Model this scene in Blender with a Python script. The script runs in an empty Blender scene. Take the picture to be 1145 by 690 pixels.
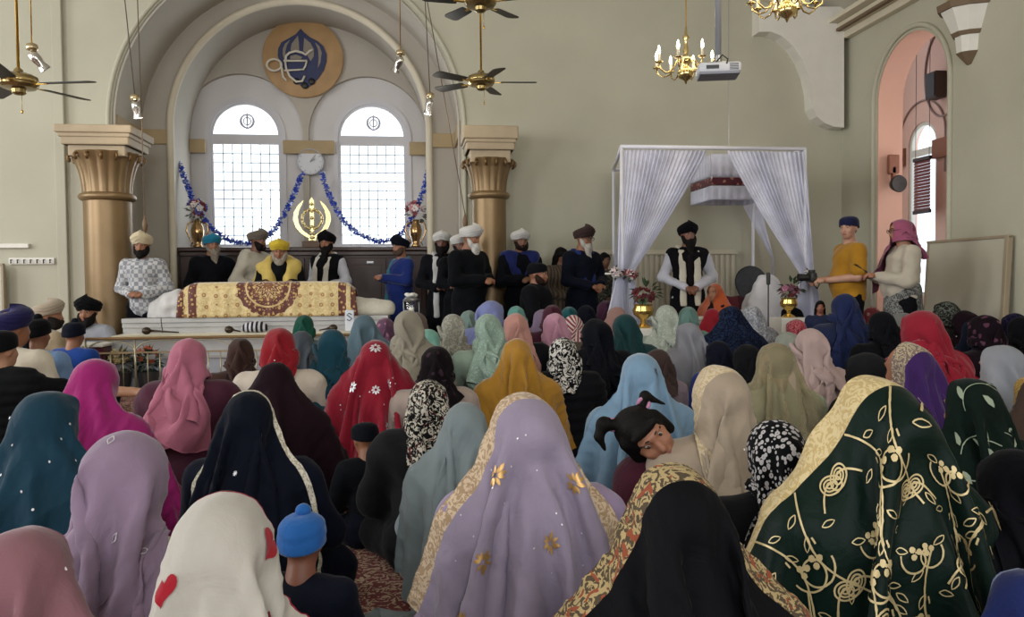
import bpy, bmesh, math, random
import numpy as np
from mathutils import Vector, Matrix
from mathutils.geometry import tessellate_polygon
from math import sin, cos, pi, radians as R

# ------------------------------------------------------------------ camera, world, light, exposure
FPX, W_, H_ = 900.0, 1145.0, 690.0
CAM = np.array([0.0, 0.0, 1.15])
YAW, PITCH, ROLL = math.atan(112.5 / FPX), math.atan(30.0 / FPX), R(0.5)
_f = np.array([sin(YAW) * cos(PITCH), cos(YAW) * cos(PITCH), -sin(PITCH)])
_r = np.array([cos(YAW), -sin(YAW), 0.0])
_u = np.cross(_r, _f)
_r2 = _r * cos(ROLL) - _u * sin(ROLL)
_u2 = _r * sin(ROLL) + _u * cos(ROLL)
scn = bpy.context.scene
C = bpy.data.collections.new('hall'); scn.collection.children.link(C)
cd = bpy.data.cameras.new('camera'); cam = bpy.data.objects.new('camera', cd); C.objects.link(cam)
cd.sensor_width = 36.0; cd.lens = 36.0 * FPX / W_; cd.clip_start = 0.05; cd.clip_end = 200
cam.matrix_world = Matrix(((_r2[0], _u2[0], -_f[0], CAM[0]), (_r2[1], _u2[1], -_f[1], CAM[1]), (_r2[2], _u2[2], -_f[2], CAM[2]), (0, 0, 0, 1)))
scn.camera = cam
vs = scn.view_settings
vs.view_transform = 'Standard'; vs.look = 'None'; vs.gamma = 1.0; vs.use_curve_mapping = False
vs.exposure = -0.03
wd = bpy.data.worlds.new('daylight'); scn.world = wd; wd.use_nodes = True
bg = wd.node_tree.nodes['Background']; bg.inputs[0].default_value = (0.86, 0.93, 1.0, 1); bg.inputs[1].default_value = 2.2

def area_light(name, loc, rot, sx, sy, power, col=(1, 1, 1)):
    l = bpy.data.lights.new(name, 'AREA'); l.shape = 'RECTANGLE'; l.size = sx; l.size_y = sy; l.energy = power; l.color = col
    o = bpy.data.objects.new(name, l); C.objects.link(o); o.location = loc; o.rotation_euler = rot
    return o
# added area lamps standing in for daylight from unseen left and rear windows
for y, pw in ((1.0, 250), (4.6, 230), (8.2, 120)):
    area_light('window_daylight', (-8.3, y, 3.0), (0, R(-90), 0), 3.2, 1.5, pw, (0.97, 0.98, 1.0))
for x in (-4.5, 0.0, 4.0):
    area_light('window_daylight', (x, -4.3, 3.3), (R(90), 0, R(0)), 2.0, 3.0, 165, (0.97, 0.98, 1.0))
# daylight in the side chapel behind the right arch
area_light('chapel_daylight', (7.0, 9.0, 2.6), (0, R(90), 0), 2.6, 0.9, 17, (1.0, 0.95, 0.93))
# daylight through the two altar windows
for x in (-2.44, -0.56):
    area_light('altar_window_daylight', (x, 12.75, 2.7), (R(-90), 0, 0), 0.9, 1.9, 22, (0.93, 0.97, 1.0))

def P(px, py, Y):
    d = _f * FPX + _r2 * (px - W_ / 2) - _u2 * (py - H_ / 2)
    return CAM + d * (Y / d[1])
def V(px, py, Y):
    return Vector(P(px, py, Y))
def pxm(px, Y):
    """pixels per metre at that column and depth"""
    p = P(px, 315, Y) - CAM
    return FPX / float(p @ _f)

# ------------------------------------------------------------------ materials
def lin(c):
    if isinstance(c, str):
        c = tuple(int(c[i:i + 2], 16) / 255 for i in (0, 2, 4))
    return tuple((x / 12.92 if x <= 0.04045 else ((x + 0.055) / 1.055) ** 2.4) for x in c) + (1,)
_mats = {}
def new_mat(name):
    m = bpy.data.materials.new(name); m.use_nodes = True
    return m, m.node_tree, m.node_tree.nodes['Principled BSDF']
def nd(nt, t, **kw):
    n = nt.nodes.new(t)
    for k, v in kw.items():
        if k.startswith('i_'):
            n.inputs[k[2:].replace('_', ' ')].default_value = v
        else: setattr(n, k, v)
    return n
def lk(nt, a, b): nt.links.new(a, b)
def mixc(nt, fac, a, b):
    n = nt.nodes.new('ShaderNodeMix'); n.data_type = 'RGBA'
    for sock, v in ((n.inputs[0], fac), (n.inputs[6], a), (n.inputs[7], b)):
        if isinstance(v, (int, float, tuple)): sock.default_value = v
        else: nt.links.new(v, sock)
    return n.outputs[2]
def mth(nt, op, a, b=0.0, c=0.0):
    n = nt.nodes.new('ShaderNodeMath'); n.operation = op
    for s, v in zip(n.inputs, (a, b, c)):
        if isinstance(v, (int, float)): s.default_value = v
        else: nt.links.new(v, s)
    return n.outputs[0]
def ramp(nt, fac, stops):
    n = nt.nodes.new('ShaderNodeValToRGB'); e = n.color_ramp.elements
    while len(e) < len(stops): e.new(0.5)
    for k, (p, c) in enumerate(stops):
        e[k].position = p; e[k].color = c
    nt.links.new(fac, n.inputs[0]); return n.outputs[0]
def bump(nt, bs, h, strength=0.3, dist=0.01):
    b = nd(nt, 'ShaderNodeBump'); b.inputs['Strength'].default_value = strength; b.inputs['Distance'].default_value = dist
    nt.links.new(h, b.inputs['Height']); nt.links.new(b.outputs[0], bs.inputs['Normal'])
def plain(name, col, rough=0.6, metal=0.0, var=0.0, vscale=6.0, bmp=0.0, bscale=40.0, spec=None, emit=None, es=1.0):
    key = (name, str(col), rough, metal, var, bmp, es)
    if key in _mats: return _mats[key]
    m, nt, bs = new_mat(name)
    c = lin(col); bs.inputs['Base Color'].default_value = c
    bs.inputs['Roughness'].default_value = rough; bs.inputs['Metallic'].default_value = metal
    if spec is not None: bs.inputs['Specular IOR Level'].default_value = spec
    tc = nd(nt, 'ShaderNodeTexCoord')
    if var > 0:
        n = nd(nt, 'ShaderNodeTexNoise'); n.inputs['Scale'].default_value = vscale; n.inputs['Detail'].default_value = 4
        lk(nt, tc.outputs['Object'], n.inputs['Vector'])
        d = tuple(max(0, x * (1 - var)) for x in c[:3]) + (1,); l = tuple(min(1, x * (1 + var)) for x in c[:3]) + (1,)
        lk(nt, ramp(nt, n.outputs[0], [(0.3, d), (0.7, l)]), bs.inputs['Base Color'])
    if bmp > 0:
        n = nd(nt, 'ShaderNodeTexNoise'); n.inputs['Scale'].default_value = bscale; n.inputs['Detail'].default_value = 3
        lk(nt, tc.outputs['Object'], n.inputs['Vector'])
        bump(nt, bs, n.outputs[0], bmp, 0.005)
    if emit is not None:
        bs.inputs['Emission Color'].default_value = lin(emit); bs.inputs['Emission Strength'].default_value = es
    _mats[key] = m
    return m
WHITE = (0.8, 0.8, 0.78, 1)
def fabric(col, pattern=None, col2='e8e4da', border=None, bw=0.07, sheer=0.0, sparkle=0.0, rough=0.85, scale=1.0, uv=True, sheen=0.25, col3=None):
    """woven cloth; uv in metres, v = 0 along the front hem"""
    key = ('fab', str(col), pattern, str(col2), str(border), bw, sheer, sparkle, rough, scale, uv, str(col3))
    if key in _mats: return _mats[key]
    m, nt, bs = new_mat('fabric_' + str(col))
    tc = nd(nt, 'ShaderNodeTexCoord'); co = tc.outputs['UV'] if uv else tc.outputs['Object']
    c = lin(col)
    if uv: c = tuple(x * .86 for x in c[:3]) + (1,)
    if max(c[:3]) < .035: c = tuple(x * .5 for x in c[:3]) + (1,); sheen *= .15
    elif max(c[:3]) < .10: sheen *= .5
    n1 = nd(nt, 'ShaderNodeTexNoise'); n1.inputs['Scale'].default_value = 5; n1.inputs['Detail'].default_value = 5
    lk(nt, co, n1.inputs['Vector'])
    base = ramp(nt, n1.outputs[0], [(0.3, tuple(x * 0.86 for x in c[:3]) + (1,)), (0.7, tuple(min(1, x * 1.1) for x in c[:3]) + (1,))])
    c2 = lin(col2)
    if pattern == 'dots':
        v = nd(nt, 'ShaderNodeTexVoronoi'); v.inputs['Scale'].default_value = 62 * scale; v.inputs['Randomness'].default_value = 0.75
        lk(nt, co, v.inputs['Vector'])
        base = mixc(nt, mth(nt, 'LESS_THAN', v.outputs['Distance'], 0.46), base, c2)
        v2 = nd(nt, 'ShaderNodeTexVoronoi'); v2.inputs['Scale'].default_value = 62 * scale; v2.inputs['Randomness'].default_value = 0.75
        lk(nt, co, v2.inputs['Vector'])
        base = mixc(nt, mth(nt, 'LESS_THAN', v2.outputs['Distance'], 0.10), base, c)
    elif pattern == 'splash':
        n = nd(nt, 'ShaderNodeTexNoise'); n.inputs['Scale'].default_value = 26 * scale; n.inputs['Detail'].default_value = 4; n.inputs['Distortion'].default_value = 2.5
        lk(nt, co, n.inputs['Vector'])
        base = mixc(nt, mth(nt, 'GREATER_THAN', n.outputs[0], 0.52), base, c2)
        if col3:
            n = nd(nt, 'ShaderNodeTexNoise'); n.inputs['Scale'].default_value = 20 * scale; n.inputs['Distortion'].default_value = 2
            lk(nt, co, n.inputs['Vector'])
            base = mixc(nt, mth(nt, 'GREATER_THAN', n.outputs[0], 0.64), base, lin(col3))
    elif pattern == 'floral':
        v = nd(nt, 'ShaderNodeTexVoronoi'); v.inputs['Scale'].default_value = 16 * scale
        nn = nd(nt, 'ShaderNodeTexNoise'); nn.inputs['Scale'].default_value = 20 * scale
        lk(nt, co, nn.inputs['Vector'])
        mx = nd(nt, 'ShaderNodeVectorMath', operation='MULTIPLY_ADD'); lk(nt, nn.outputs['Color'], mx.inputs[0]); mx.inputs[1].default_value = (.04, .04, .04); lk(nt, co, mx.inputs[2])
        lk(nt, mx.outputs[0], v.inputs['Vector'])
        base = mixc(nt, mth(nt, 'LESS_THAN', v.outputs['Distance'], 0.30), base, c2)
        if col3: base = mixc(nt, mth(nt, 'LESS_THAN', v.outputs['Distance'], 0.13), base, lin(col3))
    elif pattern == 'stripes':
        w = nd(nt, 'ShaderNodeTexWave'); w.inputs['Scale'].default_value = 9 * scale; w.inputs['Distortion'].default_value = 1.0
        lk(nt, co, w.inputs['Vector'])
        base = mixc(nt, mth(nt, 'GREATER_THAN', w.outputs['Fac'], 0.5), base, c2)
    elif pattern == 'check':
        k = nd(nt, 'ShaderNodeTexChecker'); k.inputs['Scale'].default_value = 16 * scale; lk(nt, co, k.inputs['Vector'])
        base = mixc(nt, k.outputs['Fac'], base, c2)
    elif pattern == 'emboss':
        n = nd(nt, 'ShaderNodeTexNoise'); n.inputs['Scale'].default_value = 34 * scale; n.inputs['Distortion'].default_value = 3
        lk(nt, co, n.inputs['Vector'])
        base = mixc(nt, mth(nt, 'GREATER_THAN', n.outputs[0], 0.57), base, c2)
    met = None
    if sparkle > 0:
        v = nd(nt, 'ShaderNodeTexVoronoi'); v.inputs['Scale'].default_value = 16; lk(nt, co, v.inputs['Vector'])
        met = mth(nt, 'LESS_THAN', v.outputs['Distance'], 0.05 + 0.05 * sparkle)
        base = mixc(nt, met, base, lin('f4f2ee'))
    if border is not None:
        sp = nd(nt, 'ShaderNodeSeparateXYZ'); lk(nt, tc.outputs['UV'], sp.inputs[0])
        msk = mth(nt, 'LESS_THAN', sp.outputs['Y'], bw)
        n = nd(nt, 'ShaderNodeTexVoronoi'); n.inputs['Scale'].default_value = 90; lk(nt, co, n.inputs['Vector'])
        cb = lin(border[0]); cb2 = lin(border[1])
        n3 = nd(nt, 'ShaderNodeTexNoise'); n3.inputs['Scale'].default_value = 38; n3.inputs['Distortion'].default_value = 3; lk(nt, co, n3.inputs['Vector'])
        bcol = mixc(nt, mth(nt, 'GREATER_THAN', n3.outputs[0], 0.5), cb, cb2)
        if len(border) > 2:
            n4 = nd(nt, 'ShaderNodeTexNoise'); n4.inputs['Scale'].default_value = 22; n4.inputs['Distortion'].default_value = 2; lk(nt, co, n4.inputs['Vector'])
            bcol = mixc(nt, mth(nt, 'GREATER_THAN', n4.outputs[0], 0.60), bcol, lin(border[2]))
        base = mixc(nt, msk, base, bcol)
    lk(nt, base, bs.inputs['Base Color'])
    bs.inputs['Roughness'].default_value = rough
    bs.inputs['Specular IOR Level'].default_value = 0.25 if max(c[:3]) > .03 else .12
    bs.inputs['Sheen Weight'].default_value = sheen
    bs.inputs['Sheen Roughness'].default_value = 0.4
    wv = nd(nt, 'ShaderNodeTexNoise'); wv.inputs['Scale'].default_value = 300 if uv else 220; wv.inputs['Detail'].default_value = 2
    wf = nd(nt, 'ShaderNodeTexNoise'); wf.inputs['Scale'].default_value = 14; wf.inputs['Detail'].default_value = 3; wf.inputs['Distortion'].default_value = 1.5
    lk(nt, co, wv.inputs['Vector']); lk(nt, co, wf.inputs['Vector'])
    hgt = mth(nt, 'ADD', mth(nt, 'MULTIPLY', wv.outputs[0], 0.12), wf.outputs[0])
    bump(nt, bs, hgt, 0.35, 0.012)
    out = nt.nodes['Material Output']
    sh = bs.outputs[0]
    tl = nd(nt, 'ShaderNodeBsdfTranslucent'); lk(nt, base, tl.inputs['Color'])
    mx = nd(nt, 'ShaderNodeMixShader'); mx.inputs[0].default_value = 0.12 if sheer == 0 else 0.3
    lk(nt, sh, mx.inputs[1]); lk(nt, tl.outputs[0], mx.inputs[2]); sh = mx.outputs[0]
    if sheer > 0:
        tr = nd(nt, 'ShaderNodeBsdfTransparent')
        mx = nd(nt, 'ShaderNodeMixShader'); mx.inputs[0].default_value = sheer
        lk(nt, sh, mx.inputs[1]); lk(nt, tr.outputs[0], mx.inputs[2]); sh = mx.outputs[0]
    lk(nt, sh, out.inputs[0])
    _mats[key] = m
    return m
def skin(col='8a5c42'):
    key = ('skin', col)
    if key in _mats: return _mats[key]
    m = plain('skin_' + col, col, 0.55, var=0.08, vscale=14, bmp=0.1, bscale=60)
    b = m.node_tree.nodes['Principled BSDF']; b.inputs['Subsurface Weight'].default_value = 0.08; b.inputs['Subsurface Radius'].default_value = (0.02, 0.008, 0.005)
    _mats[key] = m
    return m

# ------------------------------------------------------------------ mesh helpers
def tag(o, label=None, cat=None, group=None, kind=None):
    if label: o['label'] = label
    if cat: o['category'] = cat
    if group: o['group'] = group
    if kind: o['kind'] = kind
    return o
def link(o, parent=None):
    C.objects.link(o)
    if parent is not None: o.parent = parent
    return o
def mesh_np(name, verts, faces, uvs=None, smooth=True):
    me = bpy.data.meshes.new(name)
    verts = np.asarray(verts, np.float32); faces = np.asarray(faces, np.int32)
    n = faces.shape[1]
    me.vertices.add(len(verts)); me.vertices.foreach_set('co', verts.ravel())
    me.loops.add(faces.size); me.loops.foreach_set('vertex_index', faces.ravel())
    me.polygons.add(len(faces)); me.polygons.foreach_set('loop_start', np.arange(0, faces.size, n, dtype=np.int32))
    me.update(calc_edges=True)
    if smooth: me.shade_smooth()
    if uvs is not None:
        uv = me.uv_layers.new(name='UVMap'); uv.data.foreach_set('uv', np.asarray(uvs, np.float32)[faces.ravel()].ravel())
    return me
def empty(name, loc=(0, 0, 0), rz=0.0):
    o = bpy.data.objects.new(name, None); o.empty_display_size = 0.1; C.objects.link(o); o.location = loc; o.rotation_euler = (0, 0, rz)
    return o
class MB:
    def __init__(s): s.v = []; s.f = []
    def add(s, vs, fs):
        b = len(s.v); s.v += [tuple(v) for v in vs]; s.f += [tuple(b + i for i in f) for f in fs]; return s
    def box(s, c, d, rz=0.0, bev=0.0, M=None):
        x, y, z = (q / 2 for q in d)
        if bev > 0:
            bm = bmesh.new(); bmesh.ops.create_cube(bm, size=1); bmesh.ops.scale(bm, vec=d, verts=bm.verts)
            bmesh.ops.bevel(bm, geom=bm.edges[:], offset=min(bev, min(d) * .45), segments=2, affect='EDGES', profile=.5)
            bm.verts.index_update(); vs_ = [v.co.copy() for v in bm.verts]; fs_ = [[v.index for v in f.verts] for f in bm.faces]; bm.free()
        else:
            vs_ = [Vector(p) for p in ((-x, -y, -z), (x, -y, -z), (x, y, -z), (-x, y, -z), (-x, -y, z), (x, -y, z), (x, y, z), (-x, y, z))]
            fs_ = [(0, 3, 2, 1), (4, 5, 6, 7), (0, 1, 5, 4), (1, 2, 6, 5), (2, 3, 7, 6), (3, 0, 4, 7)]
        m = M if M is not None else Matrix.Translation(c) @ Matrix.Rotation(rz, 4, 'Z')
        return s.add([m @ v for v in vs_], fs_)
    def tube(s, pts, r, n=8, closed=False, caps=True):
        pts = [Vector(p) for p in pts]; rs = r if isinstance(r, (list, tuple)) else [r] * len(pts)
        b = len(s.v); k = len(pts); up = None
        for i, p in enumerate(pts):
            t = (pts[(i + 1) % k] - pts[i - 1]) if closed else (pts[min(i + 1, k - 1)] - pts[max(i - 1, 0)])
            t = t.normalized() if t.length > 1e-9 else Vector((0, 0, 1))
            if up is None: up = Vector((0, 0, 1)) if abs(t.z) < .9 else Vector((1, 0, 0))
            a = t.cross(up).normalized(); bb = a.cross(t).normalized(); up = bb
            for j in range(n):
                w = 2 * pi * j / n; s.v.append(tuple(p + (a * cos(w) + bb * sin(w)) * rs[i]))
        for i in range(k if closed else k - 1):
            for j in range(n):
                j2 = (j + 1) % n; i2 = (i + 1) % k
                s.f.append((b + i * n + j, b + i * n + j2, b + i2 * n + j2, b + i2 * n + j))
        if caps and not closed:
            s.f.append(tuple(b + j for j in range(n))[::-1]); s.f.append(tuple(b + (k - 1) * n + j for j in range(n)))
        return s
    def lathe(s, prof, n=32, c=(0, 0, 0), M=None, mod=None):
        b = len(s.v); M = M or Matrix.Translation(c)
        for i, (r, z) in enumerate(prof):
            for j in range(n):
                w = 2 * pi * j / n; rr = r * (mod(w, i) if mod else 1)
                s.v.append(tuple(M @ Vector((rr * cos(w), rr * sin(w), z))))
        for i in range(len(prof) - 1):
            for j in range(n):
                j2 = (j + 1) % n
                s.f.append((b + i * n + j, b + i * n + j2, b + (i + 1) * n + j2, b + (i + 1) * n + j))
        s.f.append(tuple(b + j for j in range(n))[::-1]); s.f.append(tuple(b + (len(prof) - 1) * n + j for j in range(n)))
        return s
    def plate(s, outer, holes, y0, y1, M=None):
        """outline in (x,z), extruded between y0 and y1"""
        loops = [outer] + list(holes); M = M or Matrix()
        flat = [p for l in loops for p in l]
        tris = tessellate_polygon([[Vector((p[0], p[1], 0)) for p in l] for l in loops])
        b = len(s.v); n = len(flat)
        s.v += [tuple(M @ Vector((p[0], y0, p[1]))) for p in flat] + [tuple(M @ Vector((p[0], y1, p[1]))) for p in flat]
        for t in tris:
            s.f.append(tuple(b + i for i in t)); s.f.append(tuple(b + n + i for i in t)[::-1])
        o = 0
        for l in loops:
            for i in range(len(l)):
                a, c2 = o + i, o + (i + 1) % len(l)
                s.f.append((b + a, b + c2, b + n + c2, b + n + a))
            o += len(l)
        return s
    def ell(s, c, r, n=12, m=8, M=None):
        prof = [(max(1e-4, sin(pi * i / m)), -cos(pi * i / m)) for i in range(m + 1)]
        MM = (M or Matrix.Translation(c)) @ Matrix.Diagonal((r[0], r[1], r[2], 1))
        return s.lathe(prof, n, M=MM)
    def build(s, name, mat, parent=None, smooth=False, angle=None):
        me = bpy.data.meshes.new(name); me.from_pydata(s.v, [], s.f)
        bm = bmesh.new(); bm.from_mesh(me); bmesh.ops.recalc_face_normals(bm, faces=bm.faces[:]); bm.to_mesh(me); bm.free()
        if smooth:
            me.shade_smooth()
            if angle: 
                try: me.set_sharp_from_angle(angle=R(angle))
                except Exception: pass
        if mat is not None: me.materials.append(mat)
        o = bpy.data.objects.new(name, me)
        return link(o, parent)
def arc(cx, cz, r, a0, a1, n=24, rz=None):
    return [(cx + r * cos(a0 + (a1 - a0) * i / n), cz + (rz or r) * sin(a0 + (a1 - a0) * i / n)) for i in range(n + 1)]
def arch_loop(x0, x1, z0, zs, n=28, rz=None):
    """opening: jambs from z0 to the springing zs, round head"""
    return [(x0, z0), (x1, z0)] + arc((x0 + x1) / 2, zs, (x1 - x0) / 2, 0, pi, n, rz)
# ------------------------------------------------------------------ figures: blended limbs to one skin, cloth that drapes over them
def cap(a, b, ra, rb): return ('c', np.array(a, float), np.array(b, float), ra, rb)
def elp(c, r, rot=None): return ('e', np.array(c, float), np.array(r, float), rot)
def sub(c, r): return ('s', np.array(c, float), np.array(r, float), None)
def prim_dist(p, q):
    if p[0] == 'c':
        a, b, ra, rb = p[1:]; ab = b - a; t = np.clip(((q - a) @ ab) / max(ab @ ab, 1e-9), 0, 1)
        return np.linalg.norm(q - a - t[..., None] * ab, axis=-1) - (ra + (rb - ra) * t)
    c, r, rot = p[1:]
    d = q - c
    if rot is not None: d = d @ rot
    k0 = np.linalg.norm(d / r, axis=-1); k1 = np.linalg.norm(d / (r * r), axis=-1)
    return k0 * (k0 - 1) / np.maximum(k1, 1e-6)
def prim_box(p):
    if p[0] == 'c':
        a, b, ra, rb = p[1:]; m = max(ra, rb); return np.minimum(a, b) - m, np.maximum(a, b) + m
    m = p[2].max() if p[3] is not None else p[2]
    return p[1] - m, p[1] + m
def sdf_mesh(prims, vox=0.012, k=0.025, grow=0.0, disp=None, clip=None):
    pos = [p for p in prims if p[0] != 's']
    lo = np.min([prim_box(p)[0] for p in pos], 0) - grow - 4 * vox; hi = np.max([prim_box(p)[1] for p in pos], 0) + grow + 4 * vox
    n = np.ceil((hi - lo) / vox).astype(int) + 1
    ax = [lo[i] + vox * np.arange(n[i]) for i in range(3)]
    D = np.full(n, 1.0, np.float32)
    for p in pos + [p for p in prims if p[0] == 's']:
        a, b = prim_box(p); mg = grow + k + 4 * vox
        i0 = np.maximum(((a - mg - lo) / vox).astype(int), 0); i1 = np.minimum(((b + mg - lo) / vox).astype(int) + 2, n)
        sl = tuple(slice(i0[i], i1[i]) for i in range(3))
        g = np.stack(np.meshgrid(ax[0][sl[0]], ax[1][sl[1]], ax[2][sl[2]], indexing='ij'), -1)
        d = prim_dist(p, g).astype(np.float32); cur = D[sl]
        if p[0] == 's':
            d = -d; h = np.clip(0.5 - 0.5 * (cur - d) / 0.012, 0, 1); D[sl] = cur * (1 - h) + d * h + 0.012 * h * (1 - h)
        else:
            h = np.clip(0.5 + 0.5 * (d - cur) / k, 0, 1); D[sl] = d * (1 - h) + cur * h - k * h * (1 - h)
    D -= grow
    if disp is not None or clip is not None:
        g = np.stack(np.meshgrid(*ax, indexing='ij'), -1)
        if disp is not None: D += disp(g[..., 0], g[..., 1], g[..., 2]).astype(np.float32)
        if clip is not None: D = np.maximum(D, clip(g[..., 0], g[..., 1], g[..., 2]).astype(np.float32))
    S = D < 0
    acc = np.zeros(tuple(n - 1) + (3,), np.float32); cnt = np.zeros(tuple(n - 1), np.float32)
    sh = [slice(0, -1), slice(1, None)]
    for axi in range(3):
        o = [i for i in range(3) if i != axi]
        for a in (0, 1):
            for b in (0, 1):
                s0 = [None] * 3; s0[axi] = sh[0]; s0[o[0]] = sh[a]; s0[o[1]] = sh[b]
                s1 = list(s0); s1[axi] = sh[1]; s0, s1 = tuple(s0), tuple(s1)
                d0, d1 = D[s0], D[s1]; x = S[s0] != S[s1]
                t = np.where(x, d0 / np.where(x, d0 - d1, 1), 0)
                cnt += x; acc[..., axi] += np.where(x, t, 0); acc[..., o[0]] += a * x; acc[..., o[1]] += b * x
    act = cnt > 0; idx = -np.ones(act.shape, np.int64); idx[act] = np.arange(act.sum())
    cell = np.argwhere(act); vt = (cell + acc[act] / cnt[act][:, None]) * vox + lo
    F = []
    for axi in range(3):
        o = [i for i in range(3) if i != axi]
        s0 = [slice(1, -1)] * 3; s0[axi] = slice(0, -1); s1 = [slice(1, -1)] * 3; s1[axi] = slice(1, None)
        x = S[tuple(s0)] != S[tuple(s1)]; e = np.argwhere(x)
        if not len(e): continue
        e[:, o[0]] += 1; e[:, o[1]] += 1
        def ce(a, b):
            c = e.copy(); c[:, o[0]] -= a; c[:, o[1]] -= b; return idx[c[:, 0], c[:, 1], c[:, 2]]
        q = np.stack([ce(1, 1), ce(0, 1), ce(0, 0), ce(1, 0)], 1)
        flip = S[tuple(e.T)] if axi != 1 else ~S[tuple(e.T)]
        q[~flip] = q[~flip][:, ::-1]
        F.append(q)
    return vt, np.concatenate(F)
def rotm(rx=0, ry=0, rz=0):
    return np.array((Matrix.Rotation(rz, 3, 'Z') @ Matrix.Rotation(ry, 3, 'Y') @ Matrix.Rotation(rx, 3, 'X')))
def xf(prims, Rm, o, t=(0, 0, 0)):
    o = np.array(o, float); t = np.array(t, float); out = []
    for p in prims:
        if p[0] == 'c': out.append(('c', Rm @ (p[1] - o) + o + t, Rm @ (p[2] - o) + o + t, p[3], p[4]))
        else: out.append((p[0], Rm @ (p[1] - o) + o + t, p[2], Rm if p[3] is None else Rm @ p[3]))
    return out
def head_prims(c, ears=True, s=1.0):
    """c = centre of the cranium; face looks along +y"""
    x, y, z = c
    L = [elp((x, y - .008, z + .012), (.076, .094, .088)), elp((x, y + .030, z - .045), (.058, .062, .072)),
         elp((x, y + .055, z - .085), (.036, .030, .026)), cap((x, y + .088, z + .005), (x, y + .104, z - .036), .008, .0125),
         elp((x, y + .082, z + .022), (.045, .014, .010)),
         elp((x - .035, y + .066, z - .035), (.020, .020, .016)), elp((x + .035, y + .066, z - .035), (.020, .020, .016)),
         elp((x, y + .088, z - .068), (.022, .010, .009)),
         cap((x, y - .012, z - .06), (x, y - .03, z - .15), .05, .056)]
    if ears:
        for q in (-1, 1): L.append(elp((x + q * .074, y - .008, z - .012), (.009, .017, .028)))
    L += [sub((x - .031, y + .100, z + .003), (.015, .014, .009)), sub((x + .031, y + .100, z + .003), (.015, .014, .009))]
    return L
def hand_prims(w, d, side, curl=0.5, up=(0, 0, 1)):
    """wrist w, pointing along d; fingers bend towards the palm"""
    d = np.array(d, float); d /= np.linalg.norm(d); up = np.array(up, float)
    a = np.cross(d, up); a /= np.linalg.norm(a); pn = np.cross(a, d)
    w = np.array(w, float); L = [cap(w, w + d * .05, .024, .027)]
    p = w + d * .055
    L += [cap(p - a * .024, p + a * .024, .019, .019), cap(w + d * .085 - a * .026, w + d * .085 + a * .026, .014, .014)]
    for i, (o, ln) in enumerate(((-.031, .06), (-.0105, .072), (.0105, .068), (.031, .052))):
        k0 = w + d * .088 + a * o; d1 = d * cos(curl) - pn * sin(curl); k1 = k0 + d1 * ln * .55
        d2 = d * cos(curl * 2.1) - pn * sin(curl * 2.1); k2 = k1 + d2 * ln * .5
        L += [cap(k0, k1, .0095, .009), cap(k1, k2, .009, .0078)]
    t0 = w + d * .025 - a * side * .026; t1 = t0 + (d * .6 - a * side * .7 - pn * .3) * .045
    L += [cap(t0, t1, .013, .011), cap(t1, t1 + (d * .9 - pn * .4) * .032, .0105, .009)]
    return L
def seated(lean=0.0, wide=1.0, tall=1.0, turn=0.0, nod=0.0, tilt=0.0, arm_l=None, arm_r=None):
    """cross-legged on the floor, back to -y; returns body / top / bottom primitives and the head centre"""
    w = wide; zs = .565 * tall
    tor = [elp((0, 0, .14), (.175 * w, .14, .13)), cap((0, .0, .16), (0, lean * .5 + .0, .34 * tall), .135 * w, .125 * w),
           cap((0, lean * .5, .34 * tall), (0, lean, .47 * tall), .125 * w, .13 * w),
           cap((-.10 * w, lean, .50 * tall), (.10 * w, lean, .50 * tall), .095, .095), cap((-.165 * w, lean, zs - .035), (.165 * w, lean, zs - .035), .058, .058),
           cap((0, lean, zs - .01), (0, lean + .005, zs + .05), .06, .055)]
    arms, hands = [], []
    for q in (-1, 1):
        s_ = (q * .185 * w, lean, zs - .04); e = (q * .255 * w, lean * .6 + .07, .30 * tall); h = (q * .08, .27, .235); hd_ = (-q * .6, .6, -.25)
        A = arm_l if q < 0 else arm_r
        if A: e, h, hd_ = A
        arms += [cap(s_, e, .052, .042), cap(e, h, .042, .029)]
        hands += hand_prims(h, hd_, -q, .6)
    legs, feet = [], []
    for q in (-1, 1):
        legs += [cap((q * .09 * w, .0, .105), (q * .235 * w, .23, .115), .09, .066), cap((q * .235 * w, .23, .105), (-q * .09, .27 + .05 * (q > 0), .07), .062, .042)]
        feet += [cap((-q * .09, .27 + .05 * (q > 0), .05), (-q * .19, .24 + .05 * (q > 0), .042), .038, .03)]
    hc = (0, lean + .012, zs + .175)
    hd = xf(head_prims(hc), rotm(nod, tilt, turn), (0, lean, zs + .06))
    hc = rotm(nod, tilt, turn) @ (np.array(hc) - np.array((0, lean, zs + .06))) + np.array((0, lean, zs + .06))
    return dict(head=hd, torso=tor, arms=arms, hands=hands, legs=legs, feet=feet, hc=hc, turn=turn, nod=nod, tilt=tilt, pivot=(0, lean, zs + .06), hc0=(0, lean + .012, zs + .175))
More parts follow.
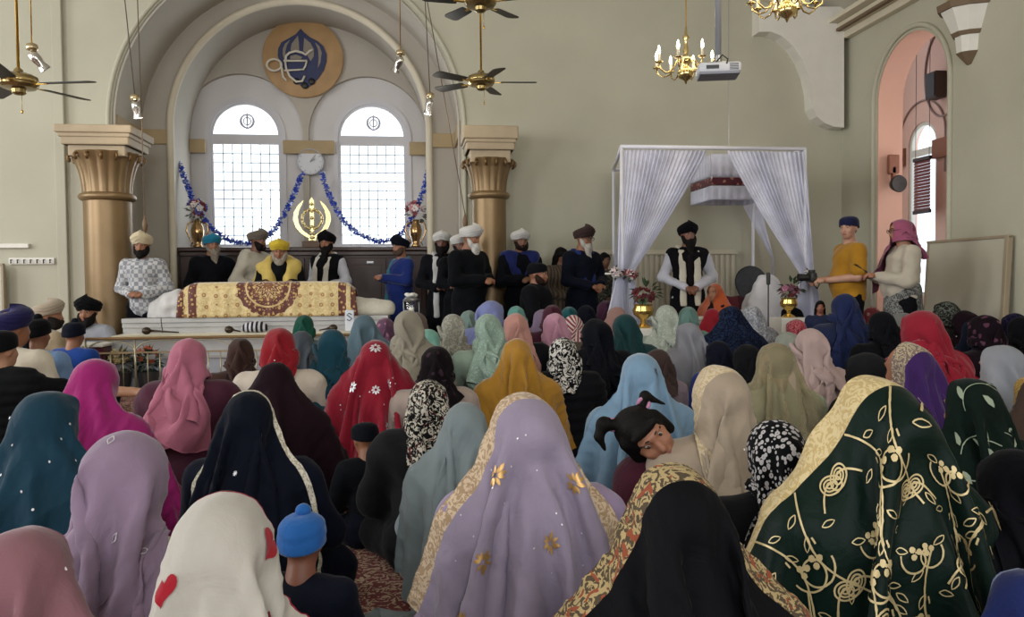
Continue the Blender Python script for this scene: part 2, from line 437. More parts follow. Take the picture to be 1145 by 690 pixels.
def standing(arm_l=None, arm_r=None, turn=0.0, nod=0.0, lean=0.0, wide=1.0, belly=0.0):
    """arm = (elbow, wrist, hand direction, curl), mirrored x for the left; top of the skull at 1.73"""
    w = wide
    tor = [elp((0, 0, .93), (.165 * w, .12, .13)), cap((0, 0, .95), (0, lean * .5, 1.16), .13 * w, .125 * w), cap((0, lean * .5, 1.16), (0, lean, 1.30), .13 * w, .135 * w),
           cap((-.11 * w, lean, 1.34), (.11 * w, lean, 1.34), .095, .095), cap((-.17 * w, lean, 1.40), (.17 * w, lean, 1.40), .058, .058), cap((0, lean, 1.40), (0, lean + .01, 1.50), .062, .055)]
    if belly > 0: tor.insert(1, elp((0, .06, 1.08), (.15 * w, .10 + belly, .16)))
    arms, hands = [], []
    for q, A in ((-1, arm_l), (1, arm_r)):
        A = A or ((.27, -.02, 1.13), (.09, .20, 1.06), (-.8, .35, .05), .5)
        e = (q * A[0][0] * w, A[0][1], A[0][2]); h = (q * A[1][0], A[1][1], A[1][2]); d = (q * A[2][0], A[2][1], A[2][2])
        arms += [cap((q * .19 * w, lean, 1.385), e, .055, .044), cap(e, h, .043, .03)]
        hands += hand_prims(h, d, -q, A[3])
    legs, feet = [], []
    for q in (-1, 1):
        legs += [cap((q * .09, 0, .88), (q * .11, .015, .49), .092, .058), cap((q * .11, .015, .49), (q * .12, -.01, .10), .057, .04)]
        feet += [cap((q * .12, -.03, .045), (q * .14, .14, .035), .042, .033)]
    piv = (0, lean, 1.50); hc = (0, lean + .015, 1.635)
    Rm = rotm(nod, 0, turn)
    hd = xf(head_prims(hc), Rm, piv); h2 = Rm @ (np.array(hc) - np.array(piv)) + np.array(piv)
    return dict(head=hd, torso=tor, arms=arms, hands=hands, legs=legs, feet=feet, hc=h2, turn=turn, nod=nod, tilt=0.0, pivot=piv, hc0=hc)
def wrinkle(amp=0.005, seed=0):
    rs = np.random.RandomState(seed); ks = [(rs.normal(0, 1, 3) * (22, 22, 10), rs.uniform(0, 6), 1.0) for _ in range(3)] + [(rs.normal(0, 1, 3) * (30, 30, 45), rs.uniform(0, 6), .6) for _ in range(3)]
    def f(x, y, z):
        d = 0
        for k, ph, a in ks: d = d + a * np.sin(k[0] * x + k[1] * y + k[2] * z + ph)
        return d * amp / 2.5
    return f
def quilt(pitch=0.07, amp=0.010):
    w = wrinkle(.004, 5)
    return lambda x, y, z: -amp * np.abs(np.sin(pi * z / pitch)) + w(x, y, z) + amp * .5
def in_head(fig, pts):
    """points given around the untilted head -> the head as posed"""
    Rm = rotm(fig['nod'], fig['tilt'], fig['turn']); o = np.array(fig['pivot'])
    return (np.asarray(pts) - o) @ Rm.T + o
# cloth: a sheet of points joined by links, relaxed over the figure
def drape(fig, L=1.7, Wd=0.95, sp=0.03, hem=0.075, chin=None, throw=None, steps=190, seed=0, hair=1.0, bun=False, off=0.0, it=7, pull=None, slip=0.35, up=3, extra=None, hold=None, lift=0.0, pad=.030, cinch=0.0, crad=.105, crease=.0045):
    rs = np.random.RandomState(seed)
    nu = int(L / sp) | 1; nv = int(Wd / sp)
    us = (np.arange(nu) - nu // 2) * sp + off; vs_ = np.arange(nv) * sp
    hc = np.array(fig['hc0'], float); Rm = rotm(fig['nod'], fig['tilt'], fig['turn']); piv = np.array(fig['pivot'])
    tohead = lambda p: Rm @ (np.array(p, float) - piv) + piv
    cols = [elp(hc + (0, -.010, .010), (.082 * hair, .100 * hair, .092 * hair)), elp(hc + (0, .03, -.045), (.060, .066, .076)), cap(hc + (0, -.02, -.06), hc + (0, -.03, -.16), .06, .062)]
    if bun: cols.append(elp(hc + (0, -.115, .005), (.045, .04, .042)))
    nh = len(cols); cols = xf(cols, Rm, piv) + [p for p in fig['torso'] + fig['arms'] + fig['legs']] + (extra or [])
    gr = [.010] * nh + [pad] * (len(cols) - nh)
    cols = [(p[0], p[1], p[2], p[3] + q, p[4] + q) if p[0] == 'c' else (p[0], p[1], p[2] + q, p[3]) for p, q in zip(cols, gr)]
    top = tohead(hc + (0, 0, .112))
    U, Vv = np.meshgrid(us, vs_, indexing='ij')
    X = np.stack([U + top[0], top[1] + hem - Vv, np.full_like(U, top[2] + .015 + lift) - .25 * np.maximum(Vv - .15, 0)], -1)
    X += rs.normal(0, .002, X.shape)
    # a little wave so that folds can form
    X[..., 2] += .02 * np.sin(U * 9 + rs.uniform(0, 6)) * np.clip((np.abs(U) - .15) * 4, 0, 1)
    Pv = X.copy(); inv = np.ones((nu, nv, 1))
    pins = []
    def pin(i, j, target, t0=0, t1=1): pins.append((i, j, X[i, j].copy(), np.array(target, float), t0, t1)); inv[i, j] = 0
    c = int(round((0 - us[0]) / sp))
    for d in (-2, 0, 2):
        y_ = hem; q = hc + (d * sp, min(.085, y_), 0)
        zz = .115 * math.sqrt(max(0.02, 1 - (min(y_, .09) / .112) ** 2 - (d * sp / .11) ** 2))
        pin(c + d, 0, tohead(hc + (d * sp, y_ * .95, zz + .006)), 0, 25)
    if chin:
        du = chin
        for q in (-1, 1):
            i = int(np.clip(c + q * round(du / sp), 0, nu - 1))
            pin(i, 0, tohead(hc + (q * .012, .085, -.125)), 5, 55)
    if throw:
        q, frac, tgt = throw          # side, which corner, where it ends
        i = nu - 1 if q > 0 else 0
        for j in (0, nv // 3):
            wp = np.array(tgt, float) + (0, -.03 * j / max(1, nv // 3), 0)
            pins.append((i, j, X[i, j].copy(), wp, 20, 95)); inv[i, j] = 0
    if hold:
        for (uu, vv, tgt) in hold:
            i = int(np.clip(round((uu - us[0]) / sp), 0, nu - 1)); j = int(np.clip(round(vv / sp), 0, nv - 1))
            pin(i, j, tgt, 5, 60)
    g = np.array((0, 0, -.0009))
    cons = []
    def add(si, sj, rest, st):
        A = [slice(0, nu - si), slice(max(0, -sj), nv - max(0, sj))]; Bs = [slice(si, nu), slice(max(0, sj), nv - max(0, -sj))]
        # two colours so that no point is touched twice in one pass
        for ph in ((0, 1) if (si or sj) else (0,)):
            if si: a0 = slice(A[0].start + 0, A[0].stop); idx = np.arange(a0.start, a0.stop); idx = idx[(idx // si) % 2 == ph]; a = (idx[:, None], np.arange(A[1].start, A[1].stop)[None, :]); b = (idx[:, None] + si, np.arange(Bs[1].start, Bs[1].stop)[None, :])
            else: idx = np.arange(A[1].start, A[1].stop); idx = idx[(idx // sj) % 2 == ph]; a = (np.arange(nu)[:, None], idx[None, :]); b = (np.arange(nu)[:, None], idx[None, :] + sj)
            if idx.size: 
                wa, wb = inv[a], inv[b]; s_ = wa + wb; s_[s_ == 0] = 1
                cons.append((a, b, rest, st, wa / s_, wb / s_))
    add(1, 0, sp, 1.0); add(0, 1, sp, 1.0); add(1, 1, sp * 1.41421, .45); add(1, -1, sp * 1.41421, .45); add(2, 0, 2 * sp, .12); add(0, 2, 2 * sp, .12); add(4, 0, 4 * sp, .8); add(0, 4, 4 * sp, .8); add(8, 0, 8 * sp, .7); add(0, 8, 8 * sp, .7)
    def collide(X, Pv, sl, cs):
        flat = X.reshape(-1, 3); pf = Pv.reshape(-1, 3)
        for p in cs:
            a, b = prim_box(p); m = np.all((flat > a - .01) & (flat < b + .01), axis=1)
            if not m.any(): continue
            q = flat[m]; d = prim_dist(p, q); ins = d < 0
            if not ins.any(): continue
            ii = np.where(m)[0][ins]; q = q[ins]; e = 1e-3
            nrm = np.stack([prim_dist(p, q + np.eye(3)[k] * e) - d[ins] for k in range(3)], -1)
            nrm /= np.maximum(np.linalg.norm(nrm, axis=-1, keepdims=True), 1e-9)
            flat[ii] = q - nrm * d[ins][:, None]
            if sl > 0: pf[ii] += (flat[ii] - pf[ii]) * sl
    for s_i in range(steps):
        vel = (X - Pv) * 0.985; vmax = .022; n_ = np.linalg.norm(vel, axis=-1, keepdims=True); vel *= np.minimum(1, vmax / np.maximum(n_, 1e-9))
        Pv = X.copy(); X = X + (vel + g) * inv
        if cinch > 0 and s_i > 30:
            ax = np.array((piv[0], piv[1] - .02)); zc = piv[2] + .035; dxy = X[..., :2] - ax; rr = np.linalg.norm(dxy, axis=-1)
            wgt = np.exp(-((X[..., 2] - zc) / .045) ** 2) * np.clip((rr - crad) / .05, 0, 1) * (rr < .42) * cinch * min(1, (s_i - 30) / 60)
            X[..., :2] -= dxy * wgt[..., None] * inv
        for (i, j, a0, tg, t0, t1) in pins:
            t = min(1, max(0, (s_i - t0) / (t1 - t0))); t = t * t * (3 - 2 * t)
            p = a0 * (1 - t) + tg * t
            if throw and t1 == 95: p = p + np.array((0, 0, .14)) * sin(pi * t) + np.array((0, .16, 0)) * sin(pi * t)
            X[i, j] = p; Pv[i, j] = p
        for k_i in range(it):
            for a, b, rest, st, wa, wb in cons:
                d = X[b] - X[a]; ln = np.linalg.norm(d, axis=-1, keepdims=True)
                k = st * (ln - rest) / np.maximum(ln, 1e-9)
                if st < .2: k = np.minimum(k, 0)
                elif st in (.7, .8): k = np.maximum(k, 0)
                X[a] = X[a] + d * k * wa; X[b] = X[b] - d * k * wb
            if k_i % 2 == 0 or k_i == it - 1:
                collide(X, Pv, slip if k_i == it - 1 else 0.0, cols if k_i == it - 1 else cols[:4])
        flat = X.reshape(-1, 3); pf = Pv.reshape(-1, 3)
        low = flat[:, 2] < .012; flat[low, 2] = .012
        X = flat.reshape(nu, nv, 3); Pv = pf.reshape(nu, nv, 3)
        for (i, j, a0, tg, t0, t1) in pins: X[i, j] = Pv[i, j] if s_i < steps - 1 else X[i, j]
    # smooth, then a finer sheet
    for _ in range(1):
        Y = X.copy(); Y[1:-1] = .5 * X[1:-1] + .25 * (X[2:] + X[:-2]); X = Y; Y = X.copy(); Y[:, 1:-1] = .5 * X[:, 1:-1] + .25 * (X[:, 2:] + X[:, :-2]); X = Y
    def upsample(A, ax, f):
        A = np.moveaxis(A, ax, 0); n = A.shape[0]; t = np.linspace(0, n - 1, (n - 1) * f + 1); i = np.minimum(t.astype(int), n - 2); fr = (t - i)[:, None, None]
        g_ = lambda k: A[np.clip(i + k, 0, n - 1)]
        p0, p1, p2, p3 = g_(-1), g_(0), g_(1), g_(2)
        o = .5 * ((2 * p1) + (p2 - p0) * fr + (2 * p0 - 5 * p1 + 4 * p2 - p3) * fr ** 2 + (3 * p1 - p0 - 3 * p2 + p3) * fr ** 3)
        return np.moveaxis(o, 0, ax)
    X = upsample(upsample(X, 0, up), 1, up)
    if crease > 0:
        n1, n2 = X.shape[:2]; uu, vv = np.meshgrid(us[0] + np.arange(n1) * sp / up, np.arange(n2) * sp / up, indexing='ij')
        gu = np.gradient(X, axis=0); gv = np.gradient(X, axis=1); N = np.cross(gv, gu); N /= np.maximum(np.linalg.norm(N, axis=-1, keepdims=True), 1e-9)
        hgt = 0
        for k in range(7):
            fu, fv = rs.uniform(22, 75) * rs.choice((-1, 1)), rs.uniform(-22, 22); ph = rs.uniform(0, 6.3)
            w = np.sin(fu * uu + fv * vv + ph + 1.4 * np.sin(5 * uu + 7 * vv + ph)); env = .5 + .5 * np.sin(rs.uniform(4, 9) * uu + rs.uniform(4, 9) * vv + rs.uniform(0, 6))
            hgt = hgt + (1 - np.abs(w)) ** 2 * env * (30 / abs(fu)) ** .6
        amp = crease * np.clip(.35 + (top[2] - X[..., 2]) * 3.2, .35, 1.0)
        X = X + N * ((hgt - hgt.mean()) * amp)[..., None]
    return dict(X=X, u0=us[0], sp=sp / up, L=L, W=Wd)
def sheet_mesh(name, S, thick=True):
    X = S['X']; nu, nv = X.shape[:2]; idx = np.arange(nu * nv).reshape(nu, nv)
    F = np.stack([idx[:-1, :-1], idx[1:, :-1], idx[1:, 1:], idx[:-1, 1:]], -1).reshape(-1, 4)
    U, Vv = np.meshgrid(S['u0'] + np.arange(nu) * S['sp'], np.arange(nv) * S['sp'], indexing='ij')
    uv = np.stack([U, Vv], -1).reshape(-1, 2); Vx = X.reshape(-1, 3)
    if not thick: return mesh_np(name, Vx, F[:, ::-1], uv)
    gu = np.gradient(X, axis=0); gv = np.gradient(X, axis=1); N = np.cross(gv, gu); N /= np.maximum(np.linalg.norm(N, axis=-1, keepdims=True), 1e-9)
    X2 = (X - N * .0022).reshape(-1, 3); n = nu * nv
    per = np.concatenate([idx[:, 0], idx[-1, 1:], idx[-2::-1, -1], idx[0, -2:0:-1]]); nx = np.roll(per, -1)
    rim = np.stack([per, nx, nx + n, per + n], 1)
    return mesh_np(name, np.concatenate([Vx, X2]), np.concatenate([F[:, ::-1], F + n, rim[:, ::-1]]), np.concatenate([uv, uv]))
def on_sheet(S, uv, lift=0.003):
    """points in sheet metres -> points on the draped sheet, lifted off its outer side"""
    X = S['X']; nu, nv = X.shape[:2]; uv = np.asarray(uv, float)
    a = np.clip((uv[:, 0] - S['u0']) / S['sp'], 0, nu - 1.001); b = np.clip(uv[:, 1] / S['sp'], 0, nv - 1.001)
    i, j = a.astype(int), b.astype(int); fa, fb = (a - i)[:, None], (b - j)[:, None]
    p00, p10, p01, p11 = X[i, j], X[i + 1, j], X[i, j + 1], X[i + 1, j + 1]
    p = (p00 * (1 - fa) + p10 * fa) * (1 - fb) + (p01 * (1 - fa) + p11 * fa) * fb
    n = np.cross(p01 - p00, p10 - p00); n /= np.maximum(np.linalg.norm(n, axis=-1, keepdims=True), 1e-9)
    return p + n * lift
class Decal:
    def __init__(s, S, lift=.003): s.S = S; s.lift = lift + .0018; s.uv = []; s.f = []
    def poly(s, pts):
        """filled outline, fan from its centre"""
        pts = np.asarray(pts, float); c = pts.mean(0); b = len(s.uv); n = len(pts)
        s.uv += [tuple(c)] + [tuple(c + (p - c) * .5) for p in pts] + [tuple(p) for p in pts]
        for i in range(n):
            j = (i + 1) % n; s.f += [(b, b + 1 + i, b + 1 + j, b + 1 + j), (b + 1 + i, b + 1 + n + i, b + 1 + n + j, b + 1 + j)]
    def line(s, pts, w):
        pts = np.asarray(pts, float); seg = np.linalg.norm(np.diff(pts, axis=0), axis=1); cum = np.concatenate([[0], np.cumsum(seg)])
        if cum[-1] / max(1, len(pts) - 1) > .007:
            tt = np.linspace(0, cum[-1], int(cum[-1] / .006) + 2); pts = np.stack([np.interp(tt, cum, pts[:, k]) for k in (0, 1)], 1)
        t = np.gradient(pts, axis=0); t /= np.maximum(np.linalg.norm(t, axis=1, keepdims=True), 1e-9); nrm = np.stack([-t[:, 1], t[:, 0]], 1)
        ws = np.broadcast_to(np.asarray(w, float), (len(pts),))[:, None]; b = len(s.uv); k = len(pts)
        s.uv += [tuple(p) for p in pts + nrm * ws / 2] + [tuple(p) for p in pts - nrm * ws / 2]
        s.f += [(b + i, b + i + 1, b + k + i + 1, b + k + i) for i in range(k - 1)]
    def build(s, name, mat, parent, label=None):
        v = on_sheet(s.S, s.uv, s.lift); me = bpy.data.meshes.new(name)
        fs = [tuple(dict.fromkeys(f)) for f in s.f]
        me.from_pydata([tuple(p) for p in v], [], fs); me.shade_smooth(); me.materials.append(mat)
        o = bpy.data.objects.new(name, me); link(o, parent)
        if label: o['label'] = label
        return o
def omat(o, m):
    """material on the object, so copies can share one mesh"""
    if not o.data.materials: o.data.materials.append(None)
    o.material_slots[0].link = 'OBJECT'; o.material_slots[0].material = m
# ------------------------------------------------------------------ the setting
def wallmat(name, col, var=.05):
    return plain(name, col, .85, var=var, vscale=1.3, bmp=.08, bscale=25)
M_WALL = wallmat('wall_paint', 'b1ae9b'); M_NICHE = wallmat('niche_paint', 'aea79b'); M_RECESS = wallmat('recess_paint', 'cdcac8')
M_WHITE = plain('white_paint', 'd9d6cc', .5, var=.03); M_MOULD = plain('cream_moulding', 'cdc4ae', .6, var=.04); M_CEIL = plain('ceiling_paint', 'c9c5b6', .9, var=.03)
M_BAND = plain('tan_string_course', 'a8936f', .7, var=.1, vscale=3); M_PINK = wallmat('pink_paint', 'cda08c'); M_PINK2 = wallmat('pale_pink_paint', 'dcb6a8')
M_GOLD = plain('gold_paint', '816a4a', .40, .45, var=.12, vscale=2.5, bmp=.15, bscale=8)
M_TANSTONE = plain('tan_stone', 'a8977c', .65, var=.12, vscale=3)
M_DWOOD = plain('dark_wood', '35211a', .45, var=.25, vscale=5)
M_BLACK = plain('black_satin', '141414', .5); M_DGREY = plain('dark_grey', '33343a', .6); M_BRASS = plain('brass', 'c9a24a', .22, .9); M_STEEL = plain('steel', '9a9a9c', .3, .9)
def st(o): o['kind'] = 'structure'; return o
XC = -1.48
# floor: patterned carpet
def carpet():
    m, nt, bs = new_mat('red_patterned_carpet'); tc = nd(nt, 'ShaderNodeTexCoord')
    v = nd(nt, 'ShaderNodeTexVoronoi'); v.inputs['Scale'].default_value = 5.5; v.inputs['Randomness'].default_value = .35; lk(nt, tc.outputs['Object'], v.inputs['Vector'])
    n = nd(nt, 'ShaderNodeTexNoise'); n.inputs['Scale'].default_value = 24; n.inputs['Distortion'].default_value = 2.5; lk(nt, tc.outputs['Object'], n.inputs['Vector'])
    b = mixc(nt, mth(nt, 'GREATER_THAN', n.outputs[0], .54), lin('6b2f30'), lin('b09a80'))
    b = mixc(nt, mth(nt, 'LESS_THAN', v.outputs['Distance'], .18), b, lin('3a2430'))
    lk(nt, b, bs.inputs['Base Color']); bs.inputs['Roughness'].default_value = .95
    f = nd(nt, 'ShaderNodeTexNoise'); f.inputs['Scale'].default_value = 400; lk(nt, tc.outputs['Object'], f.inputs['Vector']); bump(nt, bs, f.outputs[0], .5, .01)
    return m
st(MB().box((-.9, 3.2, -.05), (16.4, 19.8, .1)).build('floor', carpet()))
YB, Y1, Y2 = 10.5, 11.6, 12.5
# back wall with the great arch
mb = MB().plate([(-9, 0), (6.25, 0), (6.25, 7.2), (-9, 7.2)], [arch_loop(XC - 2.15, XC + 2.15, .0005, 3.15, 48)], YB, YB + .12)
st(mb.build('wall_back', M_WALL))
# barrel soffit and jambs of the arch down to the inner ring
def shell(name, r0, y0, y1, zs, mat, t=.1):
    path = [(XC - r0, 0)] + arc(XC, zs, r0, pi, 0, 48) + [(XC + r0, 0)]
    outer = [(XC - r0 - t, 0)] + arc(XC, zs, r0 + t, pi, 0, 48) + [(XC + r0 + t, 0)]
    return st(MB().plate(outer + path[::-1], [], y0, y1).build(name, mat, smooth=True, angle=35))
shell('wall_arch_soffit', 2.15, YB + .1, Y1 + .05, 3.15, M_NICHE)
ring = [(XC - 2.3, 0)] + arc(XC, 3.15, 2.3, pi, 0, 48) + [(XC + 2.3, 0)]
st(MB().plate(ring, [arch_loop(XC - 1.744, XC + 1.744, .0005, 3.3, 44)], Y1, Y1 + .1).build('wall_inner_arch', M_NICHE))
shell('wall_niche_soffit', 1.744, Y1 + .08, Y2 + .02, 3.3, M_NICHE)
# mouldings: outer bead on the wall, roll moulding round the inner arch
def arch_roll(name, r, zs, y, rad, mat, z0=0.0):
    pts = [(XC - r, y, z0)] + [(XC - r, y, zs * k / 6) for k in range(2, 6) if zs * k / 6 > z0] + [(a, y, b) for a, b in arc(XC, zs, r, pi, 0, 56)] + [(XC + r, y, zs * k / 6) for k in (5, 4, 3, 2) if zs * k / 6 > z0] + [(XC + r, y, z0)]
    return st(MB().tube(pts, rad, 10).build(name, mat, smooth=True))
arch_roll('trim_1', 2.19, 3.15, YB - .005, .028, M_WALL)
arch_roll('trim_2', 1.76, 3.3, Y1 - .03, .05, M_MOULD)
arch_roll('trim_3', 2.12, 3.15, YB + .02, .014, M_NICHE)
# window wall with two arched recesses
WIN = [(-2.44, .52), (-.562, .52)]; REC = [(-2.48, .885), (-.62, .885)]
back = [(XC - 1.9, 0)] + arc(XC, 3.3, 1.9, pi, 0, 44) + [(XC + 1.9, 0)]
st(MB().plate(back, [arch_loop(c - r, c + r, 1.5, 3.40, 32) for c, r in REC], Y2, Y2 + .09).build('wall_windows', M_NICHE))
st(MB().plate(back, [arch_loop(c - r, c + r, 1.70, 3.37, 32) for c, r in WIN], Y2 + .09, Y2 + .2).build('wall_window_recess', M_RECESS))
# niche sides below
M_FRAME = plain('window_frame_paint', 'c9c8cc', .5); M_LEAD = plain('grey_lead', '858b95', .6)
mg, ntg, bsg = new_mat('clear_glass'); tr = nd(ntg, 'ShaderNodeBsdfTransparent'); tr.inputs[0].default_value = (.97, .99, 1, 1); gl = nd(ntg, 'ShaderNodeBsdfGlossy'); gl.inputs['Roughness'].default_value = .05
mx = nd(ntg, 'ShaderNodeMixShader'); mx.inputs[0].default_value = .06; lk(ntg, tr.outputs[0], mx.inputs[1]); lk(ntg, gl.outputs[0], mx.inputs[2]); lk(ntg, mx.outputs[0], ntg.nodes['Material Output'].inputs[0]); M_GLASS = mg
def khanda(mb, cx, cz, s, y, t=.01, r=.06):
    """double-edged sword, ring and two curved blades; s = half height"""
    mb.tube([(cx + .42 * s * cos(a), y, cz + .02 * s + .42 * s * sin(a)) for a in [2 * pi * i / 32 for i in range(32)]], r * .55 * s, 8, closed=True)
    mb.plate([(cx, cz + s * .98), (cx + .10 * s, cz + .80 * s), (cx + .07 * s, cz - .35 * s), (cx + .12 * s, cz - .45 * s), (cx + .04 * s, cz - .5 * s), (cx + .05 * s, cz - .78 * s), (cx, cz - .9 * s), (cx - .05 * s, cz - .78 * s), (cx - .04 * s, cz - .5 * s), (cx - .12 * s, cz - .45 * s), (cx - .07 * s, cz - .35 * s), (cx - .10 * s, cz + .80 * s)], [], y - t, y + t)
    for q in (-1, 1):
        o = [(.34, .84), (.58, .62), (.76, .32), (.80, .0), (.70, -.34), (.46, -.62), (.16, -.80), (-.14, -.92), (-.16, -.84), (.12, -.68), (.40, -.46), (.56, -.18), (.60, .10), (.54, .40), (.42, .64)]
        mb.plate([(cx + q * a * s, cz + b * s) for a, b in o], [], y - t * .8 + q * .002, y + t * .8 + q * .002)
for k, (c, r) in enumerate(WIN):
    w = empty('window_%d' % (k + 1), (c, Y2 + .12, 1.7)); st(w)
    o = Vector((c, Y2 + .12, 1.7))
    f = MB(); z0, zs = 1.70, 3.37
    outer = [(a - c, b - 1.7) for a, b in arch_loop(c - r, c + r, z0, zs, 32)]
    inn = [(-r + .045, .05), (r - .045, .05), (r - .045, 1.55), (-r + .045, 1.55)]
    fan = [(-r + .045, 1.70)] + [(r - .045, 1.70)] + arc(0, zs - 1.7, r - .045, 0.06, pi - .06, 24)
    f.plate(outer, [inn, fan], -.03, .03); f.build('window_frame', M_FRAME, w)
    rp = [(-r - .07, 0)] + arc(0, zs - 1.7, r + .07, pi, 0, 32) + [(r + .07, 0)]; ri = [(-r + .005, 0)] + arc(0, zs - 1.7, r - .005, pi, 0, 32) + [(r - .005, 0)]
    MB().plate(rp + ri[::-1], [], -.055, -.03).build('architrave', M_FRAME, w)
    g = MB()
    for i in range(1, 7): g.box((-r + .045 + i * (2 * r - .09) / 7, 0, .80), (.011, .014, 1.5))
    for i in range(1, 11): g.box((0, 0, .05 + i * 1.5 / 11), (2 * r - .09, .014, .011))
    g.build('glazing_bars', M_LEAD, w)
    MB().box((0, .012, .80), (2 * r - .09, .006, 1.5)).build('window_pane', M_GLASS, w)
    MB().plate(fan, [], .009, .015).build('fanlight_pane', M_GLASS, w)
    kb = MB(); khanda(kb, .02, 1.90, .13, 0, .004, .12); kb.tube([(.02 + .1 * cos(a), 0, 1.90 + .1 * sin(a)) for a in [2 * pi * i / 24 for i in range(24)]], .012, 6, closed=True)
    kb.build('emblem', plain('grey_lavender_paint', 'b9b4c4', .7), w)
    MB().box((0, -.07, -.02), (2 * r + .1, .16, .05), bev=.01).build('window_sill', M_FRAME, w)
# tan string course round the niche
sc = MB()
for a, b in ((XC - 1.744, WIN[0][0] - .56), (WIN[0][0] + .56, WIN[1][0] - .56), (WIN[1][0] + .56, XC + 1.744)): sc.box(((a + b) / 2, Y2 - .02, 3.20), (b - a, .05, .20), bev=.01)
for q in (-1, 1):
    sc.box((XC + q * 1.95, Y1 - .02, 3.17), (.40, .05, .20), bev=.01)
    sc.box((XC + q * 2.135, (YB + Y1) / 2 + .05, 3.17), (.04, Y1 - YB - .12, .20), bev=.01)
st(sc.build('trim_4', M_BAND))
# right wall with arched opening to the side chapel
XR = 5.91; ya, yb_ = 8.30, 9.66
mb = MB().plate([(-5, 0), (YB + .1, 0), (YB + .1, 7.2), (-5, 7.2)], [arch_loop(ya, yb_, .0005, 3.38, 36)], 0, .34, M=Matrix(((0, 1, 0, XR), (1, 0, 0, 0), (0, 0, 1, 0), (0, 0, 0, 1))))
st(mb.build('wall_right', M_WALL))
ZXM = Matrix(((0, 1, 0, XR), (1, 0, 0, 0), (0, 0, 1, 0), (0, 0, 0, 1)))
# pink lining of the opening
t_ = .012
path = [(ya, 0)] + arc((ya + yb_) / 2, 3.38, (yb_ - ya) / 2, pi, 0, 36) + [(yb_, 0)]
innr = [(ya + t_, 0)] + arc((ya + yb_) / 2, 3.38, (yb_ - ya) / 2 - t_, pi, 0, 36) + [(yb_ - t_, 0)]
st(MB().plate(path + innr[::-1], [], .012, .345, M=ZXM).build('trim_5', M_PINK))
rim = [(XR - .012, a, b) for a, b in [(ya - .06, 0), (ya - .06, 1.7)] + arc((ya + yb_) / 2, 3.38, (yb_ - ya) / 2 + .06, pi, 0, 36) + [(yb_ + .06, 1.7), (yb_ + .06, 0)]]
st(MB().tube(rim, .03, 8).build('trim_6', M_WALL, smooth=True))
# side chapel
XCH = 7.25
chw = [(6.5, 0), (13, 0), (13, 6), (6.5, 6)]
CW = (10.72, .32)   # chapel window: centre y, half width
CM = Matrix(((0, 1, 0, XCH), (1, 0, 0, 0), (0, 0, 1, 0), (0, 0, 0, 1)))
st(MB().plate(chw, [arch_loop(CW[0] - CW[1], CW[0] + CW[1], .9, 3.05, 24), arch_loop(8.3, 9.3, .9, 3.05, 24)], 0, .15, M=CM).build('wall_chapel', M_PINK2))
st(MB().box((6.75, 11.6, 3), (1.3, .1, 6)).build('wall_chapel_end', M_PINK))
st(MB().box((6.75, 6.55, 3), (1.3, .1, 6)).build('wall_chapel_near', M_PINK))
st(MB().box((6.75, 9.1, 6.0), (1.4, 5.2, .1)).build('ceiling_chapel', M_PINK2))
for k, (cy, hw) in enumerate((CW, (8.8, .5))):
    w = st(empty('window_%d' % (k + 3), (XCH + .05, cy, .9)))
    WM = Matrix(((0, 1, 0, 0), (1, 0, 0, 0), (0, 0, 1, 0), (0, 0, 0, 1)))
    lo = [(a, b) for a, b in arch_loop(-hw, hw, 0, 2.15, 24)]
    MB().plate(lo, [[(-hw + .05, .05), (hw - .05, .05), (hw - .05, 2.0), (-hw + .05, 2.0)], [(-hw + .05, 2.1), (hw - .05, 2.1)] + arc(0, 2.15, hw - .05, .1, pi - .1, 16)], -.03, .03, M=WM).build('window_frame', M_WHITE, w)
    MB().box((0, 0, 1.02), (.006, 2 * hw - .1, 1.95)).build('window_pane', M_GLASS, w)
arcs = MB()
for cy, r_ in ((10.72, .52), (9.72, .44)):
    arcs.tube([(XCH - .015, a, b) for a, b in [(cy - r_, 2.6)] + arc(cy, 3.15, r_, pi, 0, 24) + [(cy + r_, 2.6)]], .014, 6)
arcs.tube([(XCH - .015, 10.25 + .40 * cos(a), 3.98 + .62 * sin(a)) for a in [2 * pi * i / 40 for i in range(40)]], .014, 8, closed=True)
st(arcs.build('trim_7', plain('mauve_line', '9a807a', .7)))
st(MB().box((XCH - .03, 10.2, 2.93), (.06, .44, .26)).box((XCH - .03, 11.2, 2.93), (.06, .2, .26)).build('trim_8', plain('terracotta_band', '8a5640', .7)))
# left and rear walls with tall windows
LM = Matrix(((0, 1, 0, -9.0), (1, 0, 0, 0), (0, 0, 1, 0), (0, 0, 0, 1)))
st(MB().plate([(-5, 0), (YB + .1, 0), (YB + .1, 7.2), (-5, 7.2)], [arch_loop(y - .8, y + .8, 1.4, 4.0, 16) for y in (1.0, 4.6, 8.2)], -.3, 0, M=LM).build('wall_left', M_WALL))
st(MB().plate([(-9.3, 0), (6.2, 0), (6.2, 7.2), (-9.3, 7.2)], [arch_loop(x - 1, x + 1, 1.6, 4.4, 16) for x in (-4.5, 0, 4)], -5.3, -5).build('wall_rear', M_WALL))
# ceiling: a shallow vault across the hall
cz = lambda x: 4.62 + 1.75 * max(0, 1 - abs((x + 1.5) / 7.6) ** 2.2)
pr = [(x, cz(x)) for x in np.linspace(-9.2, 6.2, 40)]
st(MB().plate(pr + [(x, z + .1) for x, z in pr[::-1]], [], -5.2, YB + .05).build('ceiling', M_CEIL, smooth=True, angle=30))
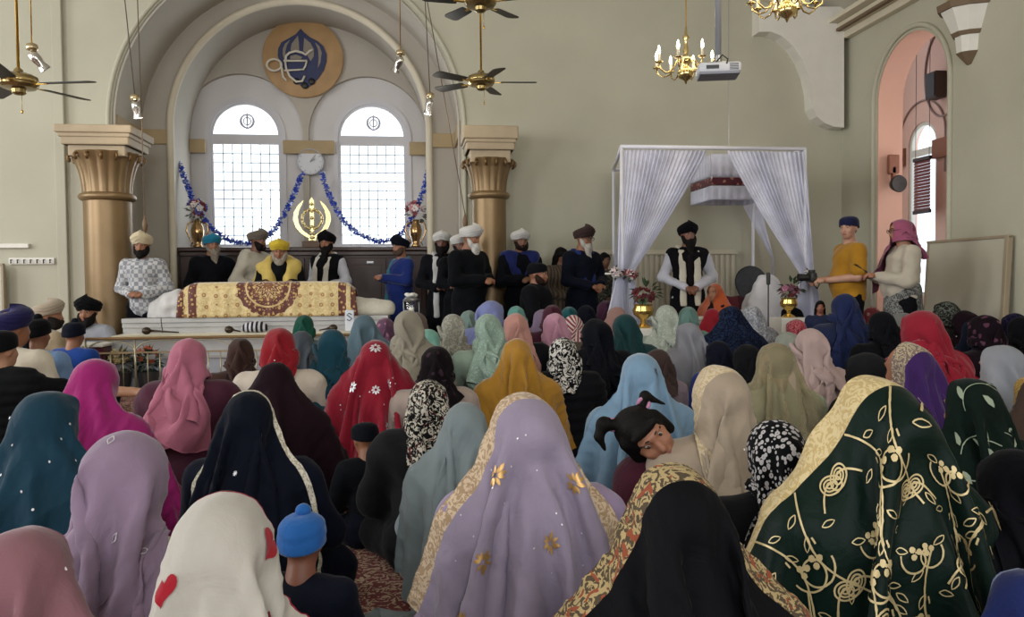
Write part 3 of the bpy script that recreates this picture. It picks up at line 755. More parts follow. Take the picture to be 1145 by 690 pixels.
# cornice following the ceiling line on the back wall, cornice of the right wall
cb = MB()
for dy, dz, h in ((.0, -.10, .16), (.06, .0, .12)):
    q = [(x, cz(x) + dz - .06) for x in np.linspace(1.5, 5.35, 20)]
    cb.plate(q + [(x, z - h) for x, z in q[::-1]], [], YB - .10 - dy, YB)
st(cb.build('trim_9', M_MOULD))
cr = MB()
for dx, z, h in ((.10, 4.43, .10), (.20, 4.52, .09), (.32, 4.60, .06)): cr.box((XR - dx / 2, 2.6, z), (dx, 15.4, h), bev=.01)
st(cr.build('trim_10', M_MOULD))
st(MB().box((XR - .20, 2.6, 4.475), (.06, 15.3, .035)).build('trim_11', plain('brown_moulding', '6d5a44', .7)))  # thin brown strip set into the right wall cornice
# shaped haunch in the corner under the ceiling
hp = [(848, 8), (848, 36), (862, 36), (874, 41), (886, 52), (896, 67), (903, 85), (907, 104), (908, 121), (913, 131), (922, 138), (932, 142), (943, 143), (943, 8)]
hq = [P(a, b, 10.30) for a, b in hp]
st(MB().plate([(p[0], p[2]) for p in hq], [], 10.28, 10.5).build('trim_12', M_WHITE))
# flat pilaster strip beside the left pillar, right pillar strip
for x, wd_ in ((-4.22, .12),): st(MB().box((x, YB - .03, 2.4), (wd_, .06, 4.8), bev=.01).build('trim_13', M_WALL))
st(MB().box((-6.5, YB - .015, .08), (5.0, .03, .16)).build('baseboard_left', M_WHITE)); st(MB().box((3.5, YB - .015, .08), (4.8, .03, .16)).build('baseboard_back', M_WHITE))

# ------------------------------------------------------------------ pillars
def pillar(x, y, r, zring, zcap, zab, ztop, wab, label):
    root = empty('pillar', (x, y, 0)); tag(root, label, 'pillar', 'gilded pillars of the great arch')
    MB().lathe([(r * 1.25, 0), (r * 1.25, .12), (r * 1.1, .18), (r * .96, .22), (r, 1.0), (r, zring - .02)], 40).build('shaft', M_GOLD, root, True, 40)
    MB().lathe([(r, zring - .05), (r + .04, zring - .03), (r + .055, zring), (r + .04, zring + .03), (r, zring + .05)], 40).build('neck_ring', M_GOLD, root, True)
    n = 16; H = zcap - zring
    prof = [(r * (1 + .42 * (i / 14) ** 2.2), zring + .03 + H * i / 14) for i in range(15)]
    lv = MB().lathe(prof, 128, mod=lambda w, i: 1 + (.05 + .03 * i / 14) * abs(sin(n * w / 2)) - .02)
    lv.build('fluted_leaves', M_GOLD, root, True, 60)
    cu = MB()
    for i in range(n):
        a = 2 * pi * (i + .5) / n; R0 = r * 1.46
        cu.tube([((R0 + .03 * cos(b)) * cos(a), (R0 + .03 * cos(b)) * sin(a), zcap - .03 + .035 * sin(b)) for b in np.linspace(-1.6, 3.6, 9)], [.016] * 8 + [.010], 6)
    cu.build('leaf_curls', plain('old_gold', '6f5330', .4, .5), root, True)
    MB().box((0, 0, (zcap + zab) / 2 + .0), (r * 2.35, r * 2.35, zab - zcap + .06), bev=.01).build('plinth_block', M_TANSTONE, root)
    ab = MB().box((0, 0, zab + .05), (wab * .88, wab * .88, .10), bev=.015).box((0, 0, zab + .11), (wab * .93, wab * .93, .05), bev=.012).box((0, 0, (zab + .13 + ztop) / 2), (wab, wab, ztop - zab - .13), bev=.015)
    ab.build('abacus', M_TANSTONE, root)
    MB().box((0, 0, zab + .015), (wab * .82, wab * .82, .03)).build('dark_moulding', plain('umber', '4c3c2c', .7), root)  # thin umber strip below the abacus
    return root
pillar(-3.57, 10.14, .265, 2.19, 2.67, 2.76, 2.98, .84, 'broad gilded pillar with fluted leaf capital beside the man in the white patterned jumper')
pillar(.995, 10.22, .215, 2.24, 2.66, 2.78, 3.07, .68, 'slimmer gilded pillar with fluted leaf capital behind the white-bearded man')
# corbel on the right wall
def corbel():
    p = P(1078, 30, 7.95); root = empty('wall_corbel', (XR - .0, 7.95, 3.55)); tag(root, 'cream stepped corbel with brown mouldings high on the right wall', 'corbel')
    def stp(name, z0, z1, a0, a1, mat):
        v = []
        for z, a in ((z0, a0), (z1, a1)): v += [(0, -a, z), (-a * .6, -a * .75, z), (-a, 0 - a * .35, z), (-a, a * .35, z), (-a * .6, a * .75, z), (0, a, z)]
        f = [(i, (i + 1) % 6, 6 + (i + 1) % 6, 6 + i) for i in range(6)] + [(5, 4, 3, 2, 1, 0), (6, 7, 8, 9, 10, 11)]
        MB().add(v, f).build(name, mat, root)
    br = plain('brown_moulding', '6d5a44', .7)  # brown tone for the corbel tip and mouldings
    stp('tip', -.14, -.02, .03, .13, br); stp('lower_block', -.02, .16, .12, .14, M_WHITE); stp('lower_moulding', .15, .19, .16, .18, br)
    stp('upper_block', .19, .42, .17, .27, M_WHITE); stp('upper_moulding', .42, .49, .30, .31, br); stp('shaft_base', .49, 1.3, .19, .19, M_WHITE)
    MB().tube([(-.19, .06, .49), (-.19, .06, 1.3)], .03, 8).tube([(-.15, -.14, .49), (-.15, -.14, 1.3)], .03, 8).build('colonnette', plain('tan_paint', 'a88d62', .6), root, True)
corbel()
# ------------------------------------------------------------------ on the niche wall
def roundel():
    c = V(339, 65, Y2 - .04); s = .59; r = empty('wall_roundel', c); tag(r, 'round tan wooden emblem with navy leaf-shaped blades and white script high between windows', 'emblem')
    MB().lathe([(.01, -.03), (s * .97, -.03), (s, -.02), (s, .02), (s * .97, .03), (.01, .03)], 64, M=Matrix.Rotation(R(90), 4, 'X')).build('disc', plain('tan_wood_disc', 'a9875c', .6, var=.12, vscale=4), r, True, 40)
    q = lambda L: [((x - 375) / 280 * s, (345 - y) / 280 * s) for x, y in L]
    sil = [(365, 145), (385, 170), (425, 203), (480, 230), (520, 265), (541, 320), (538, 370), (520, 430), (480, 490), (445, 525), (405, 560), (380, 562), (330, 522), (275, 470), (225, 405), (203, 340), (207, 290), (230, 245), (285, 213), (330, 185)]
    MB().plate(q(sil), [], -.055, -.03).build('navy_blades', plain('navy_paint', '18224e', .5), r)
    cut = MB(); 
    for L in ([(238, 330), (240, 290), (255, 255), (290, 228), (268, 265), (256, 310), (262, 370), (248, 372)], [(292, 300), (300, 255), (345, 195), (350, 240), (352, 300), (325, 312)], [(388, 210), (430, 245), (455, 290), (452, 340), (430, 372), (405, 330), (380, 300)], [(462, 240), (492, 265), (508, 310), (498, 380), (478, 420), (486, 350), (482, 290)], [(290, 340), (330, 330), (372, 345), (360, 362), (290, 362)]):
        cut.plate(q(L), [], -.062, -.05)
    cut.build('grey_inlay', plain('taupe_paint', '837a6d', .7), r)
    bl = MB()
    for x, y in ((330, 515), (387, 545), (435, 515)): bl.ell(Vector(((x - 375) / 280 * s, -.06, (345 - y) / 280 * s)), (.05, .02, .05))
    bl.build('black_beads', M_BLACK, r, True)
    w = MB(); T = lambda L, rr, cl=False: w.tube([(a, -.085, b) for a, b in q(L)], rr, 8, closed=cl)
    T([(180 + 50 * cos(a), 408 + 40 * sin(a)) for a in [2 * pi * i / 20 for i in range(20)]], .017, True)
    T([(222, 385), (232, 440), (240, 490), (262, 515)], .016); T([(245, 378), (405, 374)], .016); T([(248, 446), (378, 436)], .014)
    T([(258, 378), (262, 345), (285, 322), (330, 308), (375, 318), (398, 332), (425, 305), (448, 296)], .018)
    T([(256, 378), (262, 430), (285, 485), (330, 522), (370, 518), (388, 480)], .016); T([(405, 374), (395, 410), (378, 440)], .014)
    w.build('white_script', plain('warm_white', 'cfc8b8', .6), r, True)
roundel()
def clock():
    c = V(347, 181, Y2 - .03); r = empty('wall_clock', c); tag(r, 'round pale wall clock hanging between the two bright windows', 'clock')
    X90 = Matrix.Rotation(R(90), 4, 'X')
    MB().lathe([(.01, -.02), (.185, -.02), (.185, .012), (.01, .012)], 40, M=X90).build('dial', plain('clock_dial', 'c9cbce', .35), r, True, 40)
    MB().tube([(.19 * cos(a), -.01, .19 * sin(a)) for a in [2 * pi * i / 40 for i in range(40)]], .013, 8, closed=True).build('rim', plain('silver_rim', 'a2a4a8', .3, .5), r, True)
    m = MB()
    for i in range(12):
        a = pi / 6 * i; m.box((0, 0, 0), (.008, .004, .022), M=Matrix.Rotation(-a, 4, 'Y') @ Matrix.Translation((0, -.024, .155)))
    m.build('hour_marks', plain('mid_grey', '8a8a8e', .6), r)
    for nme, a, L, wd_ in (('hour_hand', 62, .085, .014), ('minute_hand', 38, .13, .009)):
        MB().box((0, 0, 0), (wd_, .004, L), M=Matrix.Rotation(R(a), 4, 'Y') @ Matrix.Translation((0, -.030, L / 2))).build(nme, plain('mid_grey', '8a8a8e', .6), r)
clock()
# ------------------------------------------------------------------ cupboard, emblem, vases, garlands
CT = 1.665; CYF = 11.68
def cupboard():
    r = empty('cupboard', (XC, 12.0, 0)); tag(r, 'long dark wooden cupboard with panelled doors under the two windows', 'cupboard')
    w = 3.42; MB().box((0, .02, .80), (w, .62, 1.60)).build('carcass', M_DWOOD, r)
    MB().box((0, 0, CT - .03), (w + .04, .74, .06), bev=.015).box((0, .01, CT - .09), (w, .68, .06), bev=.01).build('worktop', plain('dark_wood_top', '3c2820', .35, var=.2), r)
    n = 6
    for i in range(n):
        x = -w / 2 + (i + .5) * w / n
        d = MB().box((x, -.305, .80), (w / n - .03, .03, 1.42), bev=.006).box((x, -.322, .80), (w / n - .16, .015, 1.22), bev=.006).build('door', M_DWOOD, r)
        if i != 2: MB().box((x + .05, -.325, 1.44), (.10, .012, .045), bev=.005).tube([(x + .01, -.335, 1.44), (x + .01, -.35, 1.43), (x + .09, -.35, 1.43), (x + .09, -.335, 1.44)], .006, 6).build('handle', M_STEEL, d)
cupboard()
b = V(349, 247, 11.85)
r = empty('gold_emblem', (b.x, b.y, CT)); tag(r, 'shiny gold sword-and-ring emblem on a wooden block on the cupboard', 'emblem')
MB().box((0, 0, .045), (.28, .16, .09), bev=.01).build('block', plain('brown_wood_block', '5a4230', .5, var=.2), r)
kb = MB(); khanda(kb, 0, .40, .33, 0, .02, .11); kb.build('blades_and_ring', plain('bright_gold', 'dcc88e', .25, .8), r, True, 50)
kn = MB()
for i in range(14):
    a = 2 * pi * i / 14; kn.ell((.14 * cos(a), -.02, .407 + .14 * sin(a)), (.022, .018, .022), 8, 6)
for z in (.08, .14, .2, .3, .42, .52, .62): kn.ell((0, -.03, z), (.035, .02, .022), 8, 6)
kn.build('bosses', plain('bright_gold', 'dcc88e', .25, .8), r, True)

def flower_cluster(mb_list, centre, rad, n, seed, pet=.035):
    """petalled blossoms scattered over a ball; mb_list = builders by colour"""
    rs = random.Random(seed)
    for i in range(n):
        d = Vector((rs.gauss(0, 1), rs.gauss(0, 1), rs.gauss(.25, 1))).normalized(); c = Vector(centre) + Vector((d.x * rad[0], d.y * rad[1], d.z * rad[2])) * rs.uniform(.7, 1)
        m = mb_list[rs.randrange(len(mb_list))]; z = d.to_track_quat('Z', 'Y').to_matrix().to_4x4()
        for k in range(6):
            a = 2 * pi * k / 6
            m.ell((0, 0, 0), (pet * .75, pet * .48, pet * .16), 6, 4, M=Matrix.Translation(c) @ z @ Matrix.Rotation(a, 4, 'Z') @ Matrix.Translation((pet * .6, 0, 0)) @ Matrix.Rotation(R(-28), 4, 'Y'))
        m.ell((0, 0, 0), (pet * .35, pet * .35, pet * .3), 6, 4, M=Matrix.Translation(c) @ z)
def leaf_cluster(m, centre, rad, n, seed, L=.09):
    rs = random.Random(seed)
    for i in range(n):
        d = Vector((rs.gauss(0, 1), rs.gauss(0, 1), rs.gauss(0, 1))).normalized(); c = Vector(centre) + Vector((d.x * rad[0], d.y * rad[1], d.z * rad[2])) * .7
        z = d.to_track_quat('Y', 'Z').to_matrix().to_4x4(); w = L * .22
        v = [Matrix.Translation(c) @ z @ Vector(p) for p in ((0, 0, 0), (w, L * .45, .01), (0, L, -.01), (-w, L * .45, .01), (0, L * .45, -.004), (0, L * .45, .006))]
        m.add(v, [(0, 1, 4), (1, 2, 4), (2, 3, 4), (3, 0, 4), (1, 0, 5), (2, 1, 5), (3, 2, 5), (0, 3, 5)])
def vase(px, seed, label, cols):
    p = V(px, 270, 11.85); r = empty('flower_vase', (p.x, p.y, CT)); tag(r, label, 'vase', 'metal vases of flowers on the cupboard')
    prof = [(.06, 0), (.07, .02), (.05, .05), (.055, .10), (.085, .18), (.09, .25), (.07, .32), (.045, .36), (.055, .40), (.05, .40)]
    MB().lathe(prof, 24).build('vessel', plain('bronze', 'a9895f', .18, .9), r, True)
    h = MB()
    for q in (-1, 1): h.tube([(q * .05, 0, .37), (q * .13, 0, .34), (q * .15, 0, .24), (q * .10, 0, .12), (q * .07, 0, .08), (q * .10, 0, .03)], [.010, .014, .014, .012, .012, .006], 8)
    h.build('curved_handle', plain('bronze', 'a9895f', .18, .9), r, True)
    ms = [MB() for _ in cols]; flower_cluster(ms, (0, -.02, .55), (.15, .11, .14), 26, seed, .04)
    for m, c in zip(ms, cols): m.build('blossoms', plain('petal_' + c, c, .7), r, True)
    l = MB(); leaf_cluster(l, (0, 0, .50), (.16, .12, .16), 26, seed + 3); l.build('foliage', plain('leaf_green', '39492f', .7, var=.2), r)
vase(221, 4, 'metal vase of white, red and blue flowers at the left end of the cupboard', ['d8d2d0', '8c3038', '5868b8', 'e2d8d6'])
vase(465, 9, 'metal vase of white and pink flowers at the right end of the cupboard', ['dcd6d2', 'c88a8c', '8e4a50', 'e2dcd8'])

def garland(pts, seed, label):
    Y = 11.9; K = [P(a, b_, Y) for a, b_ in pts]; path = []
    for i in range(len(K) - 1):
        k0, k1, k2, k3 = K[max(i - 1, 0)], K[i], K[i + 1], K[min(i + 2, len(K) - 1)]
        for t in np.linspace(0, 1, 16, endpoint=False): path.append(.5 * ((2 * k1) + (k2 - k0) * t + (2 * k0 - 5 * k1 + 4 * k2 - k3) * t * t + (3 * k1 - k0 - 3 * k2 + k3) * t ** 3))
    path.append(K[-1]); path = np.array(path); o = path[0]; path = path - o
    r = empty('tinsel_garland', tuple(o)); tag(r, label, 'garland', 'blue and silver garlands across the windows')
    MB().tube([tuple(p) for p in path], .006, 6).build('cord', plain('silver_cord', '9aa0b0', .3, .6), r, True)
    seg = np.linalg.norm(np.diff(path, axis=0), axis=1); cum = np.concatenate([[0], np.cumsum(seg)]); rs = random.Random(seed)
    A, B_ = MB(), MB(); s = .0; k = 0
    while s < cum[-1]:
        p = Vector([float(np.interp(s, cum, path[:, i])) for i in range(3)]); m = A if k % 4 else B_
        for _ in range(8):
            M = Matrix.Translation(p) @ Matrix.Rotation(rs.uniform(0, 6.3), 4, 'X') @ Matrix.Rotation(rs.uniform(0, 6.3), 4, 'Z')
            m.box((0, 0, 0), (.052, .018, .004), M=M @ Matrix.Translation((.022, 0, 0)))
        s += .034; k += 1
    A.build('blue_tinsel', plain('blue_foil', '2a48b4', .45, .2), r); B_.build('silver_tinsel', plain('pale_blue_foil', 'a9b4dc', .25, .6), r)
garland([(200, 183), (207, 200), (217, 226), (232, 250), (252, 266), (275, 272), (297, 266), (316, 243), (329, 217), (338, 193)], 1, 'blue tinsel garland looping across the window on the left')
garland([(359, 193), (368, 217), (384, 246), (404, 263), (425, 270), (444, 265), (461, 243), (473, 214), (481, 183)], 2, 'blue tinsel garland looping across the window on the right')

# ------------------------------------------------------------------ altar
M_MARBLE = plain('grey_marble_paint', 'b3b2b0', .45, var=.08, vscale=4, bmp=.03); M_CREAMC = fabric('cfc4a4', uv=False)
M_WCLOTH = fabric('d4d2cf', uv=False)
AX0, AX1 = P(128, 360, 9.2)[0], P(433, 360, 9.2)[0]; ac = (AX0 + AX1) / 2; aw = AX1 - AX0
r = empty('altar_platform', (ac, 9.75, 0)); tag(r, 'stepped grey painted altar platform behind the low railing', 'platform')
up_ = MB(); lx = -2.82 - ac; rx = aw / 2; w1 = rx - lx; c1 = (rx + lx) / 2; w2 = lx + aw / 2 + .05; c2 = (lx - aw / 2 - .05) / 2
for (cx_, ww, y_, dd) in ((c1, w1, .32, 1.0), (c2 + .01, w2, -.055, .25)): up_.box((cx_, y_, .36), (ww, dd, .72)).box((cx_ + .0, y_ - .02, .745), (ww, dd + .04, .05)).box((cx_, y_ - .01, .69), (ww, dd + .02, .05))
up_.build('upper_tier', M_MARBLE, r)
MB().box((0, -.32, .28), (aw + .1, .46, .56), bev=.01).box((0, -.32, .565), (aw + .18, .52, .04), bev=.012).box((0, -.32, .07), (aw + .2, .54, .14), bev=.015).box((0, -.56, .36), (aw + .16, .05, .05), bev=.01).build('lower_tier', M_MARBLE, r)
pn = MB()
for i in range(5): pn.box((-aw / 2 + (i + .5) * aw / 5, -.555, .27), (aw / 5 - .14, .025, .26), bev=.01)
pn.build('front_panel', plain('pale_grey_paint', 'a5a8b0', .55), r)
o = MB().box((ac, 9.43, .592), (aw + .06, .44, .014), bev=.006).box((ac, 9.19, .575), (aw + .06, .012, .05)).build('table_cloth', M_CREAMC); tag(o, 'cream runner cloth on the lower step of the altar', 'cloth')
# brocade cloth over the scripture stand: rounded block draped with cloth
def brocade_mat():
    m, nt, bs = new_mat('gold_and_maroon_brocade'); tc = nd(nt, 'ShaderNodeTexCoord'); sp = nd(nt, 'ShaderNodeSeparateXYZ'); lk(nt, tc.outputs['Object'], sp.inputs[0])
    x, z = sp.outputs['X'], sp.outputs['Z']
    base = lin('c9ae74'); cream = lin('dcc894'); mar = lin('5e2a20'); bn = lin('7a4a2a')
    n = nd(nt, 'ShaderNodeTexNoise'); n.inputs['Scale'].default_value = 20; n.inputs['Distortion'].default_value = 2; lk(nt, tc.outputs['Object'], n.inputs['Vector'])
    c = mixc(nt, ramp(nt, n.outputs[0], [(.4, (0, 0, 0, 1)), (.6, (1, 1, 1, 1))]), base, cream)
    # scattered sprigs
    v = nd(nt, 'ShaderNodeTexVoronoi'); v.inputs['Scale'].default_value = 8.5; v.inputs['Randomness'].default_value = .25; lk(nt, tc.outputs['Object'], v.inputs['Vector'])
    c = mixc(nt, mth(nt, 'LESS_THAN', v.outputs['Distance'], .20), c, lin('9c6e40'))
    c = mixc(nt, mth(nt, 'LESS_THAN', v.outputs['Distance'], .10), c, base)
    # ornament noise used inside dark bands
    n2 = nd(nt, 'ShaderNodeTexVoronoi'); n2.inputs['Scale'].default_value = 24; lk(nt, tc.outputs['Object'], n2.inputs['Vector'])
    orn = mixc(nt, mth(nt, 'LESS_THAN', n2.outputs['Distance'], .34), mar, lin('c09a5c'))
    orn2 = mixc(nt, mth(nt, 'LESS_THAN', n2.outputs['Distance'], .36), bn, lin('cdb27a'))
    zz = mth(nt, 'SUBTRACT', z, .36)
    ang = nd(nt, 'ShaderNodeMath', operation='ARCTAN2'); lk(nt, zz, ang.inputs[0]); lk(nt, x, ang.inputs[1])
    rr = mth(nt, 'SQRT', mth(nt, 'ADD', mth(nt, 'MULTIPLY', x, x), mth(nt, 'MULTIPLY', zz, zz)))
    pet = mth(nt, 'MULTIPLY', mth(nt, 'ABSOLUTE', mth(nt, 'SINE', mth(nt, 'MULTIPLY', ang.outputs[0], 9.0))), .018)
    ro = mth(nt, 'ADD', rr, pet)
    c = mixc(nt, mth(nt, 'LESS_THAN', ro, .36), c, orn)
    c = mixc(nt, mth(nt, 'LESS_THAN', rr, .255), c, lin('cdb27a'))
    c = mixc(nt, mth(nt, 'LESS_THAN', rr, .235), c, orn)
    c = mixc(nt, mth(nt, 'LESS_THAN', ro, .185), c, orn2)
    pet2 = mth(nt, 'MULTIPLY', mth(nt, 'ABSOLUTE', mth(nt, 'SINE', mth(nt, 'MULTIPLY', ang.outputs[0], 6.0))), .05)
    for r1, cc in ((.165, lin('cdb27a')), (.150, lin('6a3222')), (.115, lin('d6bd88')), (.10, lin('7a4a2a'))):
        c = mixc(nt, mth(nt, 'LESS_THAN', mth(nt, 'ADD', rr, pet2), r1), c, cc)
    v3 = nd(nt, 'ShaderNodeTexVoronoi'); v3.inputs['Scale'].default_value = 42; lk(nt, tc.outputs['Object'], v3.inputs['Vector'])
    c = mixc(nt, mth(nt, 'MULTIPLY', mth(nt, 'LESS_THAN', rr, .30), mth(nt, 'LESS_THAN', v3.outputs['Distance'], .26)), c, lin('c9a468'))
    ax = mth(nt, 'ABSOLUTE', x)
    for a, b_ in ((.79, .88), (.93, 1.02)):
        msk = mth(nt, 'MULTIPLY', mth(nt, 'GREATER_THAN', ax, a), mth(nt, 'LESS_THAN', ax, b_)); c = mixc(nt, msk, c, orn)
    lk(nt, c, bs.inputs['Base Color']); bs.inputs['Roughness'].default_value = .6; bs.inputs['Sheen Weight'].default_value = .3
    n3 = nd(nt, 'ShaderNodeTexNoise'); n3.inputs['Scale'].default_value = 30; lk(nt, tc.outputs['Object'], n3.inputs['Vector']); bump(nt, bs, n3.outputs[0], .3, .01)
    return m
c0 = V(302, 350, 9.62); zc = .772
def brocade():
    nx, ns = 90, 40; Wb = 1.96
    prof = [(-.22, 0), (-.225, .12), (-.225, .26), (-.20, .35), (-.14, .395), (-.05, .405), (.08, .40), (.2, .36), (.28, .2), (.30, 0)]
    pa = np.array(prof); cum = np.concatenate([[0], np.cumsum(np.linalg.norm(np.diff(pa, axis=0), axis=1))]); t = np.linspace(0, cum[-1], ns)
    Yp, Zp = np.interp(t, cum, pa[:, 0]), np.interp(t, cum, pa[:, 1]); v = []
    for i in range(nx):
        x = -Wb / 2 + Wb * i / (nx - 1); e = min(1, (Wb / 2 - abs(x)) / .16); hh = .80 + .20 * math.sin(e * pi / 2) - (.02 * (x / Wb * 2) ** 2)
        for j in range(ns):
            fold = .008 * sin(x * 23 + 1.2 * sin(x * 7)) * max(0, 1 - Zp[j] / .40) + .004 * sin(x * 51)
            xx = x * (1 + .035 * (1 - Zp[j] / .4)); v.append((xx, Yp[j] - fold * (1 if Yp[j] < 0 else -1), Zp[j] * hh))
    idx = np.arange(nx * ns).reshape(nx, ns); F = np.stack([idx[:-1, :-1], idx[1:, :-1], idx[1:, 1:], idx[:-1, 1:]], -1).reshape(-1, 4)
    me = mesh_np('brocade_cover', v, F); me.materials.append(brocade_mat()); o = bpy.data.objects.new('brocade_cover', me); link(o); o.location = (c0.x, 9.72, zc)
    sol = o.modifiers.new('thick', 'SOLIDIFY'); sol.thickness = .012
    tag(o, 'gold brocade cover with maroon medallion draped over the scripture stand on the altar', 'altar cloth')
brocade()
def soft_block(name, prims, mat, loc, label, cat, seed=0, vox=.018, amp=.008, group=None):
    me = mesh_np(name, *sdf_mesh(prims, vox, .06, disp=wrinkle(amp, seed), clip=lambda x, y, z: -z)); me.materials.append(mat)
    o = bpy.data.objects.new(name, me); link(o); o.location = loc; tag(o, label, cat, group); return o
cl = V(187, 340, 9.7)
soft_block('draped_bolster', [cap((-.04, 0, .10), (.12, 0, .15), .15, .17), cap((-.09, 0, .02), (.18, 0, .03), .13, .16), elp((.08, 0, .17), (.16, .2, .12))], M_WCLOTH, (cl.x, 9.72, .772), 'white cloth draped in a mound left of the brocade cover', 'cloth', 3)
cr_ = V(414, 340, 9.6)
soft_block('white_bolster', [cap((-.16, 0, .09), (.19, 0, .07), .12, .10), cap((-.16, .12, .09), (.19, .12, .07), .11, .10)], fabric('cfc9b8', uv=False, pattern='emboss', col2='d9d4c6'), (cr_.x, 9.66, .772), 'cream satin bolster right of the brocade cover on the altar', 'cushion', 6)
# things laid out on the cream cloth
def mace(px, Lh, dirn, label):
    p = V(px, 366, 9.4); r = empty('ceremonial_mace', (p.x, 9.36, .640)); tag(r, label, 'mace')
    MB().ell((0, 0, .0), (.05, .045, .042), 14, 10).build('head', plain('dark_bronze', '41362c', .35, .7), r, True)
    MB().tube([(dirn * .04, 0, 0), (dirn * Lh * .5, 0, -.01), (dirn * Lh, .02, -.025)], [.016, .010, .007], 8).build('handle', plain('dark_bronze', '41362c', .35, .7), r, True)
mace(165, .34, 1, 'dark round-headed mace with long handle at left end of cream cloth'); mace(257, .12, 1, 'short bronze mace beside the folded black and white cloth'); mace(373, .16, -1, 'dark mace lying at the right end of the cream cloth')
p = V(286, 360, 9.4)
soft_block('folded_cloth', [cap((-.10, 0, .05), (.10, 0, .05), .05, .045), elp((0, 0, .07), (.09, .08, .05))], fabric('cfcfd2', 'stripes', '20202a', uv=False, scale=.7), (p.x, 9.38, .602), 'small folded black and white striped cloth on the cream runner', 'cloth', 2, .01, .006)
p = V(388, 356, 9.35)
r = empty('paper_box', (p.x, 9.45, .772 - .0)); tag(r, 'small white box with a curved grey mark beside the cream bolster', 'box')
r.location = (p.x + .03, 9.36, .602)
MB().box((0, 0, .12), (.10, .08, .24), bev=.006).build('carton', plain('white_card', 'd6dae0', .6), r)
MB().tube([(.025, -.044, .19), (-.005, -.044, .205), (-.028, -.044, .185), (.0, -.044, .165), (.026, -.044, .145), (.0, -.044, .12), (-.028, -.044, .135)], .006, 6).build('mark', plain('slate', '4a5664', .6), r, True)
p = V(460, 345, 9.5); r = empty('glass_lantern', (p.x, 9.5, 0)); tag(r, 'glass lantern with white knotted top on a white stand right of the altar', 'lantern')
MB().box((0, 0, .365), (.34, .34, .73), bev=.02).build('stand', M_WHITE, r)
MB().lathe([(.001, .74), (.085, .74), (.09, .76), (.09, .93), (.085, .94), (.001, .94)], 20).build('glass_jar', M_GLASS, r, True, 40)
MB().lathe([(.095, .735), (.10, .75), (.095, .765)], 20).lathe([(.095, .93), (.10, .945), (.07, .975), (.02, .985)], 20).tube([(-.09, 0, .75), (-.09, 0, .95)], .006).tube([(.09, 0, .75), (.09, 0, .95)], .006).build('frame', M_STEEL, r, True, 40)
MB().lathe([(.001, .75), (.035, .75), (.033, .86), (.001, .865)], 14).build('candle', plain('wax', 'd8d2c0', .5), r, True, 40)
k = MB()
for a in range(6): k.ell((.045 * cos(a), .045 * sin(a), 1.0 + .01 * (a % 2)), (.035, .03, .022), 8, 6)
k.build('bow', M_WHITE, r, True)
# folded papers right of the lantern
# railing in front of the altar
def railing():
    Y = 8.86; x0, x1 = P(95, 372, Y)[0], P(468, 372, Y)[0]; L = x1 - x0
    r = empty('altar_railing', ((x0 + x1) / 2, Y, 0)); tag(r, 'low metal railing with arched top row running in front of the altar', 'railing')
    MB().box((0, 0, .59), (L, .045, .03), bev=.01).build('handrail', plain('bronze_rail', '8a6e4c', .3, .7), r)
    MB().box((0, 0, .045), (L, .03, .025), bev=.005).box((0, 0, .44), (L, .02, .018)).build('cross_rails', plain('dull_brass', 'a08c6c', .35, .7), r)
    n = 7; arcs_ = MB()
    for i in range(n):
        cx = -L / 2 + (i + .5) * L / n; arcs_.tube([(a, 0, b_) for a, b_ in arc(cx, .44, L / n / 2, 0, pi, 16, .13)], .008, 6)
    arcs_.build('arches', plain('pale_brass', 'b3a98f', .3, .6), r, True)
    m = n * 4
    for i in range(m + 1):
        x = -L / 2 + i * L / m; MB().tube([(x, 0, .05), (x, 0, .44 if i % 4 else .585)], .007 if i % 4 else .012, 6).build('baluster', plain('pale_brass', 'b3a98f', .3, .6), r, True)
railing()
def potted(px, py, Y, h, cols, seed, label, pot='3b3a3a', leaf='2e4030'):
    p = V(px, py, Y); r = empty('potted_flowers', (p.x, Y, 0)); tag(r, label, 'plant')
    MB().lathe([(.001, 0), (.08, 0), (.11, .2), (.12, .22), (.10, .22), (.001, .20)], 20).build('pot', plain('pot_' + pot, pot, .5), r, True, 40)
    l = MB(); leaf_cluster(l, (0, 0, .2 + h * .5), (.11, .11, h * .5), 60, seed, .11); l.build('foliage', plain('leaf_' + leaf, leaf, .7, var=.2), r)
    ms = [MB() for _ in cols]; flower_cluster(ms, (0, -.04, .2 + h * .8), (.10, .08, .10), 10, seed, .035)
    for m, c in zip(ms, cols): m.build('blossoms', plain('petal_' + c, c, .7), r, True)
potted(165, 385, 9.02, .25, ['a8583c', 'b86a48'], 5, 'dark leafy plant with an orange-red flower behind the railing')
potted(134, 385, 9.02, .25, ['b8a470', '9c8a68'], 8, 'plant with pale yellowish flowers behind the left end of the railing', leaf='5a5c48')
# low table with maroon cover before the musicians
p = V(104, 372, 9.1); r = empty('low_table', (p.x - .16, 9.12, 0)); tag(r, 'low maroon-draped table with white top before the bearded musician', 'table')
MB().box((0, 0, .25), (.62, .36, .50), bev=.02).build('maroon_cover', fabric('5a2530', uv=False), r); MB().box((0, -.02, .515), (.66, .42, .03), bev=.01).build('table_top', M_WHITE, r)

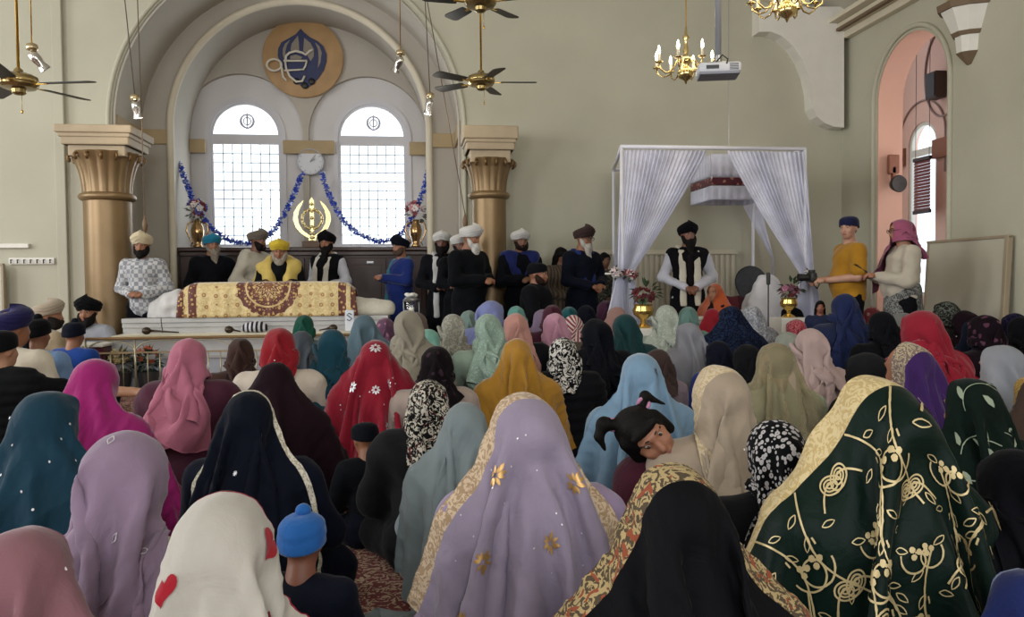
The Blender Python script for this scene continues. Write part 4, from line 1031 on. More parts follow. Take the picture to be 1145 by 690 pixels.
# ------------------------------------------------------------------ wall fittings on the left
p0, p1 = P(9, 292, 10.46), P(60, 292, 10.46); r = empty('hook_rail', (float(p0[0] + p1[0]) / 2, 10.49, float(p0[2]))); tag(r, 'white rail with a row of dark coat hooks on the left wall', 'hook rail')
L = p1[0] - p0[0]; MB().box((0, -.01, 0), (L, .02, .08), bev=.004).build('board', M_WHITE, r)
for i in range(7):
    x = -L / 2 + (i + .5) * L / 7; MB().tube([(x, -.02, .015), (x, -.05, .012), (x + .008, -.06, -.01), (x, -.05, -.025), (x, -.035, -.02)], .007, 6).build('hook', plain('dark_metal', '3c3a3a', .4, .6), r, True)
p0, p1 = P(-8, 275, 10.46), P(32, 275, 10.46); o = MB().box((0, 0, 0), (p1[0] - p0[0], .05, .055), bev=.008).build('wall_trunking', M_WHITE); o.location = ((p0[0] + p1[0]) / 2, 10.475, float(p0[2])); tag(o, 'short white conduit box on the wall above the coat hooks', 'trunking')
p0 = P(-8, 297, 10.4); p1 = P(4.5, 297, 10.4); r = empty('leaning_board', ((p0[0] + p1[0]) / 2 - .25, 10.38, 0)); tag(r, 'tall pale board standing against the wall below the coat hooks', 'board')
MB().box((0, 0, float(p0[2]) / 2), (.60, .04, float(p0[2]))).build('panel', plain('pale_board', 'b9b7a8', .6), r); MB().box((.31, 0, float(p0[2]) / 2), (.03, .06, float(p0[2]) + .02), bev=.005).box((0, 0, float(p0[2]) + .01), (.64, .06, .03), bev=.005).build('edging', plain('tan_edging', '9c8f78', .6), r)

# ------------------------------------------------------------------ ceiling fans, pendants, chandeliers, projector
M_BLADE = plain('dark_walnut_blade', '120e0c', .5, var=.15, vscale=8)
def fan(px, py, Y, R0, a0, label, zr=None, pull=True, n=5):
    p = V(px, py, Y); ztop = cz(p.x); r = empty('ceiling_fan', p); tag(r, label, 'ceiling fan', 'ceiling fans on long rods')
    MB().tube([(0, 0, .08), (0, 0, ztop - p.z + .01)], .012, 10).build('rod', M_BRASS, r, True)
    MB().lathe([(.06, ztop - p.z - .05), (.07, ztop - p.z + .01)], 20).build('ceiling_rose', M_BRASS, r, True)
    MB().lathe([(.012, .14), (.035, .12), (.04, .085), (.11, .08), (.145, .06), (.15, .03), (.15, -.01), (.13, -.035), (.06, -.045), (.055, -.075), (.035, -.09), (.005, -.095)], 28).build('motor', plain('brass_and_bronze', '8c7a50', .25, .85), r, True, 35)
    MB().lathe([(.153, .035), (.155, .02), (.153, .005)], 28).build('band', plain('polished_brass', 'c9b27a', .15, .9), r, True)
    for i in range(n):
        a = a0 + 2 * pi * i / n; M = Matrix.Rotation(a, 4, 'Z') @ Matrix.Rotation(R(10), 4, 'X')
        o_ = [(.22, -.055), (.26, -.062), (R0 - .04, -.075), (R0 - .01, -.06), (R0, -.03), (R0, .03), (R0 - .01, .06), (R0 - .04, .075), (.26, .062), (.22, .055)]
        bl = MB().plate(o_, [], -.004, .004, M=M @ Matrix.Rotation(R(90), 4, 'X')).build('blade', M_BLADE, r)
        MB().box((0, 0, 0), (.15, .03, .008), M=M @ Matrix.Translation((.18, 0, -.006)), bev=.002).build('bracket', M_BRASS, bl)
    if pull: MB().tube([(.03, -.02, -.09), (.03, -.02, -.22)], .002, 4).ell((.03, -.02, -.235), (.01, .01, .016), 8, 6).build('pull_chain', M_BRASS, r, True)
fan(21, 94, 7.3, .66, R(-12), 'ceiling fan with dark blades hanging high at the far left')
fan(538, 92, 9.0, .62, R(-4), 'ceiling fan hanging over the right side of the great arch, the lower of that pair')
fan(537, 3, 7.6, .55, R(-25), 'ceiling fan cut by the top edge of the picture, above the lower fan', pull=True)
def pendant(px, py, Y, tilt, lit, label, top=None, cord=None):
    p = V(px, py, Y); zt = cz(p.x) - p.z
    r = empty('pendant_spotlight', p); tag(r, label, 'spotlight', 'pendant spotlights')
    tp = (0, 0, zt + .01)
    if top is not None:
        q = P(top, 0, Y); k = (cz(p.x) - p.z) / (q[2] - p.z); tp = ((q[0] - p.x) * k, 0, zt + .01)
    MB().tube([(0, 0, .10), tp], .006, 6).build('rod', M_BRASS if not lit else plain('dark_cord', '4b4338', .6), r, True)
    MB().lathe([(.006, .13), (.045, .11), (.05, .085), (.045, .06), (.006, .05)], 16).build('junction', plain('brushed_brass', 'b9a783', .25, .8), r, True)
    M = Matrix.Translation((0, 0, .03)) @ Matrix.Rotation(tilt, 4, 'Y') @ Matrix.Rotation(R(20), 4, 'X')
    MB().lathe([(.02, .02), (.042, .0), (.045, -.06), (.035, -.10), (.045, -.135), (.052, -.16)], 18, M=M).build('lamp_head', plain('chrome', 'c0bdb8', .15, .9), r, True, 50)
    MB().lathe([(.001, -.158), (.046, -.158), (.046, -.163), (.001, -.163)], 16, M=M).build('lens', plain('lit_lens', 'fff6e0', .3, emit='fff2d8', es=14) if lit else plain('dark_lens', '151515', .2), r)
    if lit:
        l = bpy.data.lights.new('spot_bulb', 'POINT'); l.energy = 6; l.color = (1, .93, .8); l.shadow_soft_size = .05; lo = bpy.data.objects.new('spot_bulb', l); C.objects.link(lo); lo.location = p + Vector((0, -.1, -.2))
pendant(36, 64, 7.6, R(-35), False, 'unlit brass pendant spotlight beside the far left fan')
pendant(448, 68, 9.0, R(25), False, 'unlit brass pendant spotlight in front of the arch right of the roundel')
pendant(151, 118, 9.3, R(-5), True, 'lit pendant spotlight hanging above the broad gilded pillar', top=139)
pendant(481, 115, 9.6, R(12), True, 'lit pendant spotlight over the window on the right', top=475)
def pull_cord(x0, x1, y1, Y, label):
    a, b_ = P(x0, -20, Y), P(x1, y1, Y); d = a - b_; k = (cz(float(b_[0])) - b_[2]) / d[2]
    r = empty('blind_cord', tuple(b_)); tag(r, label, 'cord', 'long cords with wooden drops')
    MB().tube([(0, 0, 0), tuple(d * k)], .006, 5).build('string', plain('brown_string', '5a4a3a', .8), r)
    MB().lathe([(.002, .03), (.012, .0), (.03, -.06), (.032, -.10), (.02, -.15), (.002, -.18)], 12).build('wooden_drop', plain('turned_wood', '6a5236', .5), r, True)
pull_cord(153, 162, 243, 9.5, 'long slanting cord with a wooden drop above the man in patterned jumper'); pull_cord(474, 520, 240, 9.7, 'long slanting cord with a wooden drop left of the slimmer pillar')
def chandelier(px, py, Y, s, narm, label, nrow=1):
    p = V(px, py, Y); r = empty('brass_chandelier', p); tag(r, label, 'chandelier', 'brass chandeliers with candle bulbs')
    zt = (cz(p.x) - p.z) / s
    r.scale = (s, s, s)
    MB().tube([(0, 0, .40), (0, 0, zt)], .006, 6).build('hanging_chain', M_BRASS, r)
    MB().lathe([(.004, -.16), (.014, -.14), (.02, -.125), (.07, -.10), (.085, -.06), (.075, -.025), (.04, .0), (.03, .02), (.055, .05), (.06, .075), (.03, .10), (.02, .14), (.03, .17), (.02, .20), (.014, .27), (.035, .30), (.015, .33), (.01, .40), (.002, .42)], 24).build('column', plain('polished_brass', 'c9b27a', .15, .9), r, True)
    for i in range(narm):
        a = 2 * pi * i / narm + .2; M = Matrix.Rotation(a, 4, 'Z')
        pts = [M @ Vector(q) for q in ((.03, 0, .05), (.09, 0, .08), (.13, 0, .02), (.17, 0, -.05), (.23, 0, -.065), (.285, 0, -.03), (.30, 0, .03))]
        A = MB().tube(pts, .008, 8); A.lathe([(.004, .025), (.035, .03), (.04, .04), (.012, .045)], 14, M=M @ Matrix.Translation((.30, 0, 0))); A.build('arm', plain('polished_brass', 'c9b27a', .15, .9), r, True)
        ar = r.children[-1] if r.children else None
        arm = [c for c in bpy.data.objects if c.parent == r and c.name.startswith('arm')][-1]
        MB().lathe([(.012, .045), (.013, .11), (.010, .112)], 10, M=M @ Matrix.Translation((.30, 0, 0))).build('candle_tube', plain('ivory', 'e2d8c0', .5), arm, True)
        MB().lathe([(.006, .11), (.013, .13), (.015, .15), (.009, .18), (.002, .20)], 10, M=M @ Matrix.Translation((.30, 0, 0))).build('bulb', plain('lit_bulb', 'fff4d8', .3, emit='ffe9bd', es=20), arm, True)
    l = bpy.data.lights.new('chandelier_glow', 'POINT'); l.energy = 14 * s; l.color = (1, .85, .6); l.shadow_soft_size = .25; lo = bpy.data.objects.new('chandelier_glow', l); C.objects.link(lo); lo.location = p + Vector((0, 0, .12 * s))
chandelier(767, 76, 7.4, .95, 8, 'lit brass chandelier hanging just left of the ceiling projector')
chandelier(880, 4, 5.6, .84, 10, 'brass chandelier partly cut by the top edge above the corner haunch')
def projector():
    p = V(803, 79, 6.4); r = empty('ceiling_projector', p, R(-14)); tag(r, 'white and grey projector hanging from a grey pole', 'projector')
    MB().box((0, 0, 0), (.34, .26, .085), bev=.025).build('casing', plain('projector_white', 'b9bcc4', .4), r, True, 40)
    MB().box((0, 0, -.045), (.32, .24, .02), bev=.008).build('lower_casing', plain('projector_grey', '7f828c', .5), r)
    MB().lathe([(.001, -.14), (.03, -.14), (.036, -.13), (.036, -.1), (.001, -.1)], 20, M=Matrix.Translation((.04, 0, 0)) @ Matrix.Rotation(R(-90), 4, 'X') @ Matrix.Diagonal((1, 1, -1, 1))).build('lens', M_BLACK, r, True, 40)
    g = MB()
    for i in range(5): g.box((.11 + .0 * i, -.131, -.022 + i * .011), (.07, .004, .005))
    g.box((-.06, -.131, 0), (.10, .004, .03)); g.build('vents', M_DGREY, r)
    MB().box((0, 0, .055), (.14, .10, .02), bev=.004).tube([(0, 0, .05), (0, 0, .12)], .03, 12).build('mount', M_STEEL, r, True, 40)
    MB().tube([(0, 0, .1), (0, 0, cz(p.x) - p.z + .01)], .026, 14).build('pole', plain('grey_pole', '8b8f98', .4, .3), r, True)
    MB().tube([(-.02, -.05, .06), (.02, -.10, .10), (.06, -.12, .06), (.05, -.13, .02)], .006, 6).build('cable', M_BLACK, r, True)
projector()

# ------------------------------------------------------------------ white curtained canopy
CF, CBk = 8.4, 10.15
M_CURT = fabric('e6e7f4', sheer=.16, uv=False, sheen=.1); M_POLE = plain('white_pole', 'd8d8e0', .35)
ft = [V(695, 164, CF), V(900, 168, CF)]; zt = ft[0].z
bk = [V(686, 190, CBk), V(842, 200, CBk)]
r = empty('canopy_frame', ((ft[0].x + ft[1].x) / 2, (CF + CBk) / 2, 0)); tag(r, 'tall white pole frame carrying the white curtains', 'canopy'); oc = Vector(r.location)
corners = [Vector((ft[0].x, CF, 0)), Vector((ft[1].x, CF, 0)), Vector((bk[1].x, CBk, 0)), Vector((bk[0].x, CBk, 0))]
for c in corners: MB().tube([c - oc, c - oc + Vector((0, 0, zt))], .02, 10).build('pole', M_POLE, r, True)
for c in corners: MB().box(c - oc + Vector((0, 0, .01)), (.3, .3, .02), bev=.005).build('foot_plate', M_POLE, r)
for i in range(4): MB().tube([corners[i] - oc + Vector((0, 0, zt)), corners[(i + 1) % 4] - oc + Vector((0, 0, zt))], .022, 10).build('top_rail', M_POLE, r, True)
def curtain(name, A, B_, ztop, tie, wtie, label, bw=None, amp=.028, nf=16, seed=0, zt_=None, sag=0.0):
    """pleated sheet hung between A and B, drawn in to a tie-back, loose below"""
    A, B_ = np.array(A, float), np.array(B_, float); tie = np.array(tie, float); n, m = nf * 10 + 1, 60; rs = np.random.RandomState(seed)
    d = (B_ - A); Lw = np.linalg.norm(d); d /= Lw; nrm = np.array((d[1], -d[0], 0)); ph = rs.uniform(0, 6); V_ = np.zeros((n, m, 3))
    for j in range(m):
        z = ztop * (1 - j / (m - 1)) + .012
        if z > tie[2]:
            t = (ztop - z) / (ztop - tie[2]); w = Lw * (1 - t ** 1.15) + wtie * t ** 1.15 - .10 * Lw * t * (1 - t) * 0; c0_ = (A + B_) / 2; 
            e = t ** 1.1
        else:
            t = (tie[2] - z) / tie[2]; w = wtie * (1 + (1.6 if bw is None else bw) * min(1, t * 2.5)); e = 1
        c = (A + B_) / 2 * (1 - e) + tie * e; c[2] = 0
        for i in range(n):
            s = i / (n - 1) - .5; a_ = amp * (1 if z <= tie[2] else (1 - .35 * e)); wave = sin((s * nf + .25 * sin(7 * s + ph)) * 2 * pi + .5 * sin(z * 2 + ph)) * a_ * (.6 + .4 * sin(11 * s + ph))
            p = c + d * s * w + nrm * wave; V_[i, j] = (p[0], p[1], z)
    idx = np.arange(n * m).reshape(n, m); F = np.stack([idx[:-1, :-1], idx[:-1, 1:], idx[1:, 1:], idx[1:, :-1]], -1).reshape(-1, 4)
    o0 = np.array((tie[0], tie[1], 0)); me = mesh_np(name, (V_ - o0).reshape(-1, 3), F); me.materials.append(M_CURT); o = bpy.data.objects.new(name, me); link(o); o.location = tuple(o0)
    so = o.modifiers.new('thick', 'SOLIDIFY'); so.thickness = .003; tag(o, label, 'curtain', 'white curtains of the canopy')
tl = V(699, 306, CF - .02); trr = V(903, 308, CF - .02)
curtain('sheer_curtain', ft[0], V(792, 165, CF), zt, tl, .16, 'wide white curtain at the front left of the canopy, drawn to a flower tie-back', nf=20, seed=1)
curtain('sheer_curtain', V(812, 166, CF), ft[1], zt, trr, .15, 'white curtain at the front right of the canopy, drawn to a flower tie-back', nf=18, seed=2)
curtain('sheer_curtain', corners[3] + Vector((.0, -.45, 0)), corners[3] + Vector((.30, 0, 0)), zt, V(690, 300, CBk - .3), .2, 'narrow white curtain at the rear left post of the canopy', nf=8, seed=3)
tb = V(864, 288, CBk - .02)
curtain('sheer_curtain', V(812, 190, CBk), corners[2], zt, tb, .14, 'white curtain at the rear right post of the canopy, behind the front one', nf=12, seed=4)
def posy(px, py, Y, label, cols, seed):
    p = V(px, py, Y); r = empty('tieback_flowers', p); tag(r, label, 'flowers', 'flower tie-backs on the canopy curtains')
    ms = [MB() for _ in cols]; flower_cluster(ms, (0, -.04, 0), (.065, .04, .05), 9, seed, .032)
    for m, c in zip(ms, cols): m.build('blossoms', plain('petal_' + c, c, .7), r, True)
    l = MB(); leaf_cluster(l, (0, -.03, 0), (.07, .05, .05), 14, seed, .06); l.build('foliage', plain('leaf_dark', '2f3a2c', .7), r)
    MB().tube([(.09 * cos(a), .02 + .05 * sin(a), -.01) for a in [2 * pi * i / 20 for i in range(20)]], .012, 6, closed=True).build('band', M_WHITE, r, True)
posy(687, 305, CF - .05, 'white and pink flower posy tying the wide front left curtain, the one nearer the post', ['d9d5d0', 'c9b8b8'], 1)
posy(704, 307, CF - .08, 'white and dark red flower posy tying the wide front left curtain, toward its inner side', ['d9d5d0', '6e2a34', '9a5a60'], 2)
posy(903, 308, CF - .06, 'white flower posy tying the curtain at the front right post', ['d9d5d0', 'c4c0bc'], 3)
# frilled ceremonial canopy hung inside the frame
def chandoa():
    a, b_ = V(776, 205, 9.75), V(836, 205, 9.75); cx = (a.x + b_.x) / 2 + .02; w = .72; z = V(800, 203, 9.4).z
    r = empty('frilled_canopy', (cx, 9.55, z)); tag(r, 'small suspended canopy with maroon underside and white frills inside the curtains', 'canopy')
    MB().box((0, 0, -.02), (w, .72, .09), bev=.01).build('maroon_underside', fabric('5c2c34', 'floral', 'a87868', uv=False), r)
    for nme, z0, z1, g in (('upper_frill', .035, .30, .0), ('lower_frill', -.24, -.075, .0)):
        v, F, n = [], [], 240
        for j in range(7):
            for i in range(n):
                t = i / n * 4; k = int(t); f = t - k; hw, hd = w / 2 + g, .36 + g
                c = [(-hw + 2 * hw * f, -hd), (hw, -hd + 2 * hd * f), (hw - 2 * hw * f, hd), (-hw, hd - 2 * hd * f)][k]; q = 1 + .022 * sin(i * 2 * pi / 8) * (1 - j / 8)
                v.append((c[0] * q, c[1] * q, z0 + (z1 - z0) * j / 6))
        for j in range(6):
            for i in range(n): F.append((j * n + i, j * n + (i + 1) % n, (j + 1) * n + (i + 1) % n, (j + 1) * n + i))
        me = mesh_np(nme, v, F); me.materials.append(M_CURT); o = bpy.data.objects.new(nme, me); link(o, r); so = o.modifiers.new('thick', 'SOLIDIFY'); so.thickness = .003
    s = MB()
    for x in (-w / 2, w / 2):
        for y in (-.36, .36): s.tube([(x, y, 0), (x, y, .30)], .008, 6)
    s.tube([(0, 0, .02), (0, 0, cz(cx) - z + .01)], .004, 6).build('hanger', M_STEEL, r)
chandoa()
# radiators behind
def radiator(x0, x1, py, label):
    a, b_ = P(x0, py, 10.4), P(x1, py, 10.4); z = float(a[2]); r = empty('panel_radiator', ((a[0] + b_[0]) / 2, 10.40, 0)); tag(r, label, 'radiator', 'pale ribbed radiators on the back wall')
    L = b_[0] - a[0]; m = MB().box((0, .02, (z + .12) / 2 + .06), (L, .05, z - .16)); n = int(L / .075)
    for i in range(n): m.box((-L / 2 + (i + .5) * L / n, -.015, (z + .1) / 2 + .05), (.045, .03, z - .22), bev=.01)
    m.build('ribbed_panel', plain('radiator_enamel', 'bdb6a2', .45), r); MB().box((0, 0, z - .01), (L + .03, .11, .03), bev=.008).build('top_grille', plain('radiator_enamel', 'bdb6a2', .45), r)
    MB().tube([(-L / 2 + .05, 0, .1), (-L / 2 + .05, .0, -.0)], .015).tube([(L / 2 - .05, 0, .1), (L / 2 - .05, .0, -.0)], .015).build('pipes', M_WHITE, r, True)
radiator(706, 822, 283, 'long pale ribbed radiator behind the man standing under the canopy'); radiator(628, 690, 283, 'shorter ribbed radiator left of the canopy behind the man in navy suit')
# white-draped reading stand, microphone, folding panel, cushions
p = V(855, 340, 9.25)
soft_block('draped_reading_stand', [cap((0, 0, .78), (0, 0, 1.02), .25, .16), cap((0, 0, .4), (0, 0, .8), .36, .27), cap((0, 0, .05), (0, 0, .4), .42, .36), elp((0, -.02, 1.10), (.13, .12, .10))], fabric('cfcfd2', uv=False), (p.x, 9.2, 0), 'white cloth draped over a domed stand under the canopy', 'draped stand', 4, .022, .02)
p = V(857, 312, 8.75); r = empty('microphone_stand', (p.x, 8.7, 0)); tag(r, 'black microphone on a thin stand before the white draped stand', 'microphone stand')
MB().lathe([(.001, 0), (.12, 0), (.12, .02), (.02, .035), (.001, .035)], 20).build('base', M_BLACK, r, True, 40); MB().tube([(0, 0, .02), (0, 0, p.z - .06)], .008, 8).build('pole', M_BLACK, r, True); MB().lathe([(.006, p.z - .07), (.022, p.z - .06), (.024, p.z + .05), (.02, p.z + .07), (.001, p.z + .075)], 14).build('microphone_head', M_BLACK, r, True, 50)
p = V(886, 345, 9.6); r = empty('mesh_backboard', (p.x, 9.75, 0)); tag(r, 'dark grey rounded panel leaning behind the front right curtain', 'panel')
M = Matrix.Rotation(R(-20), 4, 'Y') @ Matrix.Rotation(R(-8), 4, 'X')
o_ = [(-.2, .02), (.2, .02), (.2, 1.2)] + arc(0, 1.2, .2, 0, pi, 12) + [(-.2, 1.2)]
MB().plate(o_, [], -.015, .015, M=M).build('mesh_board', plain('charcoal_mesh', '3a3c42', .8, var=.2, vscale=30), r); MB().tube([M @ Vector((a, 0, b_)) for a, b_ in o_], .014, 8, closed=True).build('rim', M_BLACK, r, True)
p = V(831, 335, 9.3)
for (px_, w, col, lab, ang) in ((815, .26, '5a2028', 'maroon cushion lying right of the woman in orange scarf', 12), (830, .24, '3c1c22', 'dark plum cushion against the white draped stand', -10)):
    q = V(px_, 334, 9.4); soft_block('floor_cushion', [elp((0, 0, .0), (w / 2, .09, .16)), elp((-w * .3, 0, 0), (.12, .07, .17)), elp((w * .3, 0, 0), (.12, .07, .17))], fabric(col, uv=False), (q.x, 9.4, .78), lab, 'cushion', 3, .014, .004)
r = empty('low_bench', (V(822, 345, 9.4).x, 9.4, 0)); tag(r, 'low white covered bench carrying the maroon cushions', 'bench')
MB().box((0, 0, .76), (.48, .34, .05), bev=.01).build('top', M_WHITE, r); MB().box((0, 0, .37), (.44, .30, .74), bev=.01).build('skirt', M_WCLOTH, r)
def gold_vase(px, py, Y, label, pink, seed, s=1.0, stand=.35):
    p = V(px, py, Y); r = empty('gold_flower_vase', (p.x, Y, 0)); tag(r, label, 'vase')
    z = p.z
    MB().box((0, 0, (z - .30 * s) / 2), (.3, .3, z - .30 * s), bev=.01).build('plinth', M_WHITE, r)
    MB().lathe([(.001, -.30), (.09, -.30), (.10, -.28), (.03, -.24), (.035, -.20), (.12, -.13), (.135, -.08), (.11, -.03), (.12, 0), (.10, 0), (.001, -.02)], 24, M=Matrix.Translation((0, 0, z)) @ Matrix.Scale(s, 4)).build('gilt_urn', plain('polished_gold', 'cfae62', .2, .85), r, True, 50)
    ms = [MB() for _ in pink]; flower_cluster(ms, (0, 0, z + .11 * s), (.15 * s, .12 * s, .09 * s), 18, seed, .045 * s)
    for m, c in zip(ms, pink): m.build('blossoms', plain('petal_' + c, c, .7), r, True)
    l = MB(); leaf_cluster(l, (.03, 0, z + .14 * s), (.18 * s, .14 * s, .14 * s), 26, seed, .12 * s); l.build('foliage', plain('leaf_green2', '33472c', .7, var=.2), r)
gold_vase(719, 340, 7.9, 'gold urn of dark red flowers below the front left curtain', ['4a141c', '5e1a22', '6e2a30'], 3, .8)
gold_vase(882, 333, 8.2, 'gold pot of pink and maroon flowers below the front right curtain', ['a8788c', '4a1822', '5a1c28', '8c5468'], 5, .7)
# harmonium in front of the standing man, white cloth bow beside it
p = V(771, 335, 8.9); r = empty('low_speech_table', (p.x, 8.92, 0)); tag(r, 'low table with white cloth in front of the man under the canopy', 'table')
MB().box((0, 0, .71), (.95, .3, .04), bev=.01).build('table_top', M_WHITE, r); MB().box((0, 0, .345), (.9, .26, .69), bev=.01).build('cloth_skirt', M_WCLOTH, r)
p = V(728, 337, 8.3)
# speaker, blind, round speaker, whiteboard in and beside the arch
p = Vector((XCH - .12, 10.25, 3.77)); r = empty('wall_speaker', p); tag(r, 'dark box loudspeaker inside the round plaque of the pink side chapel', 'speaker')
MB().box((0, 0, 0), (.17, .22, .36), bev=.015).build('cabinet', plain('brown_black', '4b3c38', .6), r); MB().box((-.09, 0, 0), (.012, .19, .32), bev=.004).build('grille', M_DGREY, r)
r = empty('hanging_blind', (7.05, 10.42, 2.07)); tag(r, 'short maroon slatted blind hanging in the chapel window light', 'blind')
bm_ = MB(); hgt = .70
for i in range(16): bm_.box((0, 0, 0), (.012, .34, .04), M=Matrix.Translation((0, 0, .03 + i * hgt / 16)) @ Matrix.Rotation(R(20), 4, 'Y'))
bm_.build('slats', plain('maroon_slats', '6e3030', .6), r); MB().box((0, 0, .0), (.04, .37, .05), bev=.008).build('rail', plain('dark_maroon', '2c1618', .5), r); MB().box((0, 0, hgt + .03), (.05, .37, .05), bev=.008).build('rail', plain('dark_maroon', '2c1618', .5), r)
for y_ in (-.15, .15): MB().tube([(0, y_, hgt), (0, y_, 3.85)], .004, 5).build('cord', M_BLACK, r)
p = V(1003, 200, 9.4); r = empty('round_speaker', (6.10, 9.56, 2.34)); tag(r, 'small dark round loudspeaker on the far jamb of the pink arch', 'speaker')
MB().lathe([(.001, 0), (.08, 0), (.11, .08), (.10, .10), (.001, .09)], 20, M=Matrix.Rotation(R(90), 4, 'X')).build('horn', plain('grey_brown', '332b27', .6), r, True, 40); MB().box((0, .04, .12), (.04, .05, .2)).box((0, .04, .26), (.14, .05, .24), bev=.01).build('bracket', plain('terracotta_band', '8a5640', .7), r)
def whiteboard():
    y0, y1 = 7.28, 8.5; r = empty('whiteboard', (XR - .12, (y0 + y1) / 2, 0)); tag(r, 'large pale whiteboard with wooden edge leaning beside the arch', 'whiteboard')
    L = y1 - y0; M = Matrix.Rotation(R(3), 4, 'Y')
    MB().box((0, 0, 0), (.02, L, .96), M=M @ Matrix.Translation((-.02, 0, 1.06))).build('writing_surface', plain('board_grey', 'bdb8a6', .35), r)
    MB().box((0, 0, 0), (.05, L + .05, .03), M=M @ Matrix.Translation((-.02, 0, 1.555)), bev=.006).box((0, 0, 0), (.05, L + .05, .03), M=M @ Matrix.Translation((-.02, 0, .57)), bev=.006).box((0, 0, 0), (.06, .05, 1.0), M=M @ Matrix.Translation((-.02, -L / 2, 1.06)), bev=.006).box((0, 0, 0), (.05, .03, 1.0), M=M @ Matrix.Translation((-.02, L / 2, 1.06)), bev=.006).build('frame', plain('tan_wood_edge', '9a8c74', .5), r)
    MB().box((-.02, -L / 2 + .1, .28), (.05, .05, .56)).box((-.02, L / 2 - .1, .28), (.05, .05, .56)).box((-.02, 0, .03), (.09, L, .04)).build('stand', plain('tan_wood_edge', '9a8c74', .5), r)
whiteboard()
# ------------------------------------------------------------------ people: dressing
_mc = {}
def part_mesh(key, fn):
    if key not in _mc: _mc[key] = mesh_np(key[0], *fn()[:2])
    return _mc[key]
def child(name, me, mat, parent):
    o = bpy.data.objects.new(name, me); link(o, parent); omat(o, mat); return o
def dress(root, fig, name, prims, mat, grow=.015, vox=.015, k=.035, disp=None, clip=None, key=None):
    fn = lambda: sdf_mesh(prims, vox, k, grow, disp or wrinkle(.006, 1), clip)
    me = part_mesh((name, key), fn) if key else mesh_np(name, *fn())
    return child(name, me, mat, root)
def body(fig, mat, vox=.0115, key=None):
    fn = lambda: sdf_mesh(fig['torso'] + fig['arms'] + fig['legs'] + fig['feet'] + fig['head'] + fig['hands'], vox, .02)
    me = part_mesh(('person', key), fn) if key else mesh_np('person', *fn())
    o = bpy.data.objects.new('person', me); link(o); omat(o, mat); return o
def head_xf(fig): return rotm(fig['nod'], fig['tilt'], fig['turn']), np.array(fig['pivot'])
def hp_(fig, prims): Rm, o = head_xf(fig); return xf(prims, Rm, o)
def beard(root, fig, col, long=.0, full=1.0):
    h = np.array(fig['hc0']); L = [elp(h + (0, .052, -.088), (.052 * full, .046, .042)), elp(h + (0, .03, -.10), (.05, .05, .04))]
    for q in (-1, 1): L += [elp(h + (q * .046, .036, -.062), (.030, .038, .036)), cap(h + (q * .068, .015, -.03), h + (q * .045, .06, -.085), .016, .024), cap(h + (q * .004, .100, -.055), h + (q * .036, .082, -.066), .010, .008)]
    if long > 0: L += [cap(h + (0, .080, -.11), h + (.005, .115, -.12 - long), .048 * full, .020), cap(h + (.015, .08, -.12), h + (-.012, .125, -.10 - long * .8), .035, .015)]
    rs = wrinkle(.010, 3); me = mesh_np('beard', *sdf_mesh(hp_(fig, L), .009, .02, 0, rs))
    return child('beard', me, plain('hair_' + col, col, .85, var=.25, vscale=40, bmp=.8, bscale=90, spec=.15), root)
def hair(root, fig, col='0d0b0a', long=False, bun=False, vox=.010, key=None, veil=False, front=False):
    h = np.array(fig['hc0']); w_ = .074 if veil else .086; L = [elp(h + (0, -.012, .014 if veil else .020), (w_, .090 if veil else .102, .080 if veil else .092)) ]
    if veil: L += [elp(h + (0, -.040, -.025), (.062, .045, .062))]
    else: L += [cap(h + (-.06, -.03, .0), h + (-.066, -.03, -.07), .03, .026), cap(h + (.06, -.03, .0), h + (.066, -.03, -.07), .03, .026), elp(h + (0, -.06, -.03), (.075, .06, .075))]
    if long: L += [cap(h + (-.05, -.06, -.05), h + (-.07, -.07, -.26), .05, .035), cap(h + (.05, -.06, -.05), h + (.07, -.07, -.26), .05, .035), cap(h + (0, -.08, -.05), h + (0, -.09, -.28), .055, .04)]
    if front: L += [elp(h + (0, .040, .045), (.072, .052, .058)), elp(h + (0, .02, .07), (.05, .05, .036))]
    L += [sub(h + (0, .105, -.035), (.062, .055, .085))]
    fn = lambda: sdf_mesh(hp_(fig, L), vox, .02, 0, wrinkle(.005, 8))
    me = part_mesh(('hair', key), fn) if key else mesh_np('hair', *fn())
    return child('hair', me, plain('hair_' + col, col, .65, var=.3, vscale=50, bmp=.6, bscale=120, spec=.12), root)
